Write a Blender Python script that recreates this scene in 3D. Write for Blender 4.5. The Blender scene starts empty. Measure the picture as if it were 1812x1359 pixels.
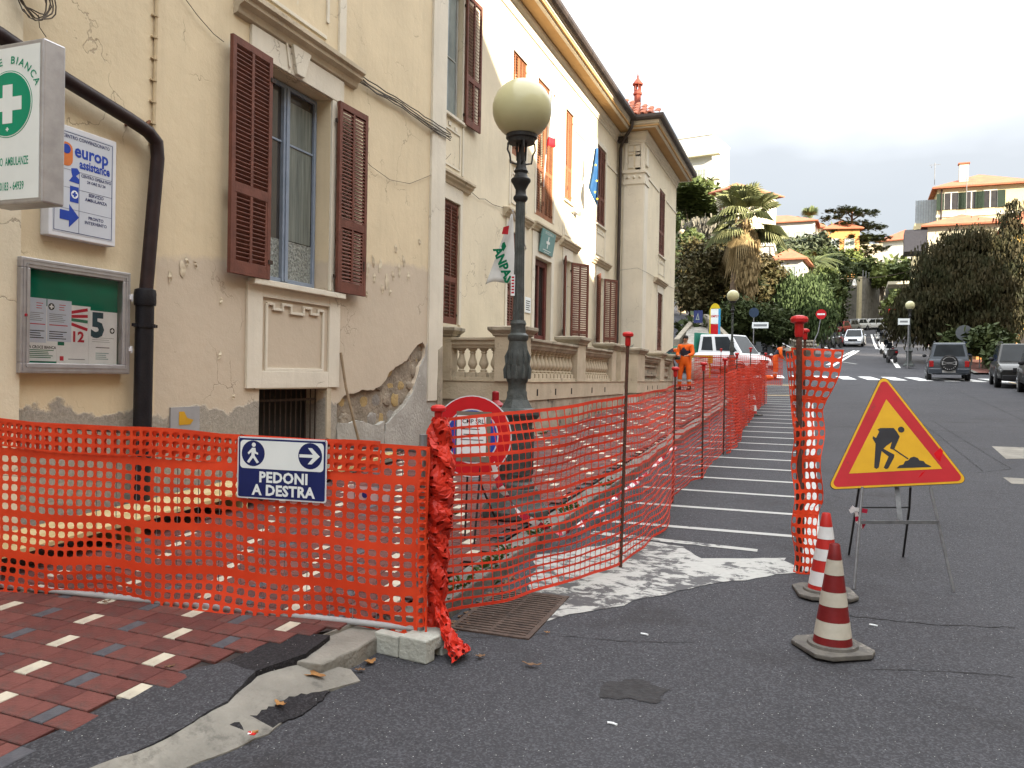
import bpy, bmesh, math, random
from mathutils import Vector, Matrix, noise
from mathutils.geometry import tessellate_polygon
random.seed(7)
R=math.radians
sc=bpy.context.scene; COL=sc.collection
# ------------------------------------------------------------------ camera
F=1420.0; EYE=1.6; ROLL=.018; PITCH=math.atan(15.5/F); YAW=math.atan(526/F)
w0=Vector((-math.sin(YAW),math.cos(YAW),0)); r0=Vector((math.cos(YAW),math.sin(YAW),0)); u0=Vector((0,0,1))
CW=w0*math.cos(PITCH)-u0*math.sin(PITCH); cu=u0*math.cos(PITCH)+w0*math.sin(PITCH)
CR=r0*math.cos(ROLL)+cu*math.sin(ROLL); CU=cu*math.cos(ROLL)-r0*math.sin(ROLL)
CAM=Vector((0,0,EYE))
cd=bpy.data.cameras.new('camera'); cam=bpy.data.objects.new('camera',cd); COL.objects.link(cam)
cam.matrix_world=Matrix(((CR.x,CU.x,-CW.x,0),(CR.y,CU.y,-CW.y,0),(CR.z,CU.z,-CW.z,EYE),(0,0,0,1)))
cd.sensor_width=36; cd.lens=F/1812*36; cd.clip_start=.05; cd.clip_end=3000
sc.camera=cam
# ------------------------------------------------------------------ light
SUN=Vector((.80,-.50,.36)).normalized()
EL=math.asin(SUN.z); AZ=math.atan2(SUN.x,SUN.y)
wd=bpy.data.worlds.new("World"); sc.world=wd; wd.use_nodes=True
nt=wd.node_tree; nt.nodes.clear()
def N(nt,t,**k):
    n=nt.nodes.new(t)
    for a,b in k.items():
        if a.startswith('i_'): n.inputs[a[2:].replace('_',' ')].default_value=b
        else: setattr(n,a,b)
    return n
L=nt.links.new
sky=N(nt,'ShaderNodeTexSky',sky_type='NISHITA',sun_disc=False,sun_elevation=EL,sun_rotation=AZ)
b1=N(nt,'ShaderNodeBackground'); b1.inputs[1].default_value=.05
b2=N(nt,'ShaderNodeBackground'); b2.inputs[1].default_value=.96
tc=N(nt,'ShaderNodeTexCoord'); mp=N(nt,'ShaderNodeMapping'); mp.inputs['Scale'].default_value=(1.,1.,2.2); mp.inputs['Location'].default_value=(.35,.2,.1)
nz=N(nt,'ShaderNodeTexNoise'); nz.inputs['Scale'].default_value=1.5; nz.inputs['Detail'].default_value=5; nz.inputs['Roughness'].default_value=.5
cr=N(nt,'ShaderNodeValToRGB'); cr.color_ramp.elements[0].position=.42; cr.color_ramp.elements[0].color=(.60,.67,.80,1); cr.color_ramp.elements[1].position=.60; cr.color_ramp.elements[1].color=(1.0,.985,.96,1)
mx=N(nt,'ShaderNodeMixShader'); mx.inputs[0].default_value=.90; ow=N(nt,'ShaderNodeOutputWorld')
# overcast sky: grey-blue and dimmer near the horizon, bright towards the zenith, broken by cloud
sx=N(nt,'ShaderNodeSeparateXYZ'); ad1=N(nt,'ShaderNodeMath',operation='MULTIPLY_ADD'); ad1.inputs[1].default_value=.34; ad2=N(nt,'ShaderNodeMath',operation='SUBTRACT'); ad2.inputs[1].default_value=.17
cr.color_ramp.elements[0].position=.02; cr.color_ramp.elements[0].color=(.142,.147,.154,1); cr.color_ramp.elements[1].position=1.0; cr.color_ramp.elements[1].color=(.98,1.0,1.02,1)
for p_,c_ in ((.17,(.126,.133,.141)),(.27,(.152,.158,.165)),(.40,(.36,.37,.38)),(.6,(.73,.75,.765))): e_=cr.color_ramp.elements.new(p_); e_.color=c_+(1,)
L(tc.outputs['Generated'],mp.inputs[0]); L(mp.outputs[0],nz.inputs[0]); L(tc.outputs['Generated'],sx.inputs[0]); L(nz.outputs[0],ad1.inputs[0]); L(sx.outputs[2],ad1.inputs[2]); L(ad1.outputs[0],ad2.inputs[0]); L(ad2.outputs[0],cr.inputs[0]); L(cr.outputs[0],b2.inputs[0])
L(sky.outputs[0],b1.inputs[0]); L(b1.outputs[0],mx.inputs[1]); L(b2.outputs[0],mx.inputs[2]); L(mx.outputs[0],ow.inputs[0])
sl=bpy.data.lights.new('sun','SUN'); sl.energy=3.7; sl.angle=R(.6); sl.color=(1,.88,.70)
so=bpy.data.objects.new('sun',sl); COL.objects.link(so); so.rotation_euler=SUN.to_track_quat('Z','Y').to_euler()
vs=sc.view_settings; vs.view_transform='Standard'; vs.look='None'; vs.gamma=1; vs.use_curve_mapping=False; vs.exposure=2.5
# ------------------------------------------------------------------ measuring helpers: a sight line met with a plane of the place
SL=.042
def ray(x,y): return CW*F+CR*(x-906)-CU*(y-679.5)
def gr(x,y,dz=0):
    d=ray(x,y); return CAM+d*((dz-EYE)/(d.z-SL*d.y))
def wx(x,y,X):
    d=ray(x,y); return CAM+d*(X/d.x)
def wy(x,y,Y):
    d=ray(x,y); return CAM+d*(Y/d.y)
# ------------------------------------------------------------------ materials
MATS={}
def mat(name,c,c2=None,rough=.7,scale=6,bump=0,bscale=None,metal=0,detail=5,lo=.35,hi=.65,emit=0,dirt=None,alpha=None,trans=0,spec=None,coat=0,stretch=None):
    if name in MATS: return MATS[name]
    m=bpy.data.materials.new(name); m.use_nodes=True; t=m.node_tree; b=t.nodes['Principled BSDF']; l=t.links.new
    b.inputs['Roughness'].default_value=rough; b.inputs['Metallic'].default_value=metal
    b.inputs['Specular IOR Level'].default_value=.22 if spec is None else spec
    if coat: b.inputs['Coat Weight'].default_value=coat; b.inputs['Coat Roughness'].default_value=.05
    if trans: b.inputs['Transmission Weight'].default_value=trans
    tcn=N(t,'ShaderNodeTexCoord'); vec=tcn.outputs['Object']
    if stretch:
        mpn=N(t,'ShaderNodeMapping'); mpn.inputs['Scale'].default_value=stretch; l(vec,mpn.inputs[0]); vec=mpn.outputs[0]
    c=tuple(c)+(1,); col=None
    if c2 is None: c2=tuple(min(1,x*.82) for x in c[:3])
    nzn=N(t,'ShaderNodeTexNoise'); nzn.inputs['Scale'].default_value=scale; nzn.inputs['Detail'].default_value=detail; nzn.inputs['Roughness'].default_value=.6; l(vec,nzn.inputs[0])
    r=N(t,'ShaderNodeValToRGB'); e=r.color_ramp.elements; e[0].position=lo; e[0].color=c; e[1].position=hi; e[1].color=tuple(c2)+(1,)
    l(nzn.outputs[0],r.inputs[0]); col=r.outputs[0]
    if dirt:   # (colour, scale, threshold)
        n2=N(t,'ShaderNodeTexNoise'); n2.inputs['Scale'].default_value=dirt[1]; n2.inputs['Detail'].default_value=8; n2.inputs['Roughness'].default_value=.7; l(vec,n2.inputs[0])
        r2=N(t,'ShaderNodeValToRGB'); q=r2.color_ramp.elements; q[0].position=dirt[2]; q[0].color=(0,0,0,1); q[1].position=min(1,dirt[2]+dirt[3]); q[1].color=(1,1,1,1)
        l(n2.outputs[0],r2.inputs[0]); mxn=N(t,'ShaderNodeMixRGB'); l(r2.outputs[0],mxn.inputs[0]); l(col,mxn.inputs[1]); mxn.inputs[2].default_value=tuple(dirt[0])+(1,); col=mxn.outputs[0]
    l(col,b.inputs['Base Color'])
    if emit: l(col,b.inputs['Emission Color']); b.inputs['Emission Strength'].default_value=emit
    if bump:
        n3=N(t,'ShaderNodeTexNoise'); n3.inputs['Scale'].default_value=bscale or scale*6; n3.inputs['Detail'].default_value=6; l(vec,n3.inputs[0])
        bn=N(t,'ShaderNodeBump'); bn.inputs['Strength'].default_value=bump; bn.inputs['Distance'].default_value=.02; l(n3.outputs[0],bn.inputs['Height']); l(bn.outputs[0],b.inputs['Normal'])
    MATS[name]=m; return m
# ------------------------------------------------------------------ mesh builder
class Fr:      # a flat frame: origin, right, up, normal
    def __init__(s,o,r,u): s.o=Vector(o); s.r=Vector(r).normalized(); s.u=Vector(u).normalized(); s.n=s.r.cross(s.u).normalized()
    def p(s,x,y,z=0): return s.o+s.r*x+s.u*y+s.n*z
ZF=Fr((0,0,0),(1,0,0),(0,1,0))
class MB:
    def __init__(s): s.v=[]; s.f=[]; s.m=[]
    def add(s,vs,fs,mi=0):
        k=len(s.v); s.v+=[tuple(p) for p in vs]; s.f+=[tuple(i+k for i in f) for f in fs]; s.m+=[mi]*len(fs); return s
    def fbox(s,fr,x0,x1,y0,y1,z0,z1,mi=0):
        v=[fr.p(x,y,z) for z in (z0,z1) for y in (y0,y1) for x in (x0,x1)]
        return s.add(v,[(0,2,3,1),(4,5,7,6),(0,1,5,4),(2,6,7,3),(0,4,6,2),(1,3,7,5)],mi)
    def box(s,x0,x1,y0,y1,z0,z1,mi=0): return s.fbox(ZF,x0,x1,y0,y1,z0,z1,mi)
    def prism(s,fr,pts,z0,z1,mi=0,holes=()):
        loops=[list(pts)]+[list(h) for h in holes]; flat=[p for l in loops for p in l]; n=len(flat)
        tr=tessellate_polygon([[Vector((p[0],p[1],0)) for p in l] for l in loops])
        v=[fr.p(p[0],p[1],z1) for p in flat]+[fr.p(p[0],p[1],z0) for p in flat]; f=[]
        for a,b,c in tr:
            A,B,Cc=[Vector(flat[i][:2]) for i in (a,b,c)]
            if (B-A).cross(Cc-A)<0: a,b,c=c,b,a
            f.append((a,b,c)); f.append((c+n,b+n,a+n))
        k=0
        for l in loops:
            m=len(l); area=sum(l[i][0]*l[(i+1)%m][1]-l[(i+1)%m][0]*l[i][1] for i in range(m)); outer=(k==0)
            for i in range(m):
                a,b=k+i,k+(i+1)%m
                if (area>0)==outer: f.append((a,a+n,b+n,b))
                else: f.append((b,b+n,a+n,a))
            k+=m
        return s.add(v,f,mi)
    def lathe(s,c,prof,n=16,mi=0,cap=True,axis=None):
        c=Vector(c); q=(axis or Vector((0,0,1))).to_track_quat('Z','Y').to_matrix()
        v=[]; f=[]
        for r,z in prof:
            for i in range(n): a=2*math.pi*i/n; v.append(c+q@Vector((r*math.cos(a),r*math.sin(a),z)))
        for j in range(len(prof)-1):
            for i in range(n): a=j*n+i; b=j*n+(i+1)%n; f.append((a,b,b+n,a+n))
        if cap: f.append(tuple(range(n-1,-1,-1))); k=(len(prof)-1)*n; f.append(tuple(range(k,k+n)))
        return s.add(v,f,mi)
    def tube(s,pts,r,n=8,mi=0,cap=True):
        pts=[Vector(p) for p in pts]; v=[]; f=[]; m=len(pts); rs=r if isinstance(r,(list,tuple)) else [r]*m
        ref=None
        for j,p in enumerate(pts):
            t=(pts[min(j+1,m-1)]-pts[max(j-1,0)]).normalized()
            if ref is None: ref=t.orthogonal().normalized()
            ref=(ref-t*ref.dot(t)).normalized(); b=t.cross(ref)
            for i in range(n): a=2*math.pi*i/n; v.append(p+(ref*math.cos(a)+b*math.sin(a))*rs[j])
        for j in range(m-1):
            for i in range(n): a=j*n+i; b_=j*n+(i+1)%n; f.append((a,b_,b_+n,a+n))
        if cap: f.append(tuple(range(n-1,-1,-1))); k=(m-1)*n; f.append(tuple(range(k,k+n)))
        return s.add(v,f,mi)
    def sphere(s,c,r,n=16,m=10,mi=0,z0=-1,z1=1):
        prof=[]
        for j in range(m+1):
            a=math.asin(z0)+(math.asin(z1)-math.asin(z0))*j/m; prof.append((max(1e-4,math.cos(a)),math.sin(a)))
        rx,ry,rz=(r,r,r) if not isinstance(r,(tuple,list)) else r
        c=Vector(c); v=[];f=[]
        for a,z in prof:
            for i in range(n): t=2*math.pi*i/n; v.append(c+Vector((rx*a*math.cos(t),ry*a*math.sin(t),rz*z)))
        for j in range(m):
            for i in range(n): a=j*n+i; b=j*n+(i+1)%n; f.append((a,b,b+n,a+n))
        return s.add(v,f,mi)
    def sweep(s,path,prof,mi=0,close=False):   # profile (out,up) along a horizontal path with mitred corners; out = right of travel
        P=[Vector(p) for p in path]; m=len(P); k=len(prof); v=[]; f=[]
        for j,p in enumerate(P):
            ds=[]
            if j>0: ds.append((P[j]-P[j-1]).normalized())
            if j<m-1: ds.append((P[j+1]-P[j]).normalized())
            ns=[Vector((d.y,-d.x,0)) for d in ds]; nn=sum(ns,Vector()).normalized(); sc_=1/max(.3,nn.dot(ns[0]))
            for o,h in prof: v.append(p+nn*o*sc_+Vector((0,0,h)))
        for j in range(m-1):
            for i in range(k): a=j*k+i; b=j*k+(i+1)%k; f.append((a,b,b+k,a+k))
        f.append(tuple(range(k-1,-1,-1))); f.append(tuple(range((m-1)*k,m*k)))
        return s.add(v,f,mi)
    def mesh(s,name,mats,off=(0,0,0),smooth=False):
        me=bpy.data.meshes.new(name); o=Vector(off)
        me.from_pydata([Vector(p)-o for p in s.v] if o.length else s.v,[],s.f); 
        mats=mats if isinstance(mats,(list,tuple)) else [mats]
        for m in mats: me.materials.append(m)
        if len(mats)>1: me.polygons.foreach_set('material_index',s.m)
        if smooth: me.polygons.foreach_set('use_smooth',[True]*len(s.f))
        me.validate(); me.update(); return me
def fixn(me):
    bm=bmesh.new(); bm.from_mesh(me); bmesh.ops.recalc_face_normals(bm,faces=bm.faces); bm.to_mesh(me); bm.free()
def obj(name,mb,mats,parent=None,off=(0,0,0),smooth=False,bev=0,kind=None,label=None,angle=None,fix=True):
    me=mb.mesh(name,mats,off,smooth) if isinstance(mb,MB) else mb
    if fix and isinstance(mb,MB) and len(mb.f)<30000: fixn(me)
    o=bpy.data.objects.new(name,me); COL.objects.link(o)
    if parent: o.parent=parent
    if bev:
        md=o.modifiers.new('bevel','BEVEL'); md.width=bev; md.segments=2; md.limit_method='ANGLE'; md.angle_limit=R(40)
    if smooth and angle is None:
        try: me.set_sharp_from_angle(angle=R(38))
        except Exception: pass
    if kind: o['kind']=kind
    if label: o['label']=label
    return o
class T:     # a thing: an Empty at its base that parents its parts (parts given in world coordinates)
    def __init__(s,name,label,cat,loc=(0,0,0),group=None,rz=0):
        o=bpy.data.objects.new(name,None); COL.objects.link(o); o.empty_display_size=.2
        o.location=loc; o.rotation_euler=(0,0,rz); o['label']=label; o['category']=cat
        if group: o['group']=group
        s.o=o; s.loc=Vector(loc) if rz==0 else Vector((0,0,0)); s.off={o.name:s.loc}
    def part(s,name,mb,mats,parent=None,**k):
        return obj(name,mb,mats,parent or s.o,s.loc,**k)
def tag(o,label,cat,group=None):
    o['label']=label; o['category']=cat
    if group: o['group']=group
    return o
def copy_tree(o,parent=None):
    c=o.copy(); COL.objects.link(c)
    if parent: c.parent=parent
    for ch in list(o.children): copy_tree(ch,c)
    return c
def struct(name,mb,m,**k): return obj(name,mb,m,kind='structure',**k)
def textmb(s,fr,size,mb=None,mi=0,bold=0,z=.002,th=.001,ax='CENTER',sx=1,ay='CENTER',shear=0,spacing=1,arc=None):
    cu=bpy.data.curves.new('t','FONT'); cu.body=s; cu.size=size; cu.align_x=ax; cu.align_y=ay; cu.offset=bold; cu.resolution_u=2; cu.shear=shear; cu.space_character=spacing
    ob=bpy.data.objects.new('t',cu); COL.objects.link(ob); bpy.context.view_layer.update()
    dg=bpy.context.evaluated_depsgraph_get(); me=bpy.data.meshes.new_from_object(ob.evaluated_get(dg))
    mb=mb or MB()
    def pt(x,y):
        if arc:   # bend along circle radius arc
            a=x*sx/arc; return ((arc+y)*math.sin(a),(arc+y)*math.cos(a))
        return (x*sx,y)
    v=[fr.p(*pt(p.co.x,p.co.y),z) for p in me.vertices]
    mb.add(v,[tuple(p.vertices) for p in me.polygons],mi)
    bpy.data.objects.remove(ob); bpy.data.meshes.remove(me); bpy.data.curves.remove(cu)
    return mb
def disc(fr,cx,cy,r,n=28): return [(cx+r*math.cos(2*math.pi*i/n),cy+r*math.sin(2*math.pi*i/n)) for i in range(n)]
def rrect(x0,x1,y0,y1,r,k=4):
    pts=[]
    for cx,cy,a0 in ((x1-r,y1-r,0),(x0+r,y1-r,90),(x0+r,y0+r,180),(x1-r,y0+r,270)):
        for i in range(k+1): a=R(a0+90*i/k); pts.append((cx+r*math.cos(a),cy+r*math.sin(a)))
    return pts
def jit(a): return random.uniform(-a,a)
# ================================================================== node-built surfaces
def nodemat(name,rough=.8):
    m=bpy.data.materials.new(name); m.use_nodes=True; t=m.node_tree; b=t.nodes['Principled BSDF']; b.inputs['Roughness'].default_value=rough
    MATS[name]=m; return m,t,b,t.links.new
def mth(t,op,a,b=None,clamp=False):
    n=t.nodes.new('ShaderNodeMath'); n.operation=op; n.use_clamp=clamp
    for i,x in enumerate((a,b)):
        if x is None: continue
        if isinstance(x,(int,float)): n.inputs[i].default_value=x
        else: t.links.new(x,n.inputs[i])
    return n.outputs[0]
def noi(t,vec,scale,detail=5,rough=.6,dist=0):
    n=t.nodes.new('ShaderNodeTexNoise'); n.inputs['Scale'].default_value=scale; n.inputs['Detail'].default_value=detail; n.inputs['Roughness'].default_value=rough; n.inputs['Distortion'].default_value=dist
    t.links.new(vec,n.inputs[0]); return n.outputs[0]
def mapr(t,x,a,b,c=0,d=1):
    n=t.nodes.new('ShaderNodeMapRange'); n.inputs[1].default_value=a; n.inputs[2].default_value=b; n.inputs[3].default_value=c; n.inputs[4].default_value=d; t.links.new(x,n.inputs[0]); return n.outputs[0]
def mixc(t,f,a,b):
    n=t.nodes.new('ShaderNodeMixRGB')
    for i,x in enumerate((f,a,b)):
        if isinstance(x,(int,float)): n.inputs[i].default_value=x
        elif isinstance(x,tuple): n.inputs[i].default_value=x+(1,)
        else: t.links.new(x,n.inputs[i])
    return n.outputs[0]
def bumpn(t,b,h,strength=.3,dist=.02):
    n=t.nodes.new('ShaderNodeBump'); n.inputs['Strength'].default_value=strength; n.inputs['Distance'].default_value=dist; t.links.new(h,n.inputs['Height']); t.links.new(n.outputs[0],b.inputs['Normal'])
def pos(t):
    g=t.nodes.new('ShaderNodeNewGeometry'); s=t.nodes.new('ShaderNodeSeparateXYZ'); t.links.new(g.outputs['Position'],s.inputs[0]); return g.outputs['Position'],s.outputs
def scaled(t,v,s):
    n=t.nodes.new('ShaderNodeMapping'); n.inputs['Scale'].default_value=s; t.links.new(v,n.inputs[0]); return n.outputs[0]
def make_asphalt(name,base,base2,crackw=1):
    m,t,b,l=nodemat(name,.85); P,s=pos(t)
    big=noi(t,P,.35,6,.6); fine=noi(t,P,55,3,.7); med=noi(t,P,3.2,6,.65)
    c=mixc(t,mapr(t,big,.35,.65),base,base2); c=mixc(t,mapr(t,med,.45,.75,0,.55),c,tuple(x*.7 for x in base))
    v=t.nodes.new('ShaderNodeTexVoronoi'); v.inputs['Scale'].default_value=130; l(P,v.inputs[0])
    sp=t.nodes.new('ShaderNodeSeparateXYZ'); l(v.outputs['Color'],sp.inputs[0])
    c=mixc(t,mapr(t,sp.outputs[0],.4,1.,0,.55),c,tuple(x*2.3 for x in base)); 
    fl=mth(t,'MULTIPLY',mapr(t,sp.outputs[1],.985,.99),mapr(t,v.outputs['Distance'],.35,.2)); c=mixc(t,fl,c,(.45,.45,.43))
    c=mixc(t,mapr(t,fine,.5,.8,0,.5),c,tuple(x*.45 for x in base))
    # cracks
    dn=t.nodes.new('ShaderNodeTexNoise'); dn.inputs['Scale'].default_value=1.6; dn.inputs['Detail'].default_value=6; l(P,dn.inputs[0])
    ad=t.nodes.new('ShaderNodeVectorMath'); ad.operation='MULTIPLY_ADD'; l(dn.outputs['Color'],ad.inputs[0]); ad.inputs[1].default_value=(1.1,1.1,0); l(P,ad.inputs[2])
    cv=t.nodes.new('ShaderNodeTexVoronoi'); cv.feature='DISTANCE_TO_EDGE'; cv.inputs['Scale'].default_value=.42; l(ad.outputs[0],cv.inputs[0])
    ck=mth(t,'MULTIPLY',mapr(t,cv.outputs['Distance'],.004,.0015),mapr(t,noi(t,P,.5,2),.47,.55)); ck=mth(t,'MULTIPLY',ck,crackw)
    c=mixc(t,ck,c,(.012,.012,.012))
    # oil stains
    st=mapr(t,noi(t,scaled(t,P,(1,1.6,1)),.9,7,.62),.56,.72,0,.6); c=mixc(t,st,c,(.022,.02,.02))
    l(c,b.inputs['Base Color']); b.inputs['Specular IOR Level'].default_value=.3
    h=mth(t,'SUBTRACT',mth(t,'ADD',fine,sp.outputs[0]),mth(t,'MULTIPLY',ck,3)); bumpn(t,b,h,.5,.006); b.inputs['Specular IOR Level'].default_value=.14; return m
ASPH=make_asphalt('asphalt',(.046,.046,.051),(.033,.033,.037),0)
ASPD=make_asphalt('asphalt_patch',(.022,.021,.023),(.016,.015,.017),0)
def worn(name,paint,amt,under=(.046,.045,.048),sc_=9):
    m,t,b,l=nodemat(name,.7); P,s=pos(t)
    a=noi(t,scaled(t,P,(1,1.5,1)),sc_,8,.75,.4); a2=noi(t,P,1.3,4,.6); k=mth(t,'ADD',a,mth(t,'MULTIPLY',a2,.6))
    f=mapr(t,k,amt,amt+.06); c=mixc(t,mapr(t,noi(t,P,30,3),.3,.7,0,.35),paint,tuple(x*.6 for x in paint)); c=mixc(t,f,c,under); l(c,b.inputs['Base Color']); bumpn(t,b,noi(t,P,60,3),.3,.005); return m
PAINT=worn('worn_white_paint',(.34,.34,.325),.93); PAINTB=worn('badly_worn_white_paint',(.34,.34,.32),.80,sc_=7); YPAINT=worn('worn_yellow_paint',(.45,.30,.08),.86)
PAINTC=worn('fresh_white_paint',(.60,.60,.59),1.05)
def make_plaster(name,base,patch,zones=True):
    m,t,b,l=nodemat(name,.85); P,s=pos(t); y,z=s[1],s[2]
    n1=noi(t,P,1.1,6,.6); n2=noi(t,P,7,6,.65); nf=noi(t,P,45,4,.7)
    c=mixc(t,mapr(t,n1,.35,.7),base,tuple(x*.86 for x in base)); c=mixc(t,mapr(t,noi(t,scaled(t,P,(3,3,.25)),3,5),.5,.8,0,.35),c,tuple(x*.72 for x in base))
    zz=mth(t,'ADD',z,mth(t,'MULTIPLY',mth(t,'SUBTRACT',n2,.5),.16))
    if zones:
        lim=mth(t,'MULTIPLY',mth(t,'SUBTRACT',y,5.45),.12); lim=mth(t,'MINIMUM',lim,.56); lim=mth(t,'ADD',lim,2.57)
        mk=mth(t,'MULTIPLY',mapr(t,mth(t,'SUBTRACT',lim,zz),-.03,.03),mapr(t,y,5.40,5.44)); c=mixc(t,mk,c,mixc(t,mapr(t,n1,.3,.7),patch,tuple(x*.9 for x in patch)))
        low=mth(t,'ADD',z,mth(t,'MULTIPLY',mth(t,'SUBTRACT',noi(t,P,2.6,7,.6),.5),.5)); lk=mapr(t,low,1.27,1.24)
        g=mixc(t,mapr(t,nf,.3,.7),(.36,.33,.28),(.22,.20,.17)); c=mixc(t,lk,c,g)
        fk=mapr(t,noi(t,scaled(t,P,(1.6,1.6,.8)),2.6,7,.72),.67,.685,0,.75); c=mixc(t,fk,c,(.60,.55,.45))
    else: lk=mth(t,'MULTIPLY',n1,0)
    sk=mapr(t,noi(t,P,5.5,8,.75),.70,.74,0,.45); c=mixc(t,sk,c,(.33,.27,.2))
    # hairline cracks and paint lifting off
    dn=t.nodes.new('ShaderNodeTexNoise'); dn.inputs['Scale'].default_value=2.4; dn.inputs['Detail'].default_value=7; l(P,dn.inputs[0])
    ad=t.nodes.new('ShaderNodeVectorMath'); ad.operation='MULTIPLY_ADD'; l(dn.outputs['Color'],ad.inputs[0]); ad.inputs[1].default_value=(.9,.9,.9); l(P,ad.inputs[2])
    cv=t.nodes.new('ShaderNodeTexVoronoi'); cv.feature='DISTANCE_TO_EDGE'; cv.inputs['Scale'].default_value=.8; l(ad.outputs[0],cv.inputs[0])
    ck=mth(t,'MULTIPLY',mapr(t,cv.outputs['Distance'],.006,.002),mapr(t,noi(t,P,.9,3),.50,.58)); c=mixc(t,mth(t,'MULTIPLY',ck,.55),c,(.18,.14,.10))
    l(c,b.inputs['Base Color']); h=mth(t,'ADD',mth(t,'MULTIPLY',n2,1.2),mth(t,'MULTIPLY',nf,mth(t,'ADD',mth(t,'MULTIPLY',lk,2.5),.25))); h=mth(t,'SUBTRACT',h,ck); bumpn(t,b,h,.35,.02); return m
PLAS=make_plaster('ochre_plaster',(.63,.525,.355),(.51,.43,.33)); PLASB=make_plaster('cream_plaster',(.65,.575,.43),(.46,.38,.29),False)
TRIM=make_plaster('pale_trim_plaster',(.64,.59,.49),(.46,.38,.29),False)
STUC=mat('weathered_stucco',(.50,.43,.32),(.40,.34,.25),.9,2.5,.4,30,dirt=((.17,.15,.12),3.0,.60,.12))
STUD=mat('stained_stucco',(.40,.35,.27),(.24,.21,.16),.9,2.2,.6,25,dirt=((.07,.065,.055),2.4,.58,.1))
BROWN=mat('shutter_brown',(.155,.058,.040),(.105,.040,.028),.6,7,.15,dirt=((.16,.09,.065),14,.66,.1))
BROWNL=mat('shutter_brown_sunlit',(.27,.11,.05),(.20,.08,.04),.6,7,.15)  # BROWNL: lighter copy for shutters in the sun patch, sunlight put into the colour
OCHRE=mat('ochre_soffit',(.46,.29,.13),(.40,.25,.11),.85,2)
GUT=mat('dark_copper_gutter',(.06,.045,.038),(.035,.028,.025),.5,4,.1)
PIPE=mat('dark_brown_pipe',(.030,.018,.018),(.018,.011,.012),.42,8,.1)
BLACKP=mat('black_pipe_paint',(.010,.010,.013),(.016,.015,.018),.4,10,.2)
GLASSD=mat('dark_window_glass',(.028,.026,.026),(.045,.042,.04),.06,1.5,spec=.6)
BLUEF=mat('blue_grey_window_paint',(.22,.26,.33),(.18,.22,.28),.5,8,.1)
ROOFT=mat('terracotta_tiles',(.42,.14,.07),(.30,.10,.06),.85,3,.4,20,dirt=((.12,.09,.06),4,.58,.1))
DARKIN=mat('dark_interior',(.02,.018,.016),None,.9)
WHITEP=mat('white_paint',(.66,.66,.64),(.58,.58,.56),.5,5)
RUB=mat('rubble_stone',(.30,.25,.19),(.18,.15,.115),.95,5,1.0,28,dirt=((.40,.27,.10),3,.62,.08)); CEM=mat('light_cement',(.40,.385,.35),(.30,.285,.255),.9,3,.6,25,dirt=((.50,.49,.46),6,.6,.1))
# ================================================================== ground
def Pf(y):
    if y<45: return SL*y
    if y<76: return 1.89+(y-45)*(4.6-1.89)/31
    if y<110: return 4.6+(y-76)*3.5/34
    return 8.1+(y-110)*.04
def h(x,y):
    z=Pf(y)
    if y>48:
        k=min(1,(y-48)/20); k=k*k*(3-2*k); xl=max(0,-1.1-x); z+=.27*k*min(xl,45)
        if y>113: z+=.30*(min(y,230)-113)*(1-.62*max(0,min(1,(x+22)/14)))
    return z
def grid(xs,ys,dz,fn=h):
    mb=MB(); n=len(xs); mb.add([(x,y,fn(x,y)+dz) for y in ys for x in xs],[(j*n+i,j*n+i+1,(j+1)*n+i+1,(j+1)*n+i) for j in range(len(ys)-1) for i in range(n-1)]); return mb
def rng(a,b,st): 
    n=max(1,round((b-a)/st)); return [a+(b-a)*i/n for i in range(n+1)]
EARTH=mat('hill_earth',(.10,.09,.05),(.05,.055,.03),.95,.3,.5,4)
xs=rng(-160,-40,12)+rng(-36,30,3)+rng(40,160,12); ys=rng(-60,40,20)+[45]+rng(46,118,2)+rng(124,320,14)
struct('terrain',grid(xs,ys,-.14),EARTH)
def strip(left,right,dz,st=2.0):   # road ribbon between two polylines of (x,y) of equal length
    mb=MB(); v=[]; rows=[]
    for k in range(len(left)-1):
        n=max(1,int((Vector(left[k+1])-Vector(left[k])).length/st))
        for i in range(n+(k==len(left)-2)):
            a=Vector(left[k]).lerp(Vector(left[k+1]),i/n); b=Vector(right[k]).lerp(Vector(right[k+1]),i/n); rows.append((a,b))
    q=9
    for a,b in rows:
        for i in range(q): p=a.lerp(b,i/(q-1)); v.append((p.x,p.y,h(p.x,p.y)+dz))
    mb.add(v,[(j*q+i,j*q+i+1,(j+1)*q+i+1,(j+1)*q+i) for j in range(len(rows)-1) for i in range(q-1)]); return mb
road=grid([-30,-20,-12,-1.1,0,4,8,14,22,30],[-25,0,20,45]+rng(46,75,2),0); struct('road',road,ASPH)
struct('far_road',strip([(-1.1,75),(2.2,92),(4.6,110),(6,118)],[(10.5,75),(12,92),(14.5,110),(17,118)],.012),ASPH)
struct('side_road',strip([(-1.0,75.0),(-4,82),(-9,92),(-20,104)],[(-9,68),(-12,76),(-16,84),(-26,94)],.015),ASPH)
def flat(pts,dz,name,m,kind='structure'):   # painted marking or patch lying on the street
    mb=MB(); tr=tessellate_polygon([[Vector((p[0],p[1],0)) for p in pts]]); f=[]
    for a,b,c in tr:
        A,B,Cc=[Vector(pts[i]) for i in (a,b,c)]
        f.append((a,b,c) if (B-A).cross(Cc-A)>0 else (c,b,a))
    mb.add([(p[0],p[1],h(*p[:2])+dz) for p in pts],f); return obj(name,mb,m,kind=kind,fix=False)
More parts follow.
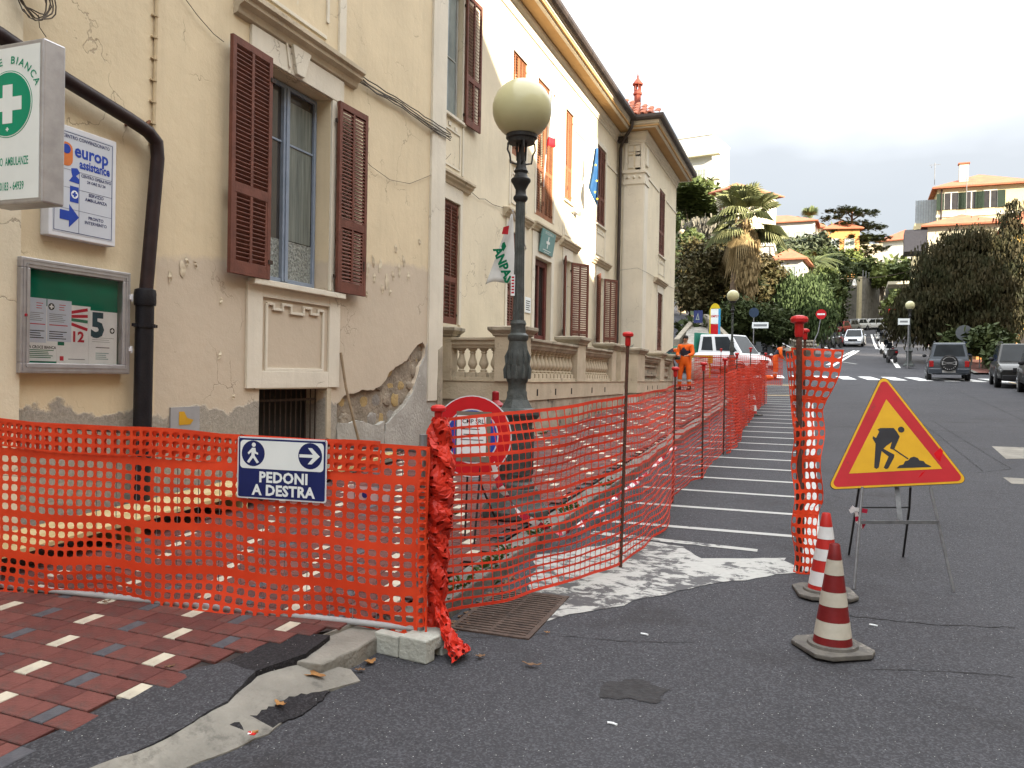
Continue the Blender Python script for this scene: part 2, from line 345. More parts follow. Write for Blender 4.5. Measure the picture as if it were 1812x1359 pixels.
def jag(poly,amp,step,seed=0):
    rnd=random.Random(seed); out=[]; n=len(poly)
    for i in range(n):
        a=Vector(poly[i]); b=Vector(poly[(i+1)%n]); k=max(1,int((b-a).length/step)); d=(b-a).normalized() if (b-a).length>0 else Vector((1,0)); nn=Vector((-d.y,d.x))
        for j in range(k):
            p=a.lerp(b,j/k); q=p+nn*(noise.noise(Vector((p.x*3.1+seed,p.y*3.1,0)))*amp*1.2+rnd.uniform(-amp,amp)*.5)*(0 if j==0 and k==1 else 1); out.append((q.x,q.y))
    return out
# markings: parking-bay edge lines, hatched lead-in, crossing, centre lines
mb=MB(); yy=7.04
def band(mb,x0,x1,y0,y1,dz=.004):
    k=max(1,int(abs(y1-y0)/3)); 
    for i in range(k):
        a=y0+(y1-y0)*i/k; b=y0+(y1-y0)*(i+1)/k; mb.add([(x0,a,h(x0,a)+dz),(x1,a,h(x1,a)+dz),(x1,b,h(x1,b)+dz),(x0,b,h(x0,b)+dz)],[(0,1,2,3)])
i=0
while yy<35:
    o=MB(); band(o,-1.72,-.04-.008*yy,yy,yy+.085); obj('parking_line',o,PAINT,kind='structure',fix=False); yy+=.925 if i%2 else .915; i+=1
o=MB(); band(o,-.02,.11,6.0,24,.008); obj('edge_line',o,PAINT,kind='structure',fix=False)
flat(jag([(-1.90,5.75),(-1.70,5.0),(-1.41,4.40),(-.64,5.37),(-.04,5.98),(-.14,6.36),(-.73,6.10),(-.9,6.42),(-1.3,6.48)],.035,.09,3),.004,'parking_lead_in_marking',PAINTB)
flat([(-1.7,6.55),(-.35,6.45),(-.35,6.53),(-1.7,6.66)],.004,'parking_lead_in_line',PAINTB)
flat([(-1.9,26.2),(-.4,26.6),(-.4,26.8),(-1.9,26.45)],.005,'yellow_bay_line',YPAINT); flat([(-2.0,33),(-.5,33.2),(-.5,33.6),(-2.0,33.4)],.005,'yellow_bay_line',YPAINT)
for k in range(12):
    x=-3.0+k*1.05; a=Vector((x,45.0)); b=Vector((x+.55,45.0)); c=Vector((x+1.05,40.4)); d=Vector((x+.5,40.4))
    y0=40.3-.05*k; y1=44.2-.05*k
    flat([(x+.25,y0),(x+.85,y0),(x+.62,y1),(x+.02,y1)],.004,'crossing_stripe',PAINTC)
def line(pts,w,dz=.02,name='road_line',m=PAINTC):
    mb=MB(); v=[]; q=[]
    for k in range(len(pts)-1):
        a=Vector(pts[k]); b=Vector(pts[k+1]); n=max(1,int((b-a).length/1.0)); q+=[a.lerp(b,i/n) for i in range(n+(k==len(pts)-2))]
    for i,p in enumerate(q):
        d=(q[min(i+1,len(q)-1)]-q[max(0,i-1)]).normalized(); nn=Vector((-d.y,d.x))*w/2
        for s in (1,-1): e=p+nn*s; v.append((e.x,e.y,h(e.x,e.y)+dz))
    mb.add(v,[(2*i,2*i+1,2*i+3,2*i+2) for i in range(len(q)-1)]); obj(name,mb,m,kind='structure',fix=False)
def gp(px,py):   # where a sight line meets the climbing street beyond the crossing
    d=ray(px,py); t=.02
    while t<.25:
        p=CAM+d*t
        if p.z<h(p.x,p.y): return (p.x,p.y)
        t+=.0002
    return (p.x,p.y)
line([gp(1464,647),gp(1488,633),gp(1512,621)],.22); line([gp(1470,650),gp(1494,636),gp(1519,621)],.22)
line([gp(1542,592),gp(1546,605),gp(1552,618)],.2); line([gp(1549,592),gp(1556,606),gp(1561,618)],.2); line([gp(1554,618),gp(1572,621)],.25)
line([gp(1577,634),gp(1590,652)],.25); line([gp(1455,614),gp(1482,620)],.2); line([gp(1480,640),gp(1516,645)],.15,m=PAINT)
line([(-1.1,70),(-4,82),(-9,92)],.2); line([gp(1390,622),gp(1425,625)],.15); line([gp(1395,632),gp(1430,634)],.15)
line([(8.6,14),(8.3,32),(8.1,40)],.12,.006,'yellow_kerb_line',YPAINT)
# ------------------------------------------------------------------ pavement on the villa side: kerb, red paving
PAVR=[mat('red_paver_%d'%i,c,tuple(x*.78 for x in c),.75,14,.35,60,dirt=((.075,.055,.05),3.5,.54,.16)) for i,c in enumerate(((.135,.047,.040),(.122,.041,.035),(.150,.054,.046),(.108,.037,.033)))]
PAVW=mat('white_paver',(.50,.455,.36),(.38,.345,.28),.7,9,.2,dirt=((.22,.18,.15),7,.60,.12)); PAVG=mat('grey_paver',(.085,.085,.095),(.06,.06,.07),.75,14,.3)
CONC=mat('old_concrete',(.25,.235,.205),(.17,.16,.14),.9,3,.6,35,dirt=((.10,.095,.085),5,.55,.12)); KERB=mat('kerb_stone',(.17,.16,.145),(.10,.095,.085),.9,4,.5,30,dirt=((.05,.06,.03),4,.6,.1))
BED=mat('pavement_bed',(.045,.035,.033),(.03,.026,.025),.95,8,.4)
def sz(x,y): # top of the pavement: it drops to the street at the near end
    return SL*y+.12-.05*max(0,min(1,(3.3-y)/1.2))*max(0,min(1,(x+3.4)/1.1))
def rawedge(y): # where the paving breaks off
    if y>3.72: return -2.13
    if y>3.5: return -2.28
    if y>3.1: return -2.36-.35*(3.5-y)
    return -2.52-.25*(3.1-y) if y>2.4 else -2.66
pv=MB(); yr=[-6,0,1.6]+rng(2,3.9,.1)+rng(4,36,2); v=[]
for y in yr: v+=[(-5.32,y,sz(-5.3,y)-.016),(-3.4,y,sz(-3.4,y)-.016),(rawedge(y)-.02,y,sz(rawedge(y),y)-.016)]
pv.add(v,[(3*j+i,3*j+i+1,3*j+4+i,3*j+3+i) for j in range(len(yr)-1) for i in range(2)])
walk=struct('pavement',pv,BED,fix=False)
TW,TH=.151,.1423
tm={}
def tile_mesh(w,l,m):
    k=(round(w,3),m.name)
    if k not in tm:
        b=MB(); g=.0022; c=.004; a0,a1,b0,b1=-w/2+g,w/2-g,-l/2+g,l/2-g
        b.add([(a0,b0,-.014),(a1,b0,-.014),(a1,b1,-.014),(a0,b1,-.014),(a0,b0,-c+.001),(a1,b0,-c+.001),(a1,b1,-c+.001),(a0,b1,-c+.001),(a0+c,b0+c,0),(a1-c,b0+c,0),(a1-c,b1-c,0),(a0+c,b1-c,0)],
          [(0,1,5,4),(1,2,6,5),(2,3,7,6),(3,0,4,7),(4,5,9,8),(5,6,10,9),(6,7,11,10),(7,4,8,11),(8,9,10,11)])
        tm[k]=b
    return tm[k]
rest=MB(); restm=PAVR+[PAVW,PAVG]; cells=[]
for j in range(-10,225):
    yc=2.672+(j)*TH
    if yc>33: break
    ins=(j%2==0); k=j//2; x0=-3.297-.1485*k     # white centre of this row
    i0=int((-5.3-(-3.297))/TW)-3
    sq=[]
    # columns aligned so that inserts are half squares on the right of a square
    base=(x0+.0378) if ins else (-3.297+.0378-.0742*(k*2+1))
    n0=math.floor((-5.3-base)/TW); n1=math.ceil((-1.9-base)/TW)
    for i in range(n0,n1+1):
        xr=base+i*TW; c=xr-TW/2
        if c<-5.24: continue
        kind=None
        if ins and i%4==0: kind='w'
        if ins and i%4==2: kind='g'
        ed=rawedge(yc)
        if c+TW/2>ed+.03: continue
        rm=random.choice((0,0,1,1,2,3)); tilt=jit(.0015)
        if kind: cells+=[(xr-.113,yc,.0755,rm,tilt),(xr-.0378,yc,.0755,4 if kind=='w' else 5,tilt)]
        else: cells.append((c,yc,TW,rm,tilt))
cells.sort(key=lambda c:(Vector((c[0],c[1]))-Vector((-1.3,-.2))).length+(8 if c[1]<1.9 else 0))
metas={}
for n,(x,y,w,mi,tl) in enumerate(cells):
    z=sz(x,y)+random.uniform(-.002,.001); b=tile_mesh(w,TH,restm[mi])
    if n<300:
        key=(round(w,3),mi)
        if key not in metas: metas[key]=b.mesh('paver',restm[mi])
        o=bpy.data.objects.new('paver',metas[key]); COL.objects.link(o); o.parent=walk
        o.location=(x,y,z); o.rotation_euler=(SL+tl,-.0*x,jit(.006))
        if -3.4<x and y<3.3: o.rotation_euler[1]=.035
    else:
        k=len(rest.v); rest.v+=[(a+x,bb+y,c+z+bb*SL) for a,bb,c in b.v[4:]]; fs=[tuple(q-4+k for q in f) for f in b.f[4:]]; rest.f+=fs; rest.m+=[mi]*len(fs)
obj('paver_field',rest,restm,walk,kind='stuff',fix=False)
# kerb stones
yk=3.95
while yk<33:
    L_=random.uniform(.95,1.05); b=MB(); fr=Fr((-1.93,yk,SL*yk),(1,0,0),(0,1,SL)); b.fbox(fr,-.19,0+jit(.006),.006,L_-.006,-.1,.115+jit(.005)); o=struct('kerbstone',b,KERB,bev=.012); o.parent=walk; del o['kind']; yk+=L_
b=MB(); b.prism(Fr((0,3.5,SL*3.5),(1,0,0),(0,1,SL)),jag([(-2.34,-.30),(-2.14,-.27),(-2.07,-.02),(-2.08,.30),(-2.26,.40),(-2.40,.08)],.012,.08,2),-.15,.088); o=obj('broken_kerbstone',b,CONC,walk,bev=.01)
slab_infill=[(-2.32,3.46),(-2.22,3.93),(-2.14,4.02),(-1.95,4.0),(-1.945,3.90),(-2.2,3.88)]
# tarmac patches and crumbling concrete apron where the kerb is gone
def slab(name,pts,zf,m,seed,amp=.015,st=.06,parent=None,th=.06):
    P=jag(pts,amp,st,seed); mb=MB(); n=len(P); xs_=[p[0] for p in P]; 
    fl=[Vector((p[0],p[1],0)) for p in P]; tr=tessellate_polygon([fl]); v=[(p[0],p[1],zf(*p)) for p in P]+[(p[0],p[1],zf(*p)-th) for p in P]; f=[]
    for a,b_,c in tr:
        A,B,Cc=[Vector(P[i]) for i in (a,b_,c)]; f.append((a,b_,c) if (B-A).cross(Cc-A)>0 else (c,b_,a))
    ar=sum(P[i][0]*P[(i+1)%n][1]-P[(i+1)%n][0]*P[i][1] for i in range(n))
    for i in range(n): a=i; b_=(i+1)%n; f.append((a,a+n,b_+n,b_) if ar>0 else (b_,b_+n,a+n,a))
    mb.add(v,f); return obj(name,mb,m,parent,kind=None if parent else 'structure',fix=False)
def ap(x,y): # apron falling from pavement to street
    def ip(y,T_):
        for (a,b_),(c,d) in zip(T_[:-1],T_[1:]):
            if y<=c: return b_+(d-b_)*max(0,min(1,(y-a)/(c-a)))
        return T_[-1][1]
    xi=ip(y,((1.4,-2.44),(2.11,-2.38),(2.45,-2.30),(2.75,-2.27),(3.02,-2.30))); xo=ip(y,((1.4,-2.22),(2.28,-2.27),(2.38,-2.16),(2.72,-2.04),(3.3,-1.96)))
    t=max(0,min(1,(x-xi)/(xo-xi-.02))); return SL*y+.075*(1-t)+.006
slab('tarmac_patch',[(-2.85,1.2),(-2.42,1.2),(-2.38,2.11),(-2.30,2.45),(-2.27,2.75),(-2.34,3.02),(-2.53,3.05),(-2.66,2.9),(-2.72,2.3),(-2.80,1.9)],lambda x,y:sz(x,y)-.004,ASPH,5,.01)
slab('dark_tarmac_patch',[(-2.34,3.02),(-2.24,3.26),(-2.26,3.5),(-2.42,3.48),(-2.52,3.2),(-2.53,3.05)],lambda x,y:sz(x,y)-.006,ASPD,6,.008)
slab('concrete_apron',[(-2.44,1.4),(-2.20,1.6),(-2.27,2.28),(-2.16,2.38),(-2.04,2.72),(-2.06,3.1),(-1.96,3.30),(-2.05,3.36),(-2.24,3.28),(-2.33,3.02),(-2.27,2.75),(-2.30,2.45),(-2.38,2.11)],ap,CONC,8,.012)
slab('dark_tarmac_patch',[(-2.19,2.62),(-2.06,2.70),(-2.0,2.95),(-2.02,3.14),(-2.12,3.02)],lambda x,y:ap(x,y)+.002,ASPD,9,.02,.02,th=.006)
slab('concrete_infill',slab_infill,lambda x,y:SL*y+.108,CONC,3,.006,.05)
flat(jag([(-.86,3.55),(-.62,3.57),(-.58,3.72),(-.72,3.80),(-.9,3.70)],.03,.02,4),.003,'oil_stain',mat('oil_stain',(.020,.019,.020),(.033,.032,.034),.8,30,.4,60)) 
# roadside cracks opened in the tarmac
CRK=mat('crack_shadow',(.012,.012,.012),None,.95)
def crack(pts,w,seed):
    rnd=random.Random(seed); q=[]
    for k in range(len(pts)-1):
        a=Vector(pts[k]);b_=Vector(pts[k+1]); n=max(2,int((b_-a).length/.05)); q+=[a.lerp(b_,i/n)+Vector((rnd.uniform(-.012,.012),rnd.uniform(-.012,.012))) for i in range(n)]
    mb=MB(); v=[]
    for i,p in enumerate(q):
        d=(q[min(i+1,len(q)-1)]-q[max(0,i-1)]).normalized(); nn=Vector((-d.y,d.x))*w*rnd.uniform(.08,.7)/2
        for s in (1,-1): e=p+nn*s; v.append((e.x,e.y,h(e.x,e.y)+.0025))
    mb.add(v,[(2*i,2*i+1,2*i+3,2*i+2) for i in range(len(q)-1)]); obj('road_crack',mb,CRK,kind='structure',fix=False)
def G(px,py): p=gr(px,py); return (p.x,p.y)
crack([G(835,1130),G(960,1122),G(1100,1135),G(1250,1138)],.010,1); crack([G(1500,1090),G(1640,1105),G(1812,1112)],.014,2)
crack([G(1650,745),G(1740,800),G(1790,830),G(1720,838)],.02,3); crack([G(1500,722),G(1620,742),G(1660,770),G(1740,835)],.02,4); crack([G(1690,690),G(1760,720),G(1812,745)],.03,5); crack([G(1520,1185),G(1700,1190),G(1812,1200)],.01,6); crack([G(1690,850),G(1812,858)],.02,7); crack([G(1450,870),G(1500,885)],.015,8)
for a in ([G(1755,790),G(1812,792),G(1812,812),G(1780,812)],[G(1775,845),G(1812,847),G(1812,857),G(1790,856)]): flat(a,.003,'street_repair_patch',CONC)
# ================================================================== the villa
XA,XB,XW,XC=-5.3,-6.2,-5.3,-4.15
villa=T('villa','long ochre and cream two-storey villa with brown louvred shutters beside the pavement','building',(-6.2,3,.12))
fA=Fr((XA,0,0),(0,1,0),(0,0,1)); fB=Fr((XB,0,0),(0,1,0),(0,0,1)); fW=Fr((XW,0,0),(0,1,0),(0,0,1)); fS=Fr((0,26.6,0),(1,0,0),(0,0,1))
DAM=jag([(8.29,.62),(8.28,1.22),(8.45,1.32),(8.85,1.36),(9.13,1.38),(9.4,1.47),(9.55,1.60),(9.72,1.68),(9.9,1.73),(10.05,1.76),(10.2,1.92),(10.36,2.02),(10.52,2.06),(10.62,1.98),(10.56,1.82),(10.42,1.69),(10.24,1.33),(9.95,1.12),(9.62,.97),(9.44,.62)],.022,.06,5)
WA=[(6.84,2.53),(8.05,2.53),(8.05,4.77),(6.84,4.77)]; BA=[(6.83,.75),(8.04,.75),(8.04,1.40),(6.83,1.41)]
def rc(a,b,c,d): return [(a,c),(b,c),(b,d),(a,d)]
mb=MB(); mb.prism(fA,[(-9,-.6),(11.1,-.6),(11.1,9.8),(-9,9.8)],-.30,0,0,holes=[WA,BA,DAM]); villa.part('wall',mb,PLAS,fix=False)
mb=MB(); mb.fbox(fA,8.2,10.8,.5,2.2,-.12,-.055); villa.part('rubble_backing',mb,RUB)
# rubble stones in the fallen plaster
def inpoly(x,y,P):
    c=False; n=len(P)
    for i in range(n):
        a,b=P[i],P[(i+1)%n]
        if (a[1]>y)!=(b[1]>y) and x<(b[0]-a[0])*(y-a[1])/(b[1]-a[1])+a[0]: c=not c
    return c
RUBM=[RUB,mat('ochre_stone',(.40,.29,.13),(.28,.20,.10),.95,4,.6,30),mat('grey_stone',(.29,.27,.24),(.20,.18,.16),.95,4,.6,30)]
def stone(name,fr,x,y,rx,ry,z,m,parent=None,thing=None,dep=.05,seed=0):
    b=MB(); k=len(b.v); rnd=random.Random(seed+int(x*100)); n=9; prof=[(1,0),(1,.45),(.82,.85),(.4,1.0)]
    rad=[1+rnd.uniform(-.16,.16) for i in range(n)]; v=[];f=[]
    for s,d in prof:
        for i in range(n): a=2*math.pi*i/n; q=(abs(math.cos(a))**4+abs(math.sin(a))**4)**-.25; v.append(fr.p(x+rx*math.cos(a)*rad[i]*s*q*.92,y+ry*math.sin(a)*rad[i]*s*q*.92,z+dep*d))
    for j in range(3):
        for i in range(n): f.append((j*n+i,j*n+(i+1)%n,(j+1)*n+(i+1)%n,(j+1)*n+i))
    f.append(tuple(range(3*n,4*n))); b.add(v,f); return thing.part(name,b,m,parent)
sy=.72; row=0
while sy<2.05:
    hh=random.uniform(.07,.12); x=8.3+random.uniform(0,.1)
    while x<10.7:
        ww=random.uniform(.08,.19)
        if inpoly(x+ww,sy+hh*.6,DAM) or inpoly(x+ww*.3,sy+hh*.5,DAM): stone('stone',fA,x+ww,sy+hh,ww*.97,hh*.95,-.085,random.choice(RUBM[:1]*3+RUBM[1:]),thing=villa,seed=row,dep=random.uniform(.03,.06))
        x+=2*ww+.012
    sy+=2*hh+.012; row+=1
mb=MB(); mb.prism(fA,jag([(9.42,.45),(9.46,.93),(9.64,1.0),(9.97,1.15),(10.26,1.36),(10.44,1.70),(10.58,1.84),(10.63,2.0),(10.80,2.30),(10.93,2.20),(10.9,1.7),(10.98,1.45),(11.09,1.35),(11.09,.45)],.018,.05,9),-.01,.014); villa.part('cement_patch',mb,CEM)
mb=MB(); mb.prism(fA,jag([(8.30,.45),(8.30,.98),(8.7,1.0),(9.2,.92),(9.42,.96),(9.44,.45)],.02,.06,12),-.06,.008); villa.part('cement_patch',mb,CEM)
mb=MB(); mb.prism(fA,jag([(10.97,1.35),(10.98,1.96),(11.12,2.03),(11.14,.6),(11.0,.6)],.01,.06,12),.0,.045); villa.part('cement_corner_repair',mb,STUD)
# curled flakes of paint lifting off the wall
FLK=mat('lifted_paint_flake',(.60,.53,.40),(.50,.43,.32),.8,12); rnd=random.Random(21)
for (px,py,hh) in ((650,478,34),(662,492,22),(672,470,30),(684,498,36),(695,488,22),(706,478,34),(714,462,26),(676,512,20),(660,462,26),(722,488,18),(690,516,14),(648,520,16),(330,463,14),(322,476,26),(390,533,12),(388,628,14),(412,702,10),(300,490,18),(345,468,12),(742,428,16),(700,440,20)):
    c=wx(px,py,XA+.006); H2=hh/1420*8.8*.5; w=H2*rnd.uniform(.12,.3); b=MB(); n=6; V2=[]; a=rnd.uniform(-.35,.35)
    for i in range(n+1):
        t_=i/n*2-1; ww=w*(1-t_*t_)**.5+.002; off=.002+.016*(1-t_*t_)
        for s in (-1,0,1): yy=s*ww+t_*H2*a+.006*math.sin(i*2.1+px); V2.append((c.x+(off if s>0 else .001+off*.3*(s==0)),c.y+yy,c.z+t_*H2))
    b.add(V2,[(3*i+s,3*i+s+1,3*i+s+4,3*i+s+3) for i in range(n) for s in range(2)]); o=villa.part('paint_flake',b,FLK,fix=False); md=o.modifiers.new('t','SOLIDIFY'); md.thickness=.003
# pilasters and trims of the near block
mb=MB(); mb.fbox(fA,-9,4.12,-.5,9.8,0,.05); villa.part('pilaster',mb,PLASB)
mb=MB(); mb.fbox(fA,10.66,11.13,1.2,9.8,-.02,.035); villa.part('pilaster',mb,TRIM)
mb=MB()   # window surround: side bands, lintel band, keystone, apron frame with stepped moulding
mb.fbox(fA,6.60,6.835,1.42,2.50,0,.03); mb.fbox(fA,8.055,8.28,1.42,2.50,0,.03); mb.fbox(fA,6.835,8.055,1.42,1.60,0,.028); mb.fbox(fA,6.835,8.055,2.36,2.47,0,.028)
mb.fbox(fA,8.055,8.14,2.55,4.78,0,.03); mb.fbox(fA,6.75,6.835,2.55,4.78,0,.03); mb.fbox(fA,6.60,8.28,4.78,5.05,0,.035)
for a in (6.90,7.93): mb.fbox(fA,a,a+.035,1.63,2.30,0,.022)
mb.fbox(fA,6.90,7.965,1.60,1.632,0,.0225)
zz=[(6.90,2.30),(7.03,2.30),(7.03,2.25),(7.18,2.25),(7.18,2.31),(7.33,2.31),(7.33,2.23),(7.56,2.23),(7.56,2.31),(7.70,2.31),(7.70,2.25),(7.84,2.25),(7.84,2.30),(7.965,2.30)]
for (a,b_),(c,d) in zip(zz[:-1],zz[1:]):
    if a==c: mb.fbox(fA,a-.015,a+.015,min(b_,d)-.014,max(b_,d)+.014,0,.026)
    else: mb.fbox(fA,a+.015,c-.015,b_-.0145,b_+.0145,0,.0255)
villa.part('window_surround',mb,TRIM,bev=.004)
mb=MB(); mb.prism(fA,[(7.30,4.80),(7.44,4.80),(7.55,5.09),(7.22,5.09)],.035,.075); mb.prism(fA,[(7.19,4.84),(7.22,4.84),(7.16,5.09),(7.13,5.09)],.035,.05); villa.part('keystone',mb,TRIM,bev=.004)
mb=MB(); mb.sweep([(XA,6.36,0),(XA,8.55,0)],[(0,5.05),(.05,5.07),(.07,5.13),(.13,5.16),(.13,5.20),(.17,5.22),(.17,5.27),(0,5.29)]); villa.part('window_cornice',mb,STUC,bev=.003)
mb=MB(); mb.fbox(fA,6.5,6.62,5.29,6.6,0,.03); mb.fbox(fA,8.18,8.32,5.29,6.6,0,.03); mb.fbox(fA,6.74,6.78,5.45,6.6,0,.02); mb.fbox(fA,7.93,7.98,5.62,6.6,0,.02); mb.fbox(fA,6.78,7.93,5.42,5.46,0,.021); villa.part('upper_apron_frame',mb,TRIM,bev=.003)
mb=MB(); mb.fbox(fA,6.62,8.29,2.47,2.53,0,.10); villa.part('window_sill',mb,TRIM,bev=.006)
# near window: blue-grey casements
win=MB(); 
def casement(T_,fr,x0,x1,y0,y1,z,m,glass,name='window',lower=None,cols=2,bar=None,curt=True):
    b=MB(); s=.045
    b.fbox(fr,x0,x0+s,y0,y1,z-.03,z+.03); b.fbox(fr,x1-s,x1,y0,y1,z-.03,z+.03); b.fbox(fr,x0+s,x1-s,y1-s,y1,z-.029,z+.029); b.fbox(fr,x0+s,x1-s,y0,y0+s*1.8,z-.029,z+.029)
    w=(x1-x0)/cols
    for i in range(cols):
        a=x0+i*w; bb=a+w
        if i: b.fbox(fr,a-.055,a+.055,y0+s,y1-s,z-.02,z+.045); b.fbox(fr,a-.02,a+.02,y0+s,y1-s,z+.045,z+.06)
        if bar: 
            for yb in bar: b.fbox(fr,a+.04,bb-.04,yb-.012,yb+.012,z-.015,z+.018)
    f=T_.part(name,b,m,bev=.004)
    g=MB(); ylo=y0+.05
    if lower: 
        g2=MB(); g2.fbox(fr,x0+.03,x1-.03,ylo,lower,z-.004,z+.002); T_.part('textured_pane',g2,mat('hammered_glass',(.10,.11,.10),(.30,.32,.30),.25,38,.9,42,spec=.7),f); ylo=lower
    g.fbox(fr,x0+.03,x1-.03,ylo,y1-.03,z-.004,z+.002); T_.part('pane',g,glass,f); return f
CURT=mat('window_glass_over_curtain',(.085,.10,.095),(.16,.18,.165),.12,3.0,spec=.6,stretch=(1,9,.5))
casement(villa,fA,6.86,8.03,2.54,4.755,-.20,BLUEF,GLASSD,bar=[4.12],lower=3.05)
mb=MB(); mb.fbox(fA,7.50,7.96,3.06,4.6,-.197,-.194); villa.part('curtain',mb,CURT)
# basement grille
mb=MB(); mb.fbox(fA,6.8,8.06,.7,1.45,-.29,-.28); villa.part('basement_dark',mb,DARKIN)
RUST=mat('rusty_bars',(.055,.035,.026),(.03,.022,.018),.8,20,.3)
for i in range(13): b=MB(); b.tube([fA.p(6.88+i*.094,.76,-.12),fA.p(6.88+i*.094,1.40,-.12)],.008,6); villa.part('basement_bar',b,RUST)
b=MB(); b.fbox(fA,6.8,8.0,1.27,1.295,-.11,-.10); villa.part('basement_crossbar',b,RUST)
mb=MB(); mb.fbox(fA,8.042,8.13,.75,1.43,-.02,.02); mb.fbox(fA,6.74,8.10,1.41,1.44,0,.025); villa.part('basement_surround',mb,STUC,bev=.004)
# shutters
slatc={}
def shutter(fr0,hx,w,y0,y1,ang=0,side=1,detail=1,z=.05,m=BROWN,label=None,small=True):
    """leaf hinged at hx; side=+1 extends to +x when flat, ang = degrees swung off the wall"""
    a=R(ang); r=fr0.r*side*math.cos(a)+fr0.n*math.sin(a); fr=Fr(fr0.p(hx,0,z),r,fr0.u)
    H=y1-y0; b=MB(); st=.055; t0,t1=-.02,.02
    def bx(x0,x1,a0,a1,e=0): b.fbox(fr,x0,x1,y0+a0,y0+a1,t0-e,t1+e)
    bx(0,st,0,H); bx(w-st,w,0,H); ym=H*.345; 
    bx(st,w-st,0,.13,-.001); bx(st,w-st,H-.075,H,-.001); bx(st,w-st,ym,ym+.10,-.001); cxm=w/2; bx(cxm-.02,cxm+.02,.13,ym,-.002); bx(cxm-.02,cxm+.02,ym+.10,H-.075,-.002)
    if small and detail: bx(st+.0,st+.03,.13,ym,-.004); bx(w-st-.03,w-st,.13,ym,-.004)
    s=villa.part('shutter',b,m,bev=.003 if detail else 0,label=label)
    if detail:
        hb=MB(); hb.fbox(fr,-.03,.04,y0+.16,y0+.20,-.03,-.01); villa.part('hinge',hb,RUST,s); hb=MB(); hb.fbox(fr,-.03,.04,y0+H-.25,y0+H-.21,-.03,-.01); villa.part('hinge',hb,RUST,s); hb=MB(); hb.tube([fr.p(w*.86,y0+.30,t1+.02),fr.p(w*.86,y0+.42,t1+.02)],.008,6); villa.part('latch',hb,RUST,s)
    pitch=.042 if detail==2 else .06; sl=MB()
    for c in (0,1):
        x0=(st if c==0 else cxm+.02); x1=(cxm-.02 if c==0 else w-st)
        for lo,hi in ((.13,ym),(ym+.10,H-.075)):
            xx0,xx1=x0,x1
            if small and detail and lo<.2: xx0+=(.03 if c==0 else 0); xx1-=(.03 if c==1 else 0)
            n=int((hi-lo)/pitch); 
            for i in range(n):
                yy=y0+lo+(i+.5)*(hi-lo)/n; q=MB() if detail==2 else sl
                q.add([fr.p(xx0,yy-.017,.014),fr.p(xx1,yy-.017,.014),fr.p(xx1,yy+.017,-.014),fr.p(xx0,yy+.017,-.014),fr.p(xx0,yy-.010,.016),fr.p(xx1,yy-.010,.016),fr.p(xx1,yy+.024,-.012),fr.p(xx0,yy+.024,-.012)],[(0,1,2,3),(4,5,6,7),(0,1,5,4),(2,3,7,6),(0,3,7,4),(1,2,6,5)])
                if detail==2: villa.part('slat',q,m,s)
    if detail!=2: villa.part('slats',sl,m,s,kind='stuff')
    return s
shutter(fA,6.845,.63,2.53,4.79,2,-1,2,.085,label='brown louvred shutter on the left of the blue-grey window')
shutter(fA,8.10,.60,2.54,4.77,2,1,2,.085,label='brown louvred shutter on the right of the blue-grey window')
# ------------------------------------------------------------- recessed main facade
holesB=[rc(12.5,13.74,2.52,4.76),rc(16.28,17.32,2.62,4.76),rc(18.12,19.42,1.6,4.46),rc(20.50,21.22,1.7,4.72),rc(24.05,24.90,1.7,4.70),rc(12.45,13.76,6.3,8.7),rc(16.42,17.36,6.45,8.74),rc(18.12,19.5,5.45,8.7),rc(20.45,21.2,6.30,8.72),rc(23.85,24.95,6.28,8.70)]
mb=MB(); mb.prism(fB,[(10.9,.3),(26.8,.3),(26.8,9.8),(10.9,9.8)],-.35,0,0,holes=holesB); villa.part('wall',mb,PLASB,fix=False)
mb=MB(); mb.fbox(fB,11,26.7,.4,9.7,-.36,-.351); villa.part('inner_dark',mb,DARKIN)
mb=MB(); mb.box(-6.2,-5.3,11.085,11.1,.3,9.8); villa.part('end_wall',mb,PLASB)
holesW=[rc(29.6,30.8,6.15,8.6),rc(29.5,30.55,2.62,4.75)]
mb=MB(); mb.prism(fW,[(26.6,.5),(33.4,.5),(33.4,9.8),(26.6,9.8)],-.3,0,0,holes=holesW); villa.part('wall',mb,PLASB,fix=False)
mb=MB(); mb.box(-6.25,-5.301,26.6,26.9,.5,9.8); villa.part('side_wall',mb,PLASB); mb=MB(); mb.box(-14,-5.301,33.1,33.4,.5,9.8); villa.part('end_wall',mb,PLASB)
mb=MB(); mb.fbox(fW,28,32,2,9,-.31,-.301); villa.part('inner_dark',mb,DARKIN)
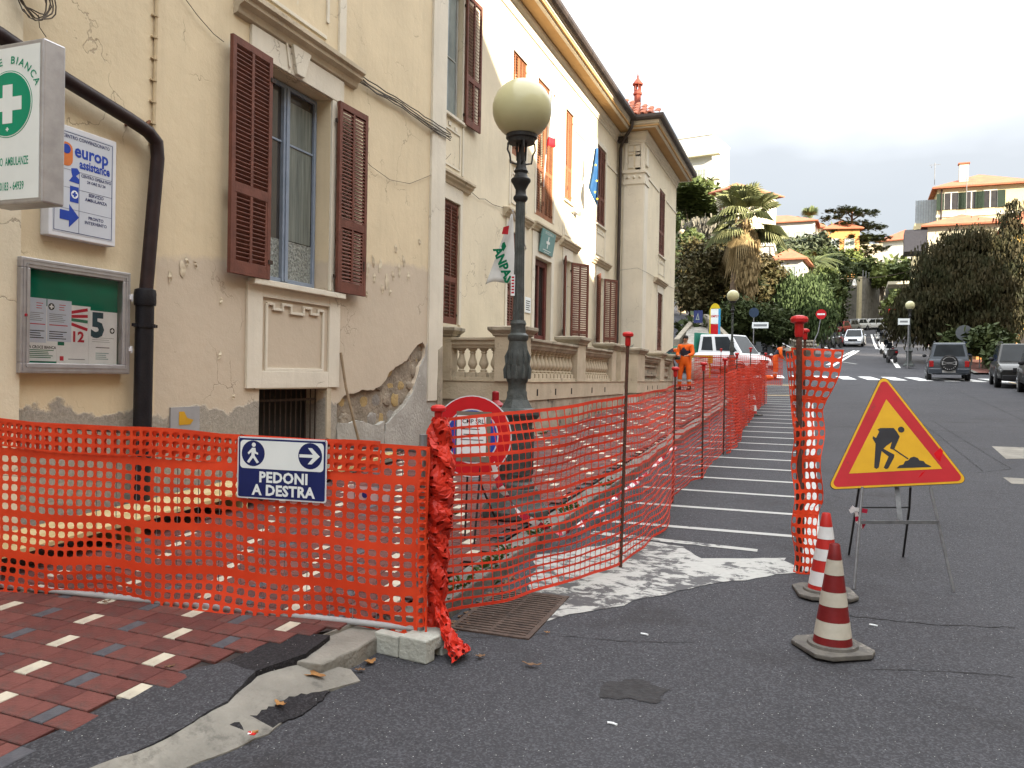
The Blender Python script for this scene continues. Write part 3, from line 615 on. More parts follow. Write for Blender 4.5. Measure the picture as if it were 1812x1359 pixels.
# trims main facade
def surround(fr,x0,x1,y0,y1,w=.11,top=.3,d=.025):
    tr=MB(); tr.prism(fr,[(x0-w,y0),(x0,y0),(x0,y1),(x1,y1),(x1,y0),(x1+w,y0),(x1+w,y1+top),(x0-w,y1+top)],0,d); villa.part('window_surround',tr,TRIM,bev=.003)
for a in ((12.5,13.74,2.52,4.76),(16.28,17.32,2.62,4.76),(20.50,21.22,1.7,4.72),(24.05,24.90,1.7,4.70)): surround(fB,*a)
surround(fB,18.12,19.42,1.6,4.46,.2,.58); surround(fW,29.5,30.55,2.62,4.75)
def apron(fr,x0,x1,y0,y1):
    tr=MB(); tr.fbox(fr,x0-.12,x1+.12,y1-.05,y1,0,.06); villa.part('window_sill',tr,TRIM,bev=.003); tr=MB(); tr.fbox(fr,x0-.1,x0-.04,y0,y1-.05,0,.02); tr.fbox(fr,x1+.04,x1+.1,y0,y1-.05,0,.02); tr.fbox(fr,x0+.05,x0+.08,y0+.05,y1-.25,0,.018); tr.fbox(fr,x1-.08,x1-.05,y0+.05,y1-.25,0,.018); tr.fbox(fr,x0+.08,x1-.08,y0+.05,y0+.08,0,.0185); tr.fbox(fr,x0+.08,x1-.08,y1-.28,y1-.25,0,.0185)
    for i in range(4): 
        xx=x0+.12+(x1-x0-.24)*(i+.5)/4; tr.fbox(fr,xx-.05,xx+.05,y1-.20-.04*(i%2),y1-.13-.04*(i%2),0,.02)
    villa.part('apron_moulding',tr,TRIM,kind='stuff')
for x0,x1 in ((12.45,13.76),(16.42,17.36),(20.45,21.2),(23.85,24.95)): apron(fB,x0,x1,5.32,6.3)
apron(fW,29.6,30.8,5.4,6.15)
for x0,x1 in ((12.45,13.76),(16.42,17.36),(18.12,19.5),(20.45,21.2),(23.85,24.95)): surround(fB,x0,x1,6.35 if x0!=18.12 else 5.47,8.7,.09,.15,.02)
cp=[(0,0),(.05,.01),(.07,.06),(.12,.09),(.12,.12),(.16,.14),(.16,.18),(0,.20)]
for i,(fr,x0,x1,z) in enumerate(((fB,12.3,14.15,5.03),(fB,15.98,17.65,5.0),(fB,17.85,19.85,5.05),(fB,20.1,21.75,5.03),(fB,23.35,25.5,5.03),(fW,28.7,31.0,5.02))):
    b=MB(); X=fr.o.x; b.sweep([(X,x0,0),(X,x1,0)],[(o,z+hh) for o,hh in cp]); villa.part('window_cornice',b,STUC,bev=.003)
# string lines, frieze, eaves
path=[(XA,-9,0),(XA,11.1,0),(XB,11.1,0),(XB,26.6,0),(XW,26.6,0),(XW,33.4,0),(-14,33.4,0)]
def sw(name,prof,m,p=path,**k): b=MB(); b.sweep(p,prof); return villa.part(name,b,m,**k)
sw('frieze',[(0,9.42),(.03,9.43),(.03,9.5),(.06,9.53),(.06,9.62),(.11,9.70),(.11,9.78),(0,9.78)],TRIM)
sw('eaves_soffit',[(0,9.80),(.56,9.80),(.56,9.84),(0,9.84)],OCHRE)
sw('eaves_cornice',[(.42,9.77),(.50,9.77),(.50,9.86),(.56,9.90),(.56,9.97),(.60,10.0),(.60,10.06),(.1,10.06),(.1,9.85),(.42,9.85)],TRIM)
sw('gutter',[(.60,9.98),(.64,9.96),(.70,9.99),(.73,10.05),(.73,10.14),(.60,10.14)],GUT)
sw('string_course',[(0,8.36),(.03,8.37),(.03,8.42),(0,8.43)],TRIM,[(XB,25.05,0),(XB,26.6,0),(XW,26.6,0),(XW,29.4,0)]); sw('string_course',[(0,8.36),(.03,8.37),(.03,8.42),(0,8.43)],TRIM,[(XW,31.0,0),(XW,33.4,0)]); sw('string_course',[(0,8.36),(.02,8.37),(.02,8.40),(0,8.41)],TRIM,[(XB,21.4,0),(XB,23.7,0)])
# roofs
rf=MB(); e=.62; zr=10.12; sl_=.32
def hip(x0,x1,y0,y1):
    w=(x1-x0)/2; zt=zr+w*sl_; rf.add([(x0,y0,zr),(x1,y0,zr),(x1,y1,zr),(x0,y1,zr),(x0+w,y0+w,zt),(x0+w,y1-w,zt)],[(0,1,4),(1,2,5,4),(2,3,5),(3,0,4,5),(3,2,1,0)])
hip(-16,XB+e,-9,34);  hip(-16.2,XA+e,-9.1,11.1+e); w2=(33.4-26.6+2*e)/2; rf.add([(-16,26.6-e,zr),(XW+e,26.6-e,zr),(XW+e,33.4+e,zr),(-16,33.4+e,zr),(-13,30,zr+w2*.62),(XW+e-w2,30,zr+w2*.62)],[(0,1,5,4),(1,2,5),(2,3,4,5),(3,0,4),(3,2,1,0)]); roof=villa.part('roof',rf,ROOFT,label='terracotta tiled hipped roof')
tm_=MB(); 
for k in range(8):      # rows of barrel tiles on the hip that faces the camera
    for i in range(10-k):
        x=-4.82-i*.24-k*.28; y=26.02+k*.30; z=zr+.03+k*.30*.62; b=MB(); n=6; v=[]
        for j in range(2):
            for q in range(n+1): a=math.pi*q/n; v.append((x+(.11-.015*j)*math.cos(a),y+j*.36-.04,z+.075*math.sin(a)+j*.36*.62+(.035 if j==0 else 0)))
        b.add(v,[(q,q+1,n+2+q,n+1+q) for q in range(n)]); b.add([(v_[0],v_[1]-.001,v_[2]-.028) for v_ in v[:n+1]]+v[:n+1],[(q,q+1,n+2+q,n+1+q) for q in range(n)])
        o=villa.part('roof_tile',b,ROOFT,roof,fix=False)
# chimney
c=wy(1128,178,28.2); RC=mat('red_chimney_terracotta',(.22,.055,.035),(.15,.04,.03),.8,9,.2)
s_=28.2/1420*1.0; ch=MB(); ch.lathe((c.x,28.2,c.z-.6),[(.12,0),(.12,.78),(.16,.80),(.16,.86),(.13,.9),(.13,.95)],8); cho=villa.part('chimney',ch,RC,roof)
for i in range(6):
    a=i*math.pi/3; ch=MB(); ch.tube([(c.x+.11*math.cos(a),28.2+.11*math.sin(a),c.z+.33),(c.x+.11*math.cos(a),28.2+.11*math.sin(a),c.z+.55)],.022,5); villa.part('chimney_colonnette',ch,RC,roof)
ch=MB(); ch.lathe((c.x,28.2,c.z+.54),[(.18,0),(.19,.04),(.13,.12),(.05,.22),(.03,.26),(.035,.3),(.008,.42)],10); villa.part('chimney_cap',ch,RC,roof)
# wing corner ornament (side facing the camera and the street corner)
mb=MB()
def sB(x0,x1,y0,y1,d): mb.fbox(fS,x0,x1,y0,y1,0,d)
sB(-5.98,-5.30,.9,8.05,.03); sB(-6.0,-5.27,8.05,8.15,.06); sB(-5.98,-5.28,8.15,8.42,.04); sB(-6.02,-5.24,8.42,8.52,.08); sB(-5.97,-5.86,8.52,9.42,.035); sB(-5.42,-5.30,8.52,9.42,.035); sB(-5.86,-5.42,9.36,9.42,.035)
for x0 in (-5.83,-5.60): sB(x0,x0+.17,8.60,8.98,.03); sB(x0+.02,x0+.15,9.04,9.10,.045); sB(x0,x0+.17,9.14,9.34,.035)
for x0 in (-5.88,-5.68,-5.48): mb.sphere(fS.p(x0+.05,8.285,.035),.055,10,6)
villa.part('corner_pilaster',mb,TRIM,bev=.006); mb=MB(); mb.fbox(fW,26.6,27.2,.9,8.05,0,.03); mb.fbox(fW,26.6,27.25,8.05,8.15,0,.06); mb.fbox(fW,26.6,27.2,8.15,8.42,0,.04); mb.fbox(fW,26.6,27.28,8.42,8.52,0,.08); mb.fbox(fW,26.75,27.1,8.7,9.3,0,.06); 
villa.part('corner_pilaster',mb,TRIM,bev=.006)
mb=MB(); mb.prism(fS,jag([(-5.9,2.55),(-5.5,2.72),(-5.62,2.5),(-5.85,2.32)],.03,.06,4),.03,.034); mb.fbox(fW,26.75,26.95,2.2,2.5,.03,.036); villa.part('bare_patch',mb,CEM)
mb=MB(); x_,y_=-5.64,25.86; mb.tube([(x_+.06,y_+.02,10.0),(x_+.04,y_+.05,9.75),(-5.95,26.25,9.45),(-6.08,26.46,9.25),(-6.08,26.46,1.6)],.055,10); dp=villa.part('downpipe',mb,GUT,smooth=True); mb=MB(); mb.box(-6.2,-5.85,26.35,26.6,9.45,9.62); villa.part('pipe_stain_box',mb,GUT)
# shutters of main facade and wing
def closed(fr,x0,x1,y0,y1,m=BROWN): w=(x1-x0)/2; shutter(fr,x0,w-.005,y0,y1,0,1,1,-.04,m); shutter(fr,x1,w-.005,y0,y1,0,-1,1,-.04,m)
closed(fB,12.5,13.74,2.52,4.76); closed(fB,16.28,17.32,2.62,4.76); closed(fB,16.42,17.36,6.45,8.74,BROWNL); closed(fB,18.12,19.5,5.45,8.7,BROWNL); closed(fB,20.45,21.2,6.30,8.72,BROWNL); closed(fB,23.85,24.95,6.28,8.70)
shutter(fB,13.80,.64,6.28,8.72,3,1,1,.06,label='open brown shutter high by the corner of the near block'); shutter(fB,12.44,.6,6.28,8.72,3,-1,1,.06)
closed(fW,29.6,30.8,6.15,8.6); closed(fW,29.5,30.55,2.62,4.75)
shutter(fB,20.52,.62,1.75,4.72,20,-1,1,.03,small=False); shutter(fB,21.2,.66,1.75,4.72,30,1,1,.03,small=False); shutter(fB,24.05,.5,1.75,4.72,25,-1,1,.03,small=False); shutter(fB,24.92,.6,1.75,4.72,30,1,1,.03,small=False)
casement(villa,fB,12.47,13.74,6.32,8.68,-.12,mat('grey_window_frame',(.36,.37,.35),None,.6),mat('pale_sky_glass',(.17,.20,.20),(.28,.32,.31),.08,1.2,spec=.8),bar=[7.4])
for x0,x1 in ((20.52,21.2),(24.07,24.88)): mb=MB(); mb.fbox(fB,x0,x1,1.72,4.7,-.16,-.10); d=villa.part('inner_door',mb,WHITEP,label='white inner door between open shutters'); mb=MB(); mb.fbox(fB,x0+.1,x0+.14,2.6,3.0,-.10,-.07); villa.part('door_handle',mb,RUST,d)
# entrance door
DR=mat('red_brown_door',(.13,.035,.028),(.09,.025,.02),.5,6,.1); mb=MB()
mb.fbox(fB,18.14,18.30,1.6,4.44,-.20,-.10); mb.fbox(fB,19.24,19.40,1.6,4.44,-.20,-.10); mb.fbox(fB,18.30,19.24,4.3,4.44,-.199,-.101); mb.fbox(fB,18.30,19.24,1.6,2.6,-.199,-.12); mb.fbox(fB,18.72,18.82,2.6,4.3,-.198,-.11); mb.fbox(fB,18.36,18.66,1.8,2.45,-.12,-.10); mb.fbox(fB,18.9,19.18,1.8,2.45,-.12,-.10)
d=villa.part('entrance_door',mb,DR,bev=.004); mb=MB(); mb.fbox(fB,18.3,19.24,2.6,4.3,-.18,-.17); villa.part('pane',mb,GLASSD,d)
g=MB()
for i in range(8): g.tube([fB.p(18.34+i*.12,2.62,-.14),fB.p(18.34+i*.12,4.28,-.14)],.008,5)
villa.part('door_grille',g,RUST,d)
# ------------------------------------------------------------- terrace with balustrade
ter=T('terrace_balustrade','weathered cream terrace wall with stone balusters in front of the villa','balustrade',(XC,11.7,.62))
fC=Fr((XC,0,0),(0,1,0),(0,0,1)); fD=Fr((0,11.75,0),(1,0,0),(0,0,1))
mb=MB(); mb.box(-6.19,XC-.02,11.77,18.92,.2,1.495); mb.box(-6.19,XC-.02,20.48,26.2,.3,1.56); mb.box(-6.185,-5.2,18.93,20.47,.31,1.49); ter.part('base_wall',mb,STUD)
def lp(pts,prof,name,m=STUC,bev=.006): b=MB(); b.sweep(pts,prof); return ter.part(name,b,m,bev=bev)
loop=[(-5.62,11.75,0),(XC,11.75,0),(XC,18.95,0)]; loop2=[(XC,20.45,0),(XC,26.2,0)]
for l in (loop,loop2): lp(l,[(-.3,1.20),(0,1.20),(.0,1.48),(.02,1.50),(-.3,1.50)],'plinth')
def rail(p):
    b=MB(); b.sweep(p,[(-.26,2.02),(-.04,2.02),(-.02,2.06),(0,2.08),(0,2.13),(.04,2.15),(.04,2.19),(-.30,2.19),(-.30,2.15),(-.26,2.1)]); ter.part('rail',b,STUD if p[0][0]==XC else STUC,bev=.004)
    b=MB(); b.sweep(p,[(-.25,1.50),(-.03,1.50),(-.03,1.56),(-.25,1.56)]); ter.part('bottom_rail',b,STUC,bev=.004)
rail([(-5.40,11.75,0),(-4.64,11.75,0)]); rail([(XC,12.0,0),(XC,14.75,0)]); rail([(XC,15.34,0),(XC,17.6,0)]); rail([(XC,21.4,0),(XC,23.8,0)]); rail([(XC,24.5,0),(XC,25.9,0)])
def pillar(x0,x1,y0,y1,zt=2.20,cap=True,m=STUC,panel=False):
    b=MB(); b.box(x0,x1,y0,y1,1.50,zt); 
    if panel: b.fbox(fD,x0+.04,x1-.04,1.62,2.1,.0,.012)
    p=ter.part('pillar',b,m,bev=.008)
    b=MB(); cx,cy=(x0+x1)/2,(y0+y1)/2; a,c_=(x1-x0)/2,(y1-y0)/2
    pr=[(.0,zt),(.03,zt+.02),(.03,zt+.04),(.09,zt+.10),(.09,zt+.15),(0,zt+.17)]; v=[];f=[]
    for o,z in pr: v+=[(cx-a-o,cy-c_-o,z),(cx+a+o,cy-c_-o,z),(cx+a+o,cy+c_+o,z),(cx-a-o,cy+c_+o,z)]
    for j in range(5):
        for i in range(4): f.append((4*j+i,4*j+(i+1)%4,4*j+4+(i+1)%4,4*j+4+i))
    f+=[(3,2,1,0),(20,21,22,23)]; b.add(v,f); ter.part('pillar_cap',b,STUD,p,bev=.006)
pillar(-5.68,-5.40,11.74,12.0,panel=True); pillar(-4.64,XC+.01,11.70,12.02); pillar(-4.5,XC+.01,14.75,15.34); pillar(-4.5,XC+.01,17.6,18.0); pillar(-4.5,XC+.01,18.5,18.95); pillar(-4.55,XC+.01,20.455,21.4); pillar(-4.5,XC+.01,23.8,24.5); pillar(-4.5,XC+.01,25.9,26.3)
BP=[(.075,0),(.075,.10),(.05,.11),(.06,.14),(.035,.17),(.045,.19),(.078,.26),(.072,.32),(.045,.42),(.038,.49),(.05,.50),(.05,.52),(.04,.53),(.06,.56),(.07,.57),(.07,.60)]
bmesh_bal=None
def baluster(x,y):
    global bmesh_bal
    if bmesh_bal is None: b=MB(); b.lathe((0,0,0),[(r_,z_*.77) for r_,z_ in BP],12); b.box(-.075,.075,-.075,.075,0,.072); bmesh_bal=b.mesh('baluster',[STUC],smooth=True); fixn(bmesh_bal); bmesh_bal.set_sharp_from_angle(angle=R(38))
    o=bpy.data.objects.new('baluster',bmesh_bal); COL.objects.link(o); o.parent=ter.o; o.location=Vector((x,y,1.56))-ter.loc
for i in range(4): baluster(-5.28+i*.195,11.89)
def runb(y0,y1):
    n=round((y1-y0)/.215)
    for i in range(n): baluster(XC-.14,y0+(i+.5)*(y1-y0)/n)
runb(12.02,14.75); runb(15.34,17.6)
for y0,y1 in ((21.4,23.8),(24.5,25.9)): mb=MB(); mb.fbox(fC,y0,y1,1.56,2.02,-.2,-.1); mb.fbox(fC,y0+.2,y1-.2,1.65,1.70,-.1,-.05); mb.fbox(fC,y0+.2,y1-.2,1.90,1.94,-.1,-.05); ter.part('solid_panel',mb,STUD)
mb=MB(); mb.fbox(fC,18.0,18.5,1.5,2.0,-.3,-.1); ter.part('solid_panel',mb,STUD)
for y in (12.4,13.4,14.4,15.9,17.0,21.9,22.6,23.4): mb=MB(); mb.fbox(fC,y-.03,y+.03,1.27,1.38,.0,.004); ter.part('weep_hole',mb,DARKIN)
for i in range(3): mb=MB(); mb.box(-5.19,-4.12-.30*i,18.96+.004*i,20.44-.004*i,(.55,1.121,1.301)[i],1.12+.18*i); ter.part('step',mb,mat('pale_step',(.45,.43,.38),None,.8,4,.2),bev=.01)
bt=MB(); bt.prism(fD,jag([(-4.55,1.95),(-4.3,1.85),(-4.22,1.70),(-4.3,1.66),(-4.45,1.8)],.03,.05,3),.047,.050); ter.part('stain',bt,STUD) if False else None
# ================================================================== unseen houses added across the street, outlines shaped to cast the facade's shade
def opposite(name,label,y0,prof,x0=12.0,x1=24.0,col=(.50,.36,.20)):
    t=T(name,label,'building',(x0,y0,SL*y0)); b=MB(); f=Fr((x0,0,0),(0,-1,0),(0,0,1)); ys=[p[0] for p in prof]
    b.prism(f,[(-ys[0],-3)]+[(-y,z) for y,z in prof]+[(-ys[-1],-3)],-(x1-x0),0); t.part('wall',b,mat(name+'_plaster',col,None,.9,1,.3),fix=True)
    k=0
    for y in rng(ys[0]+1.5,ys[-1]-1.5,3.2):
        for z in (1.2,4.6,8.0,11.4):
            if z+2>min(p[1] for p in prof): continue
            zz=z+SL*y; b=MB(); b.fbox(f,-y-.55,-y+.55,zz,zz+1.7,.0,.05); t.part('window',b,GLASSD)
    b=MB(); b.fbox(f,-ys[-1],-ys[0],-2,.9+SL*y0,.05,.08) if False else None
    return t
opposite('caster_house','unseen tall ochre house added across the street, sloping roof shaped to cut the sun patch',-40,[(-40,21),(-2,19.3),(3.1,16.7),(4.5,15.9),(7.2,14.7),(10.3,13.4),(12.35,12.7)])
opposite('caster_apartments','unseen long cream apartment block added across the street to shade the villa',12.4,[(12.4,19.4),(46,20.2)],col=(.55,.48,.36))
# ================================================================== box sign, wall sign, notice board
ALU=mat('brushed_aluminium',(.42,.41,.42),(.34,.33,.34),.38,9,.05,metal=.6); SIGNW=mat('white_sign_face',(.74,.78,.78),(.69,.73,.73),.35,3); GREEN=mat('sign_green',(.0,.27,.15),(.0,.24,.13),.4,5); NAVY=mat('sign_navy',(.012,.020,.11),(.010,.016,.09),.4,5)
BLUE=mat('sign_blue',(.02,.06,.35),(.02,.05,.30),.4,5); ORNG=mat('logo_orange',(.60,.18,.05),None,.5); PLSTW=mat('white_frame_plastic',(.62,.63,.66),(.56,.57,.60),.4,5); BLK=mat('black_print',(.02,.02,.022),None,.6); GREYP=mat('grey_print',(.22,.23,.24),None,.6); REDP=mat('red_print',(.45,.02,.04),None,.5)
YB=3.58; xr=wy(78,66,YB).x; zt=wy(76,66,YB).z; zb=wy(80,357,YB).z; xl=xr-.46; D=.155
bs=T('ambulance_sign','white illuminated box sign with green circle and white cross jutting from the villa wall','sign',(-5.25,YB,zb))
f=Fr((0,YB,0),(1,0,0),(0,0,1)); b=MB(); b.box(xl,xr,YB,YB+D,zb,zt); body=bs.part('sign_box',b,ALU,bev=.012)
b=MB(); b.fbox(f,xl+.03,xr-.03,zb+.03,zt-.03,0,.003); face=bs.part('sign_face',b,SIGNW)
xc=wy(15,185,YB).x; zc=wy(15,185,YB).z; rr=wy(15,128,YB).z-zc
b=MB(); b.prism(f,disc(f,xc,zc,rr+.008,40),.003,.004,0); b.prism(f,disc(f,xc,zc,rr+.003,40),.004,.005,1); b.prism(f,disc(f,xc,zc,rr-.003,40),.005,.006,0); bs.part('green_disc',b,[GREEN,SIGNW],face)
a=rr*.60; c_=rr*.21; b=MB(); b.prism(f,[(xc-c_,zc-a),(xc+c_,zc-a),(xc+c_,zc-c_),(xc+a,zc-c_),(xc+a,zc+c_),(xc+c_,zc+c_),(xc+c_,zc+a),(xc-c_,zc+a),(xc-c_,zc+c_),(xc-a,zc+c_),(xc-a,zc-c_),(xc-c_,zc-c_)],.006,.0075); bs.part('white_cross',b,SIGNW,face)
b=MB(); q=.012; b.prism(f,[(xc-q/3,zc-rr*.78-q),(xc+q/3,zc-rr*.78-q),(xc+q/3,zc-rr*.78-q/3),(xc+q,zc-rr*.78-q/3),(xc+q,zc-rr*.78+q/3),(xc+q/3,zc-rr*.78+q/3),(xc+q/3,zc-rr*.78+q),(xc-q/3,zc-rr*.78+q),(xc-q/3,zc-rr*.78+q/3),(xc-q,zc-rr*.78+q/3),(xc-q,zc-rr*.78-q/3),(xc-q/3,zc-rr*.78-q/3)],.006,.0075); bs.part('small_cross',b,SIGNW,face)
fc=Fr((xc,YB,zc),(1,0,0),(0,0,1))
bs.part('lettering',textmb(None,fc,.062,arc=rr+.045,z=.005,bold=.001,ay='BOTTOM_BASELINE',spacing=1.25).__class__ and textmb("CROCE BIANCA",fc,.062,arc=rr+.045,z=.005,bold=.001,ay='BOTTOM_BASELINE',spacing=1.25) if False else textmb("CROCE  BIANCA",fc,.064,arc=rr+.05,z=.005,bold=.0008,ay='BOTTOM_BASELINE',spacing=1.3),GREEN,face,fix=False)
zt1=wy(45,284,YB).z; zt2=wy(45,328,YB).z
ft=Fr((xc,YB,0),(1,0,0),(0,0,1))
def ptext(t,s,x,y,size,m,parent,fr,z=.004,bold=.0,sx=1,**k): return t.part('lettering',textmb(s,Fr(fr.p(x,y),fr.r,fr.u),size,z=z,bold=bold,sx=sx,**k),m,parent,fix=False)
ptext(bs,"SERVIZIO  AMBULANZE",0,zt1,.072,GREEN,face,ft,bold=.0012,sx=.47); ptext(bs,"TEL. 0183 - 64939",0,zt2,.072,GREEN,face,ft,bold=.0012,sx=.53)
b=MB(); b.tube([(-5.27,YB+.08,zb+.2),(xl,YB+.08,zb+.2)],.02,8); b.tube([(-5.27,YB+.08,zt-.15),(xl,YB+.08,zt-.15)],.02,8); bs.part('bracket',b,ALU)
# wall sign
f=Fr((XA+.055,0,0),(0,1,0),(0,0,1))
e0=wx(92,232,XA+.06); e1=wx(202,252,XA+.06); e2=wx(198,437,XA+.06); y0,y1,z0,z1=4.42,e1.y,e2.z,e1.z-.0
y0=y1-.60; es=T('assistance_sign','white framed wall sign with blue lettering and icons behind the box sign','sign',(XA,y0,z0)); b=MB(); b.fbox(f,y0,y1,z0,z1,-.055,.03); fr_=es.part('frame',b,PLSTW,bev=.006)
b=MB(); b.fbox(f,y0+.03,y1-.03,z0+.035,z1-.035,.03,.032); pn=es.part('panel',b,mat('sign_grey_white',(.50,.53,.58),(.47,.50,.55),.4,4))
b=MB(); 
for (a1,a2,c1,c2) in ((y0+.04,y1-.04,z0+.045,z0+.049),(y0+.04,y1-.04,z1-.05,z1-.046),(y1-.044,y1-.04,z0+.049,z1-.05),(y0+.04,y0+.044,z0+.049,z1-.05)): b.fbox(f,a1,a2,c1,c2,.032,.0335)
for q in (.33,.49,.68): zz=z0+(z1-z0)*(1-q)-.05; b.fbox(f,y0+.044,y1-.044,zz,zz+.002,.032,.0332)
b.fbox(f,y1-.345,y1-.343,z0+.05,z0+(z1-z0)*.67-.05,.032,.0333); es.part('border_lines',b,NAVY,pn)
H_=z1-z0
def et(s,yy,q,size,m=NAVY,**k): ptext(es,s,yy,z1-q*H_,size,m,pn,f,z=.0335,**k)
et("CENTRO CONVENZIONATO",y1-.28,.095,.036,bold=.0006,sx=.9); et("europ",y1-.235,.205,.135,BLUE,bold=.004,sx=.95); et("assistance",y1-.205,.315,.095,BLUE,bold=.003,sx=.74)
et("CENTRO OPERATIVO",y1-.19,.415,.032,sx=.9,bold=.0006); et("24 ORE SU 24",y1-.19,.46,.032,sx=.9,bold=.0006); et("SERVIZIO",y1-.19,.575,.034,bold=.0006); et("AMBULANZA",y1-.19,.62,.034,bold=.0006); et("PRONTO",y1-.19,.785,.034,bold=.0006); et("INTERVENTO",y1-.19,.83,.034,bold=.0006)
b=MB(); yc=y1-.42; zc2=z1-.80*H_; b.prism(f,[(yc-.09,zc2-.035),(yc-.01,zc2-.035),(yc-.01,zc2-.085),(yc+.075,zc2),(yc-.01,zc2+.085),(yc-.01,zc2+.035),(yc-.09,zc2+.035)],.032,.034); es.part('arrow_icon',b,BLUE,pn)
b=MB(); zc3=z1-.60*H_; yc=y1-.385; b.fbox(f,yc-.04,yc+.035,zc3-.06,zc3+.06,.032,.0335); b.prism(f,disc(f,yc,zc3,.03),.0335,.0345,1); b.fbox(f,yc-.008,yc+.008,zc3-.02,zc3+.02,.0345,.035); b.fbox(f,yc-.02,yc+.02,zc3-.008,zc3+.0079,.0345,.0352); es.part('cross_icon',b,[BLUE,SIGNW],pn)
b=MB(); zc4=z1-.43*H_; b.prism(f,[(yc-.05,zc4-.05),(yc+.04,zc4-.055),(yc+.04,zc4-.02),(yc+.01,zc4+.0),(yc+.045,zc4+.03),(yc+.02,zc4+.06),(yc-.03,zc4+.05),(yc-.03,zc4+.02),(yc-.02,zc4-.01)],.032,.0335); es.part('phone_icon',b,BLUE,pn)
b=MB(); b.prism(f,rrect(y1-.52,y1-.405,z1-.36*H_,z1-.15*H_,.05),.032,.034); b.prism(f,disc(f,y1-.46,z1-.21*H_,.035),.034,.036,1); es.part('logo',b,[ORNG,BLUE],pn)
# notice board
f=Fr((XA+.09,0,0),(0,1,0),(0,0,1)); q0=wx(38,452,XA+.09); q1=wx(232,484,XA+.09); q2=wx(230,662,XA+.09); y0,y1,z0,z1=q0.y,q1.y,q2.z,(q0.z+q1.z)/2
nb=T('notice_board','grey aluminium notice board with green backing and pinned papers','notice board',(XA,y0,z0)); b=MB(); w=.075
b.fbox(f,y0,y1,z0,z0+w,-.09,0); b.fbox(f,y0,y1,z1-w,z1,-.09,0); b.fbox(f,y0,y0+w,z0+w,z1-w,-.09,-.0005); b.fbox(f,y1-w,y1,z0+w,z1-w,-.09,-.0005); nb.part('frame',b,ALU,bev=.006)
b=MB(); 
for k,(o,d) in enumerate(((.02,.004),(.045,.006))): b.fbox(f,y0+o,y1-o,z0+o-.003,z0+o+.003,0,d); b.fbox(f,y0+o,y1-o,z1-o-.003,z1-o+.003,0,d); b.fbox(f,y0+o-.003,y0+o+.003,z0+o+.003,z1-o-.003,0,d); b.fbox(f,y1-o-.003,y1-o+.003,z0+o+.003,z1-o-.003,0,d)
nb.part('frame_rib',b,ALU)
b=MB(); b.fbox(f,y0+w,y1-w,z0+w,z1-w,-.07,-.06); bk=nb.part('green_backing',b,mat('green_baize',(.0,.14,.08),(.0,.12,.07),.9,5))
PAPER=mat('paper',(.74,.77,.78),(.66,.69,.71),.7,6); PAPB=mat('bluish_paper',(.52,.58,.68),(.47,.53,.63),.7,6)
Wd=y1-y0-2*w; Hh=z1-z0-2*w
def paper(u0,u1,v0,v1,k,m=PAPER): b=MB(); b.fbox(f,y0+w+u0*Wd,y0+w+u1*Wd,z0+w+v0*Hh,z0+w+v1*Hh,-.06+k*.002,-.058+k*.002); return nb.part('paper',b,m)
def bars(p,u0,u1,v0,v1,n,m,k,fill=.5,ragged=.3,seed=1):
    rnd=random.Random(seed); b=MB()
    for i in range(n):
        v=v1-(i+.5)*(v1-v0)/n; hh=(v1-v0)/n*fill/2; ue=u1-(u1-u0)*rnd.random()*ragged; b.fbox(f,y0+w+u0*Wd,y0+w+ue*Wd,z0+w+(v-hh)*Hh,z0+w+(v+hh)*Hh,-.058+k*.002,-.0575+k*.002)
    nb.part('print_lines',b,m,p)
def bt(p,s,u,v,size,m,k,**kw): ptext(nb,s,y0+w+u*Wd,z0+w+v*Hh,size,m,p,f,z=-.0575+k*.002,**kw)
pA=paper(.0,.33,.02,.62,0); bars(pA,.04,.30,.05,.15,5,mat('green_print',(.05,.2,.12),None,.6),0); bt(pA,"LA CROCE BIANCA",.17,.17,.03,BLK,0,bold=.001,sx=.9)
pB=paper(.0,.21,.22,.70,1,PAPB); pC=paper(.22,.47,.24,.70,1,PAPB)
for p,u in ((pB,.01),(pC,.24)): bars(p,u,u+.18,.45,.55,5,GREYP,1,.35); bars(p,u,u+.19,.41,.43,1,REDP,1,.5,0); bars(p,u,u+.19,.26,.36,4,BLK,1,.4); bars(p,u+.10,u+.17,.58,.66,3,REDP,1,.3)
for p,u,v in ((pC,.26,.62),(pB,.0,.62),(pA,.02,.10)):
    b=MB(); b.prism(f,disc(f,y0+w+u*Wd,z0+w+v*Hh,.026),-.0555,-.055,0); yy,zz=y0+w+u*Wd,z0+w+v*Hh; b.fbox(f,yy-.006,yy+.006,zz-.017,zz+.017,-.055,-.0545,1); b.fbox(f,yy-.017,yy+.017,zz-.006,zz+.0059,-.055,-.0544,1); nb.part('cross_emblem',b,[BLK,PAPER],p)
pD=paper(.40,.68,.0,.66,0); pE=paper(.66,.99,.0,.62,2)
bt(pE,"5",.76,.44,.26,mat('dark_teal_print',(.03,.07,.09),None,.6),2,bold=.012,sx=1.0); bars(pE,.70,.96,.25,.32,3,GREYP,2,.2); bars(pE,.74,.9,.19,.20,1,BLK,2,.9,0); bars(pE,.74,.9,.05,.14,4,mat('pale_print',(.3,.42,.42),None,.6),2,.5); b=MB(); b.prism(f,disc(f,y0+w+.93*Wd,z0+w+.40*Hh,.024),-.0535,-.053); yy,zz=y0+w+.93*Wd,z0+w+.40*Hh; b.fbox(f,yy-.005,yy+.005,zz-.015,zz+.015,-.053,-.0525,1); b.fbox(f,yy-.015,yy+.015,zz-.005,zz+.0049,-.053,-.0524,1); nb.part('cross_emblem',b,[BLK,PAPER],pE)
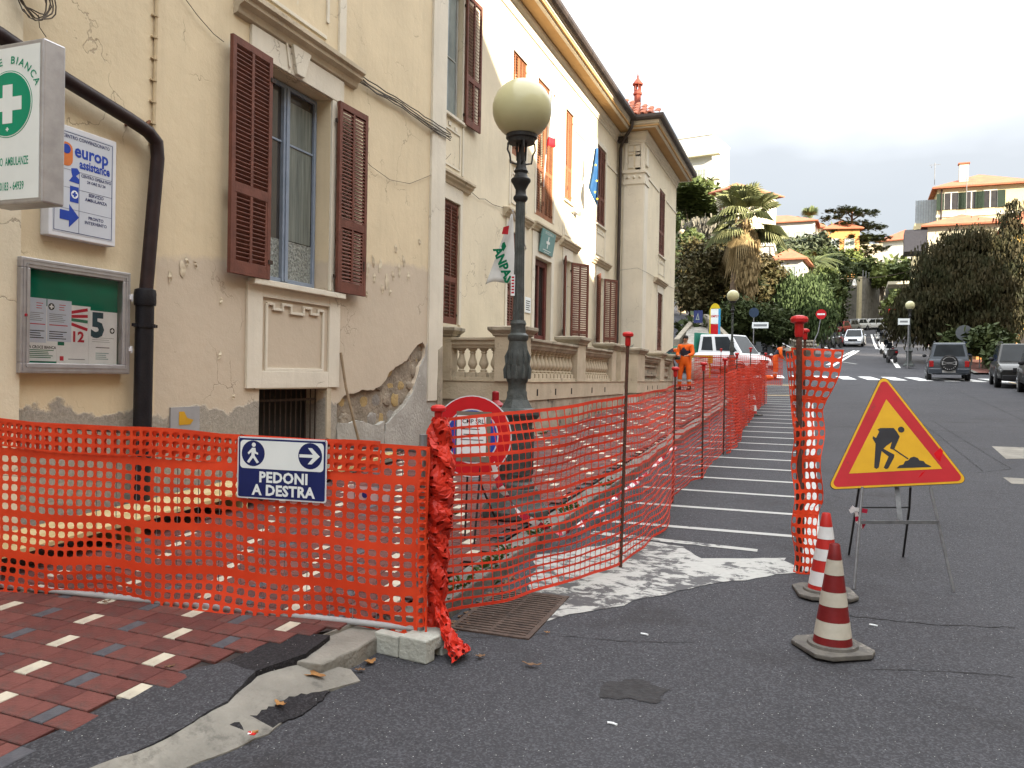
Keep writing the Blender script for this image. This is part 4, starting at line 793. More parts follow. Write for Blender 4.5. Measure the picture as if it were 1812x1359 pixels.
bt(pD,"12",.54,.30,.11,REDP,0,bold=.004,sx=1.1); pF=paper(.32,.70,.0,.2,1); bars(pF,.44,.62,.04,.06,1,GREYP,1,.5,0); b=MB(); b.fbox(f,y0+w+.35*Wd,y0+w+.39*Wd,z0+w+.03*Hh,z0+w+.08*Hh,-.055,-.0545); nb.part('red_stamp',b,REDP,pF)
for i,(a,v,m) in enumerate(((12,.60,REDP),(4,.54,REDP),(-3,.49,MATS['green_print']),(-14,.42,REDP))):
    fr2=Fr(f.p(y0+w+.56*Wd,z0+w+v*Hh),(0,math.cos(R(a)),math.sin(R(a))),(0,-math.sin(R(a)),math.cos(R(a)))); b=MB(); b.fbox(fr2,-.075,.075,-.012,.012,-.058,-.0575); nb.part('printed_strip',b,m,pD)
b=MB(); b.fbox(f,y0+w,y1-w,z0+w,z1-w,-.018,-.015)
gm=bpy.data.materials.new('clear_cover'); gm.use_nodes=True; gt=gm.node_tree; gt.nodes.clear(); o_=N(gt,'ShaderNodeOutputMaterial'); tr_=N(gt,'ShaderNodeBsdfTransparent'); gl_=N(gt,'ShaderNodeBsdfGlossy'); gl_.inputs['Roughness'].default_value=.04; mm=N(gt,'ShaderNodeMixShader'); fz=N(gt,'ShaderNodeFresnel'); fz.inputs[0].default_value=1.18
gt.links.new(fz.outputs[0],mm.inputs[0]); gt.links.new(tr_.outputs[0],mm.inputs[1]); gt.links.new(gl_.outputs[0],mm.inputs[2]); gt.links.new(mm.outputs[0],o_.inputs[0]); nb.part('glass_cover',b,gm)
for zz in (z0+.2,z1-.2): b=MB(); b.fbox(f,y1,y1+.025,zz-.03,zz+.03,-.03,.0); b.fbox(f,y1-.02,y1+.01,zz-.015,zz+.015,.0,.01); nb.part('hinge',b,PLSTW,bev=.002)
b=MB(); b.lathe(f.p(y0+.04,(z0+z1)/2,0),[(.011,0),(.011,.006)],10,axis=f.n); nb.part('lock',b,REDP)
# downpipe of the near block
dpt=T('drain_pipe','dark brown drainpipe slanting across the near wall then dropping behind the mesh','pipe',(XA,5.1,.34))
Xp=XA+.11; pts=[wx(-40,38,Xp),wx(0,62,Xp),wx(110,137,Xp),wx(225,208,Xp),wx(262,233,Xp),wx(277,252,Xp),wx(279,280,Xp),wx(258,520,Xp)]
b=MB(); b.tube(pts,.056,12); dpt.part('upper_pipe',b,PIPE,smooth=True); b=MB(); p0=wx(257,515,Xp); b.tube([p0,(p0.x,p0.y-.02,.36)],.073,14); dpt.part('lower_pipe',b,BLACKP,smooth=True)
b=MB(); b.lathe((p0.x,p0.y,p0.z-.12),[(.085,0),(.088,.02),(.088,.10),(.082,.13),(.06,.14)],14); dpt.part('pipe_socket',b,BLACKP,smooth=True)
b=MB(); b.lathe((p0.x,p0.y,wx(250,575,Xp).z-.02),[(.085,0),(.085,.03)],14); b.fbox(Fr((Xp,p0.y,0),(0,1,0),(0,0,1)),-.13,.13,wx(250,575,Xp).z-.015,wx(250,575,Xp).z+.01,-.01,.01); dpt.part('pipe_collar',b,BLACKP)
b=MB(); w1=wx(238,222,XA); b.tube([w1+Vector((0,-.10,-.03)),w1+Vector((.06,-.05,.02)),w1+Vector((.05,0,-.05)),w1+Vector((.1,.03,0)),w1+Vector((.06,.1,.06)),w1+Vector((0,.12,.05))],.012,6); dpt.part('rusty_bracket',b,mat('rust',(.20,.09,.04),(.12,.05,.03),.9,20,.3))
b=MB(); b.tube([wx(278,-20,XA+.02),wx(272,230,XA+.02),(XA+.02,5.36,.36)],.014,8); cdt=tag(obj('wall_conduit',b,mat('painted_conduit',(.53,.42,.27),None,.7),off=(0,0,0),smooth=True),'thin cream painted conduit running up the near wall beside the drainpipe','conduit')
for k in range(8): b=MB(); p=wx(277-k*.9,-10+k*38,XA+.02); b.lathe(p-Vector((0,0,.01)),[(.021,0),(.021,.02)],8); b.fbox(fA,p.y-.035,p.y+.02,p.z-.006,p.z+.006,0,.02); obj('conduit_clip',b,MATS['painted_conduit'],cdt)
# wires
WIRE=mat('old_wire',(.09,.075,.06),None,.7,20); wr=T('cable_bundle','bundle of thin old cables strung along the near wall from the window cornice','cable',(XA,8.4,5.2))
for k in range(5):
    b=MB(); a=wx(600,108+k*2.2,XA+.05); c=wx(798,236+k*3,XA+.06); pts=[a.lerp(c,i/14)+Vector((jit(.012),0,-.05*math.sin(math.pi*((i/14*2)%1))*(k%3)*.5+jit(.008))) for i in range(15)]; b.tube(pts,.008,5); wr.part('cable',b,WIRE)
def wire(pts,r,label,X=XA+.03,m=WIRE):
    b=MB(); P=[wx(x,y,X) for x,y in pts]; b.tube(P,r,5); return tag(obj('wire',b,m),label,'wire')
wire([(322,-10),(350,28),(378,60),(396,74)],.004,'thin wire running down to the top of the left shutter'); wire([(637,270),(655,293),(690,318),(725,325),(765,309),(798,272)],.0035,'thin wire drooping between the right shutter and the wall corner')
tag(obj('wire',(lambda b:(b.tube([wx(x,y,XB+.03) for x,y in ((832,338),(848,352),(858,352),(872,362),(892,368))],.006,5),b)[1])(MB()),WIRE),'thin wire looping between two window cornices of the recessed facade','wire')
tag(obj('wire',(lambda b:(b.tube([wx(x,y,XW+.03) for x,y in ((1098,478),(1128,474),(1150,485),(1172,500),(1198,514))],.006,5),b)[1])(MB()),WIRE),'thin wire sagging across the far wing','wire')
cl=T('wire_coil','tangled coil of old wire hanging high on the near pilaster','wire',tuple(wx(55,20,XA+.06)))
for k in range(6):
    b=MB(); c=wx(58+k*1.5,-4,XA+.08+.01*k); ry=.10+.02*k*.5; pts=[c+Vector((jit(.01),(ry)*math.cos(a),ry*1.05*math.sin(a)+.02*math.sin(3*a+k))) for a in [i*math.pi/9+k for i in range(17)]]; b.tube(pts,.005,5); cl.part('wire_loop',b,WIRE)
b=MB(); b.tube([wx(x,y,XA+.06) for x,y in ((68,26),(70,48),(82,66))],.003,5); cl.part('wire_tail',b,WIRE)
b=MB(); pl=Fr((XA,0,0),(0,1,0),(0,0,1)); b.fbox(pl,5.60,5.96,1.02,1.26,.0,.015); wp=T('wall_plate','small grey plate with a peeling yellow sticker low on the near wall','plate',(XA,5.6,1.02)); wp.part('plate',b,ALU if False else mat('grey_plate',(.30,.30,.31),(.26,.26,.27),.6,6)); b=MB(); b.prism(pl,[(5.70,1.10),(5.84,1.10),(5.88,1.14),(5.80,1.16),(5.76,1.22),(5.70,1.22)],.015,.018); wp.part('yellow_sticker',b,mat('sticker_yellow',(.55,.30,.02),None,.6))
# ================================================================== netting
NET=mat('orange_net_plastic',(.66,.055,.014),(.58,.042,.012),.5,5,spec=.25,dirt=((.34,.05,.03),6,.62,.2)); NETF=mat('orange_net_faded',(.60,.042,.016),(.52,.034,.014),.5,5,spec=.25)
def net(fn,L,rows,cu=.066,hole=.74,holev=.72,sq=3.0,name='netting'):
    """fn(u metres, v 0..1) -> point. rows = list of row heights; negative = solid band"""
    tot=sum(abs(r) for r in rows); nu=max(1,round(L/cu)); cw=L/nu; v=0; V=[];Fc=[]; idx={}
    def vid(p):
        k=(round(p.x,4),round(p.y,4),round(p.z,4)); 
        if k not in idx: idx[k]=len(V); V.append(p)
        return idx[k]
    vv=0
    for r in rows:
        hgt=abs(r)/tot
        for i in range(nu):
            u0=i*cw
            E=[(0,0),(.5,0),(1,0),(1,.5),(1,1),(.5,1),(0,1),(0,.5)]
            eo=[vid(fn(u0+a*cw,vv+b_*hgt)) for a,b_ in E]
            if r<0: Fc.append(tuple(eo)); continue
            hh=[]; 
            for a,b_ in E:
                dx,dy=(a-.5)*2,(b_-.5)*2; l_=(abs(dx)**sq+abs(dy)**sq)**(1/sq); dx/=l_; dy/=l_
                hh.append(vid(fn(u0+(.5+.5*dx*hole)*cw,vv+(.5+.5*dy*holev)*hgt)))
            for k in range(8): Fc.append((eo[k],eo[(k+1)%8],hh[(k+1)%8],hh[k]))
        vv+=hgt
    me=bpy.data.meshes.new(name); me.from_pydata(V,[],Fc); me.update(); return me
def netobj(name,me,m,t,**k):
    off=t.loc; 
    for v in me.vertices: v.co-=off
    me.materials.append(m); o=obj(name,me,None,t.o,**k); md=o.modifiers.new('thick','SOLIDIFY'); md.thickness=.0016; return o
STEEL=mat('galvanised_tube',(.26,.26,.27),(.18,.18,.19),.45,9,.1,metal=.5)
PL=Vector((-4.54,3.45,0)); PR=Vector((-1.87,3.74,0)); rp=(PR-PL).normalized(); fP=Fr(PR,rp,(0,0,1)); Lp=3.38
bar=T('safety_barrier','steel tube barrier covered in orange plastic netting across the pavement','barrier',(PR.x,PR.y,.2))
def topz(x): return 1.225+.055*(-x/2.7)
def botz(x): return .272+.006*math.sin(x*3)
b=MB(); b.tube([fP.p(-Lp,topz(-Lp)-.02,.0),fP.p(-.0,topz(0)-.02,.0)],.017,10); bar.part('top_tube',b,STEEL,smooth=True); b=MB(); b.tube([fP.p(-Lp,.285,0),fP.p(0,.275,0)],.017,10); bar.part('bottom_tube',b,mat('pale_tube',(.38,.38,.39),None,.5,6),smooth=True)
b=MB(); b.tube([fP.p(0,.20,0),fP.p(0,1.285,0)],.021,12); bar.part('post',b,STEEL,smooth=True); b=MB(); b.tube([fP.p(-Lp+.02,.2,0),fP.p(-Lp+.02,1.3,0)],.021,12); bar.part('post',b,STEEL,smooth=True)
for i in range(24): b=MB(); x=-.11-i*.135; b.tube([fP.p(x,.28,.004),fP.p(x,topz(x)-.02,.004)],.0022,4); bar.part('wire_rod',b,STEEL)
for z in (.95,.55): b=MB(); b.tube([fP.p(-Lp,z,.004),fP.p(-1.6,z-.01,.004)],.002,4); bar.part('wire_rod',b,STEEL)
def fnp(u,v):
    x=-Lp+u; zt,zb=topz(x),botz(x)-.02+.012*math.sin(x*9); z=zb+(zt-zb)*v; y=.024+.008*noise.noise(Vector((x*2.2,z*2.5,1)))+.018*noise.noise(Vector((x*.9,z*3.5,4)))+(.03*max(0,1-v*6)*math.sin(x*4))
    return fP.p(x+.008*math.sin(z*7+x),z+.010*noise.noise(Vector((x*1.5,z*2,7))),y)
rows=[.050]*4+[-.028]+[.050]*4+[-.022]+[.052]*6+[-.026]+[.050]*3+[-.012]
netobj('netting',net(fnp,Lp+.04,rows,.066,.74,.74),NET,bar)
def fnp2(u,v):
    x=-Lp+u; zt=topz(x)+.004; z=zt-.165*(1-v)-.01*math.sin(x*5); return fP.p(x+.03+.012*math.sin(x*2.3),z,.036+.006*math.sin(x*7)+.006*noise.noise(Vector((x*3,z*9,2))))
netobj('netting_fold',net(fnp2,Lp-.25,[.05]*3+[-.012],.066,.74,.72),NET,bar)
def fnp3(u,v): # loose strip hanging under the bottom tube and round the post
    x=-.10+u; return fP.p(x,.24-.09*(1-v)+.01*math.sin(x*20),.05+.01*math.sin(x*30))
netobj('netting_scrap',net(fnp3,.16,[.05,.04],.05,.5,.5),NET,bar)
def fnw(u,v): # netting wrapped loosely round the end post
    a=u/.05; return fP.p(.0+.04*math.sin(a)+.015*noise.noise(Vector((a,v*6,0))),.30+.92*v,.0+.04*math.cos(a)+.02)
netobj('netting_wrap',net(fnw,.17,[.05]*17,.058,.70,.7),NET,bar)
# concrete foot
ft=T('concrete_foot','pale hollow concrete block weighing down the barrier post','block',(PR.x,PR.y,.155))
bb=Fr(fP.p(-.02,.152,.02),(rp+Vector((0,-.28,0))).normalized(),(0,0,1)); b=MB(); CEMB=mat('foot_concrete',(.40,.41,.37),(.33,.335,.30),.85,8,.5,40,dirt=((.25,.25,.2),7,.62,.1))
b.prism(Fr(bb.p(-.15,0,0),bb.n,bb.u),[(-.11,0),(-.035,0),(-.035,.055),(.035,.055),(.035,0),(.11,0),(.11,.11),(-.11,.11)],0,-.0001) if False else None
f2=Fr(bb.p(-.17,0,0),bb.n*-1,bb.u)   # profile across, extruded along the block
b.prism(f2,[(-.11,0),(-.03,0),(-.03,.05),(.03,.05),(.03,0),(.11,0),(.11,.108),(.05,.112),(.04,.085),(-.04,.085),(-.05,.112),(-.11,.108)],-.01,.145); b.prism(f2,[(-.11,0),(-.03,0),(-.03,.05),(.03,.05),(.03,0),(.11,0),(.11,.118),(-.11,.118)],.150,.32); ft.part('block',b,CEMB,bev=.008)
# PEDONI A DESTRA
pd=T('pedestrian_sign','blue and white PEDONI A DESTRA sign hung on the orange netting','sign',tuple(fP.p(-1,1,.06)))
def onP(px,py,off=.06):
    d=ray(px,py); o=fP.p(0,0,off); t=(o-CAM).dot(fP.n)/d.dot(fP.n); return CAM+d*t
A_,B_,C_,D_=onP(419,771),onP(579,780),onP(577,890),onP(421,881); cen=(A_+B_+C_+D_)/4; ra=((B_-A_)+(C_-D_)); fQ=Fr(cen,ra,Vector((0,0,1))-ra.normalized()*ra.normalized().z); W_=ra.length/4; Hq=((A_-D_).length+(B_-C_).length)/4
b=MB(); b.prism(fQ,rrect(-W_,W_,-Hq,Hq,.012),-.004,.0); pf=pd.part('plate',b,PLSTW,bev=.001)
b=MB(); b.prism(fQ,rrect(-W_+.008,W_-.008,-Hq+.008,Hq-.008,.01),.0,.0012); bl=pd.part('blue_field',b,NAVY)
b=MB(); b.prism(fQ,rrect(-W_+.018,W_-.018,-Hq*.02,Hq-.018,.02),.0012,.002); wf=pd.part('white_field',b,SIGNW)
k=W_/80
for s,nm in ((-1,'walker_icon'),(1,'arrow_icon')):
    cx=s*51*k; cy=Hq*.47; b=MB(); b.prism(fQ,disc(fQ,cx,cy,21*k),.002,.0026,0)
    if s>0: b.prism(fQ,[(cx-19*k,cy-2.5*k),(cx+5*k,cy-2.5*k),(cx-4*k,cy-13*k),(cx+3*k,cy-13*k),(cx+17*k,cy),(cx+3*k,cy+13*k),(cx-4*k,cy+13*k),(cx+5*k,cy+2.5*k),(cx-19*k,cy+2.5*k)],.0026,.0032,1)
    else:
        b.prism(fQ,disc(fQ,cx+1*k,cy+14*k,3.6*k,12),.0026,.0032,1)
        b.prism(fQ,[(cx-2*k,cy+9*k),(cx+4*k,cy+9*k),(cx+5*k,cy+3*k),(cx+9*k,cy+1*k),(cx+9*k,cy-2*k),(cx+2.5*k,cy),(cx+3*k,cy-4*k),(cx+11*k,cy-14*k),(cx+7*k,cy-16*k),(cx,cy-7*k),(cx-7*k,cy-16*k),(cx-11*k,cy-14*k),(cx-3*k,cy-3*k),(cx-3*k,cy+2*k),(cx-8*k,cy-2*k),(cx-10*k,cy+.5*k)],.0026,.0032,1)
    pd.part(nm,b,[NAVY,SIGNW],wf)
ptext(pd,"PEDONI",4*k,-Hq*.30,23.5*k,SIGNW,bl,fQ,z=.0016,bold=.9*k,spacing=1.05); ptext(pd,"A DESTRA",4*k,-Hq*.72,23.5*k,SIGNW,bl,fQ,z=.0016,bold=.9*k,spacing=1.05)
for s in (-1,1): b=MB(); b.tube([fQ.p(s*(W_-.01),Hq-.01,.004),fQ.p(s*(W_-.012),Hq+.012,-.01),fQ.p(s*(W_-.01),Hq+.0,-.05)],.0018,5); pd.part('wire_tie',b,BLK)
# paper notice hanging on the netting right of the sign
b=MB(); n0,n1,n2,n3=onP(618,858,-.12),onP(690,866,-.12),onP(686,894,-.12),onP(612,886,-.12); b.add([n0,n1,n2,n3],[(3,2,1,0)]); b.add([p+Vector((0,.003,0)) for p in (n0,n1,n2,n3)],[(0,1,2,3)])
pc=T('torn_notice','torn white paper notice lying behind the orange netting','notice',tuple(n3)); pc.part('paper',b,PAPER,fix=False); b=MB(); c=(n0+n2)/2; b.lathe(c+Vector((-.02,-.004,.0)),[(.018,0),(.018,.001)],12,axis=Vector((0,-1,0))); pc.part('blue_logo',b,BLUE)
# ------------------------------------------------------------- crumpled bundle and long fence
REDC=mat('red_plastic_cap',(.50,.02,.02),(.42,.018,.018),.35,6); REB=mat('rusty_rebar',(.10,.045,.03),(.06,.03,.022),.85,30,.4)
def capm(t,x,y,z,s=1): b=MB(); b.lathe((x,y,z-.05*s),[(.014*s,0),(.018*s,.01*s),(.018*s,.055*s),(.034*s,.062*s),(.036*s,.075*s),(.030*s,.085*s),(.012*s,.09*s)],12); t.part('cap',b,REDC,smooth=True)
LF=T('net_fence','long run of orange plastic netting along the kerb fencing off the pavement','fence',(-1.83,3.86,.16))
PO=[(-1.84,3.86,741,1090),(-1.24,5.65,700,1000),(-1.27,8.15,681,884),(-1.17,9.7,672,848),(-1.15,12.0,660,800),(-1.2,14.6,652,765),(-1.2,18.1,645,738),(-1.13,22.6,637,712),(-2.6,25.6,632,700),(-4.0,28.6,629,690)]
def pxz(x,y,py):  # height at plan point seen at picture row py
    lo,hi=-2,6
    P=lambda z:(Vector((x,y,z))-CAM)
    for _ in range(40):
        m=(lo+hi)/2; q=P(m); yy=679.5-F*q.dot(CU)/q.dot(CW)
        if yy>py: lo=m
        else: hi=m
    return (lo+hi)/2
nodes=[]; acc=0
for i,(x,y,a,c) in enumerate(PO):
    if i: acc+=(Vector((x,y))-Vector(PO[i-1][:2])).length
    zt=pxz(x,y,a); g=SL*y; zb=pxz(x,y,c); zb=min(max(zb,g+.02),g+.30); zt=min(max(zt,g+.95),g+1.32); nodes.append((acc,x,y,zb,zt))
def lf(u,v):
    for i in range(len(nodes)-1):
        if u<=nodes[i+1][0] or i==len(nodes)-2: break
    a,b_=nodes[i],nodes[i+1]; t=(u-a[0])/(b_[0]-a[0]); L_=b_[0]-a[0]; x=a[1]+(b_[1]-a[1])*t; y=a[2]+(b_[2]-a[2])*t
    s=math.sin(math.pi*min(1,max(0,t))); zt=a[4]+(b_[4]-a[4])*t-.008*s*min(L_,3); zb=a[3]+(b_[3]-a[3])*t-.0*s
    z=zb+(zt-zb)*v; d=Vector((b_[1]-a[1],b_[2]-a[2])).normalized(); off=.10*s*(.8-v)*math.sin(i*1.7+.8)+.035*noise.noise(Vector((u*1.1,v*3,3)))*s*2+.03*noise.noise(Vector((u*3.1,v*1.5,9)))
    if i==1: off+=.06*s*(1-v)
    return Vector((x+d.y*off,y-d.x*off,z+.012*noise.noise(Vector((u*1.7,v*2,5)))*s-.05*s*math.sin(math.pi*v)*min(1,L_/2)))
rl=[-.012]+[.047]*6+[-.006]+[.047]*6+[-.006]+[.047]*5+[-.006]+[.047]*4+[-.010]
netobj('netting',net(lf,acc,rl,.066,.945,.76,sq=9.0),NETF,LF)
def lf2(u,v): p=lf(u*1.0+nodes[4][0],v); return p+Vector((.05+.03*math.sin(u*9),.0,-.02))   # overlapping second layer in the far stretch
netobj('netting_overlap',net(lf2,nodes[7][0]-nodes[4][0],rl,.066,.93,.74,sq=8.0),NETF,LF)
def lf3(u,v): # cross run closing the end of the works
    x=-4.0+u; return Vector((x,30.2+.05*math.sin(u*5),SL*30.2+.15+1.05*v))
netobj('netting_crossrun',net(lf3,3.1,rl,.066,.90,.70,sq=6.0),NETF,LF)
hts=[1.39,1.88,1.67,1.75,1.86,2.02,2.25,2.28,2.5,2.6]; gap_label=['at the end of the barrier panel, holding the crumpled netting','with red cap, tallest and nearest along the long fence','second along the fence, with red cap','third along the fence','fourth along the fence','fifth along the fence','sixth along the fence by the far cone','at the far right corner of the netting','on the far cross run','beside the far workers']
for i,((x,y,a,c),zt) in enumerate(zip(PO,hts)):
    t=T('fence_pole','rusty steel fence pole '+gap_label[i],'pole',(x,y,SL*y),'steel poles of the net fence'); b=MB(); lean=jit(.02); b.tube([(x,y,SL*y-.05),(x+lean,y+.012,zt)],.0105 if i!=1 else .012,8); t.part('rod',b,REB); capm(t,x+lean,y+.012,zt,1.15)
t=T('fence_pole','thick rusty pole with red cap beside the road sign, carrying the loose end of netting','pole',(-.04,6.0,.25),'steel poles of the net fence'); b=MB(); b.tube([(-.04,6.0,.2),(-.075,6.0,1.96)],.02,10); t.part('rod',b,REB); capm(t,-.075,6.0,1.99,1.7)
b=MB(); b.tube([(-.02,6.9,.29),(-.04,6.92,1.52)],.010,8); t2=T('fence_pole','thin pole with small red cap behind the loose netting','pole',(-.02,6.9,.29),'steel poles of the net fence'); t2.part('rod',b,REB); capm(t2,-.04,6.92,1.98,1.0); b=MB(); b.tube([(-.04,6.92,1.5),(-.04,6.92,1.95)],.010,8); t2.part('rod',b,REB)
EN=T('netting_end','loose torn end of orange netting hanging from the thick pole','netting',(-.04,6.0,.25))
def fe(u,v):
    z=.25+1.58*v; w_=.17+.05*v+.13*max(0,(v-.72)/.28); 
    if v<.3: w_=.17-.0*v
    s=u/.33; x=-.06-.035*v+s*w_-.02; y=5.97-.03*math.sin(s*5+v*4)+.16*s*(v)-.05*s*(1-v); return Vector((x+.012*math.sin(v*23),y+.02*math.sin(v*17+s*3),z-.02*s*math.sin(v*9)))
netobj('netting',net(fe,.33,[.062]*6+[-.02]+[.062]*5+[-.02]+[.062]*6+[-.02]+[.062]*5,.066,.78,.70),NET,EN)
def fe2(u,v):
    s=u/.13; return Vector((-.075-.035*v-.055*s*(.3+.7*v),6.03+.12*s+.02*math.sin(v*21),1.15+.66*v))
netobj('netting_back',net(fe2,.13,[.062]*10,.066,.72,.70),NET,EN)
NETD=mat('orange_net_bundle',(.55,.026,.010),(.42,.018,.008),.45,7,spec=.3)
# crumpled bundle of netting wound round the first pole
BU=T('netting_bundle','crumpled roll of spare orange netting tied round the end pole','netting',(-1.83,3.84,.16))
def fbun(k):
    def fn(u,v):
        a=u/.062*1.0+k*1.9+v*2.2; rr_=.040+.018*k*.35+.026*noise.noise(Vector((math.cos(a)*1.5,math.sin(a)*1.5,v*6+k*5)))+.014*math.sin(v*46+a*2+k)+.018*math.exp(-((v-.62)/.25)**2)-.012*(v<.5)
        rr_*=1-.25*max(0,(v-.88)/.12); z=.19+1.17*v+.012*math.sin(a*3+v*30)
        return Vector((-1.83+rr_*math.cos(a),3.85+rr_*math.sin(a),z))
    return fn
for k in range(4): netobj('wound_netting',net(fbun(k),.42,[.040]*9+[-.02]+[.04]*8+[-.02]+[.04]*8,.052,.45+.08*(k%2),.42),NETD,BU)
def ftail(k):
    def fn(u,v):
        s=1-v; x=-1.80+s*(.17+.02*k)+.02*math.sin(u*40+k*2); y=3.80-.10*s+.05*(u/.16-.5)*2*(.5+s)+.012*math.sin(s*30); z=.17+.012*k+.20*v*v+.022*abs(math.sin(s*22+u*30+k)); return Vector((x,y,z))
    return fn
for k in range(3): netobj('trailing_netting',net(ftail(k),.16,[.04]*8,.04,.4,.4),NETD,BU)
# ================================================================== street lamp
IRON=mat('green_grey_iron',(.075,.083,.080),(.045,.05,.048),.5,14,.25,60,dirt=((.13,.14,.14),9,.62,.15)); IROND=mat('dark_iron',(.03,.03,.03),(.02,.02,.02),.5,14,.2)
GLOBE=mat('yellowed_globe',(.50,.48,.28),(.44,.41,.23),.33,1.5,dirt=((.26,.23,.12),4,.66,.2),coat=.3,stretch=(1,1,2.2))
def lamp(x,y,label,detail=True,g=None,dy=0):
    z=SL*y+.12 if g is None else g; t=T('street_lamp',label,'street lamp',(x,y,z),'globe street lamps along the street'); s=1.0
    def L(prof,n=16): b=MB(); b.lathe((x,y,z),[(r,zz) for r,zz in prof],n); return b
    t.part('foot',L([(.30,0),(.30,.06),(.27,.10),(.23,.16),(.205,.24)],8),IRON,bev=.006 if detail else 0)
    t.part('pedestal',L([(.175,.24),(.175,.28),(.15,.30),(.145,.80),(.18,.83),(.215,.87),(.215,.90),(.14,.93),(.10,1.0),(.085,1.06)],8),IRON,bev=.004 if detail else 0)
    if detail:
        for k in range(8):
            a=math.pi/8+k*math.pi/4; f=Fr((x+.146*math.cos(a),y+.146*math.sin(a),z),(-math.sin(a),math.cos(a),0),(0,0,1)); b=MB()
            b.prism(f,[(-.042,.36),(.042,.36),(.042,.68),(.03,.73),(0,.755),(-.03,.73),(-.042,.68)],-.005,.004,holes=[[(-.034,.37),(.034,.37),(.034,.675),(.024,.72),(0,.742),(-.024,.72),(-.034,.675)]]); t.part('pedestal_panel',b,IRON)
    prof=[(.085,1.0),(.088,1.06),(.078,1.08),(.08,1.14),(.092,1.16),(.10,1.19),(.106,1.26),(.095,1.36),(.082,1.46),(.076,1.50),(.09,1.52),(.09,1.55),(.066,1.57),(.062,1.63),(.07,1.65),(.06,1.68)]
    t.part('column_base',L(prof,20),IRON,smooth=True)
    if detail:   # cast acanthus leaves
        b=MB()
        for k in range(10):
            a=k*2*math.pi/10; 
            for zz,rr,ln in ((1.18,.102,.15),(1.30,.094,.13)):
                c=Vector((x+rr*math.cos(a+zz),y+rr*math.sin(a+zz),z+zz)); b.tube([c,c+Vector((.012*math.cos(a+zz),.012*math.sin(a+zz),ln*.5)),c+Vector((-.01*math.cos(a+zz),-.01*math.sin(a+zz),ln))],[.018,.014,.004],6)
        t.part('leaf_relief',b,IRON,smooth=True,kind='stuff')
    sh=MB(); n=24; v=[];fc=[]    # fluted shaft
    for zz,r in ((1.66,.050),(2.2,.044),(2.72,.040)):
        for i in range(n): a=2*math.pi*i/n; q=r*(1-.12*(i%2)); v.append((x+q*math.cos(a),y+q*math.sin(a),z+zz))
    for j in range(2):
        for i in range(n): fc.append((j*n+i,j*n+(i+1)%n,(j+1)*n+(i+1)%n,(j+1)*n+i))
    sh.add(v,fc); t.part('shaft',sh,IRON)
    t.part('capital',L([(.048,2.70),(.062,2.72),(.062,2.74),(.046,2.76),(.044,2.80),(.07,2.85),(.085,2.87),(.085,2.89),(.06,2.91),(.05,2.94),(.062,2.96),(.05,2.98),(.038,3.02),(.032,3.12)],18),IROND,smooth=True)
    t.part('gallery',L([(.05,3.20),(.115,3.20),(.12,3.23),(.135,3.24),(.135,3.27),(.11,3.28)],24),IROND)
    for k in range(4):
        a=k*math.pi/2+.5; b=MB(); d=Vector((math.cos(a),math.sin(a),0)); c=Vector((x,y,z)); b.tube([c+d*.03+Vector((0,0,3.02)),c+d*.09+Vector((0,0,3.03)),c+d*.10+Vector((0,0,3.10)),c+d*.12+Vector((0,0,3.14)),c+d*.115+Vector((0,0,3.2))],.008,6); b.tube([c+d*.035+Vector((0,0,3.05)),c+d*.04+Vector((0,0,3.2))],.010,6); t.part('bracket',b,IROND)
    b=MB(); b.sphere((x,y,z+3.49),.255,40,24); t.part('globe',b,GLOBE,smooth=True); return t
L1=lamp(-2.36,6.5,'tall green-grey iron street lamp with yellowed globe, nearest, behind the round no-stopping sign')
b=MB(); fk=Fr((-2.395,6.444,0),(1,0,.0),(0,0,1)); b.fbox(fk,-.018,.018,2.28,2.46,.0,.002,0)
for i in range(6): b.fbox(fk,-.012,.012,2.30+i*.026,2.315+i*.026,.002,.003,1)
L1.part('sticker',b,[PAPER,REDP])
lamp(*[wy(1297,528,35).x,35],'second globe street lamp standing by the white truck',False,1.62); lamp(wy(1610,561,51).x,51,'third globe street lamp on the far right pavement',False,h(5.3,51)+.1)
# ================================================================== no-stopping sign, tape, hydrant
c=wy(835,772,5.5); fn_=Fr(c,(1,.12,0),(.0,.0,1)); SR=mat('sign_red',(.50,.012,.018),(.44,.012,.016),.35,5); SW=PLSTW
ns=T('no_stopping_sign','round red and blue no-stopping sign covered with taped papers behind the netting','sign',(c.x,c.y,SL*5.5+.12))
b=MB(); b.prism(fn_,disc(fn_,0,0,.305,40),-.004,0); dsk=ns.part('disc',b,SW); b=MB(); b.prism(fn_,disc(fn_,0,0,.297,40),0,.001,holes=[disc(fn_,0,0,.205,40)]); ns.part('red_ring',b,SR,dsk); b=MB(); b.prism(fn_,disc(fn_,0,0,.195,40),0,.001); ns.part('blue_disc',b,BLUE,dsk)
b=MB(); TAPE=mat('brown_tape',(.19,.165,.13),None,.4,9); b.fbox(fn_,-.12,.15,.15,.185,.002,.003); b.fbox(fn_,-.12,.14,-.19,-.14,.002,.003); b.fbox(fn_,-.125,-.105,-.14,.15,.002,.0029); b.fbox(fn_,.10,.145,-.14,.15,.002,.0031); ns.part('tape',b,TAPE,dsk)
b=MB(); b.fbox(fn_,-.115,.11,-.15,.155,.0035,.0045); pp=ns.part('paper',b,PAPER,dsk); ns.part('lettering',textmb("CMP SRL",Fr(fn_.p(.01,.11),fn_.r,fn_.u),.045,z=.005,bold=.0006),BLK,pp,fix=False)
b=MB()
for i in range(4): b.fbox(fn_,-.085+.02*(i%2),.06+.015*(i%3),.05-i*.04,.057-i*.04,.0045,.005)
ns.part('print_lines',b,BLK,pp)
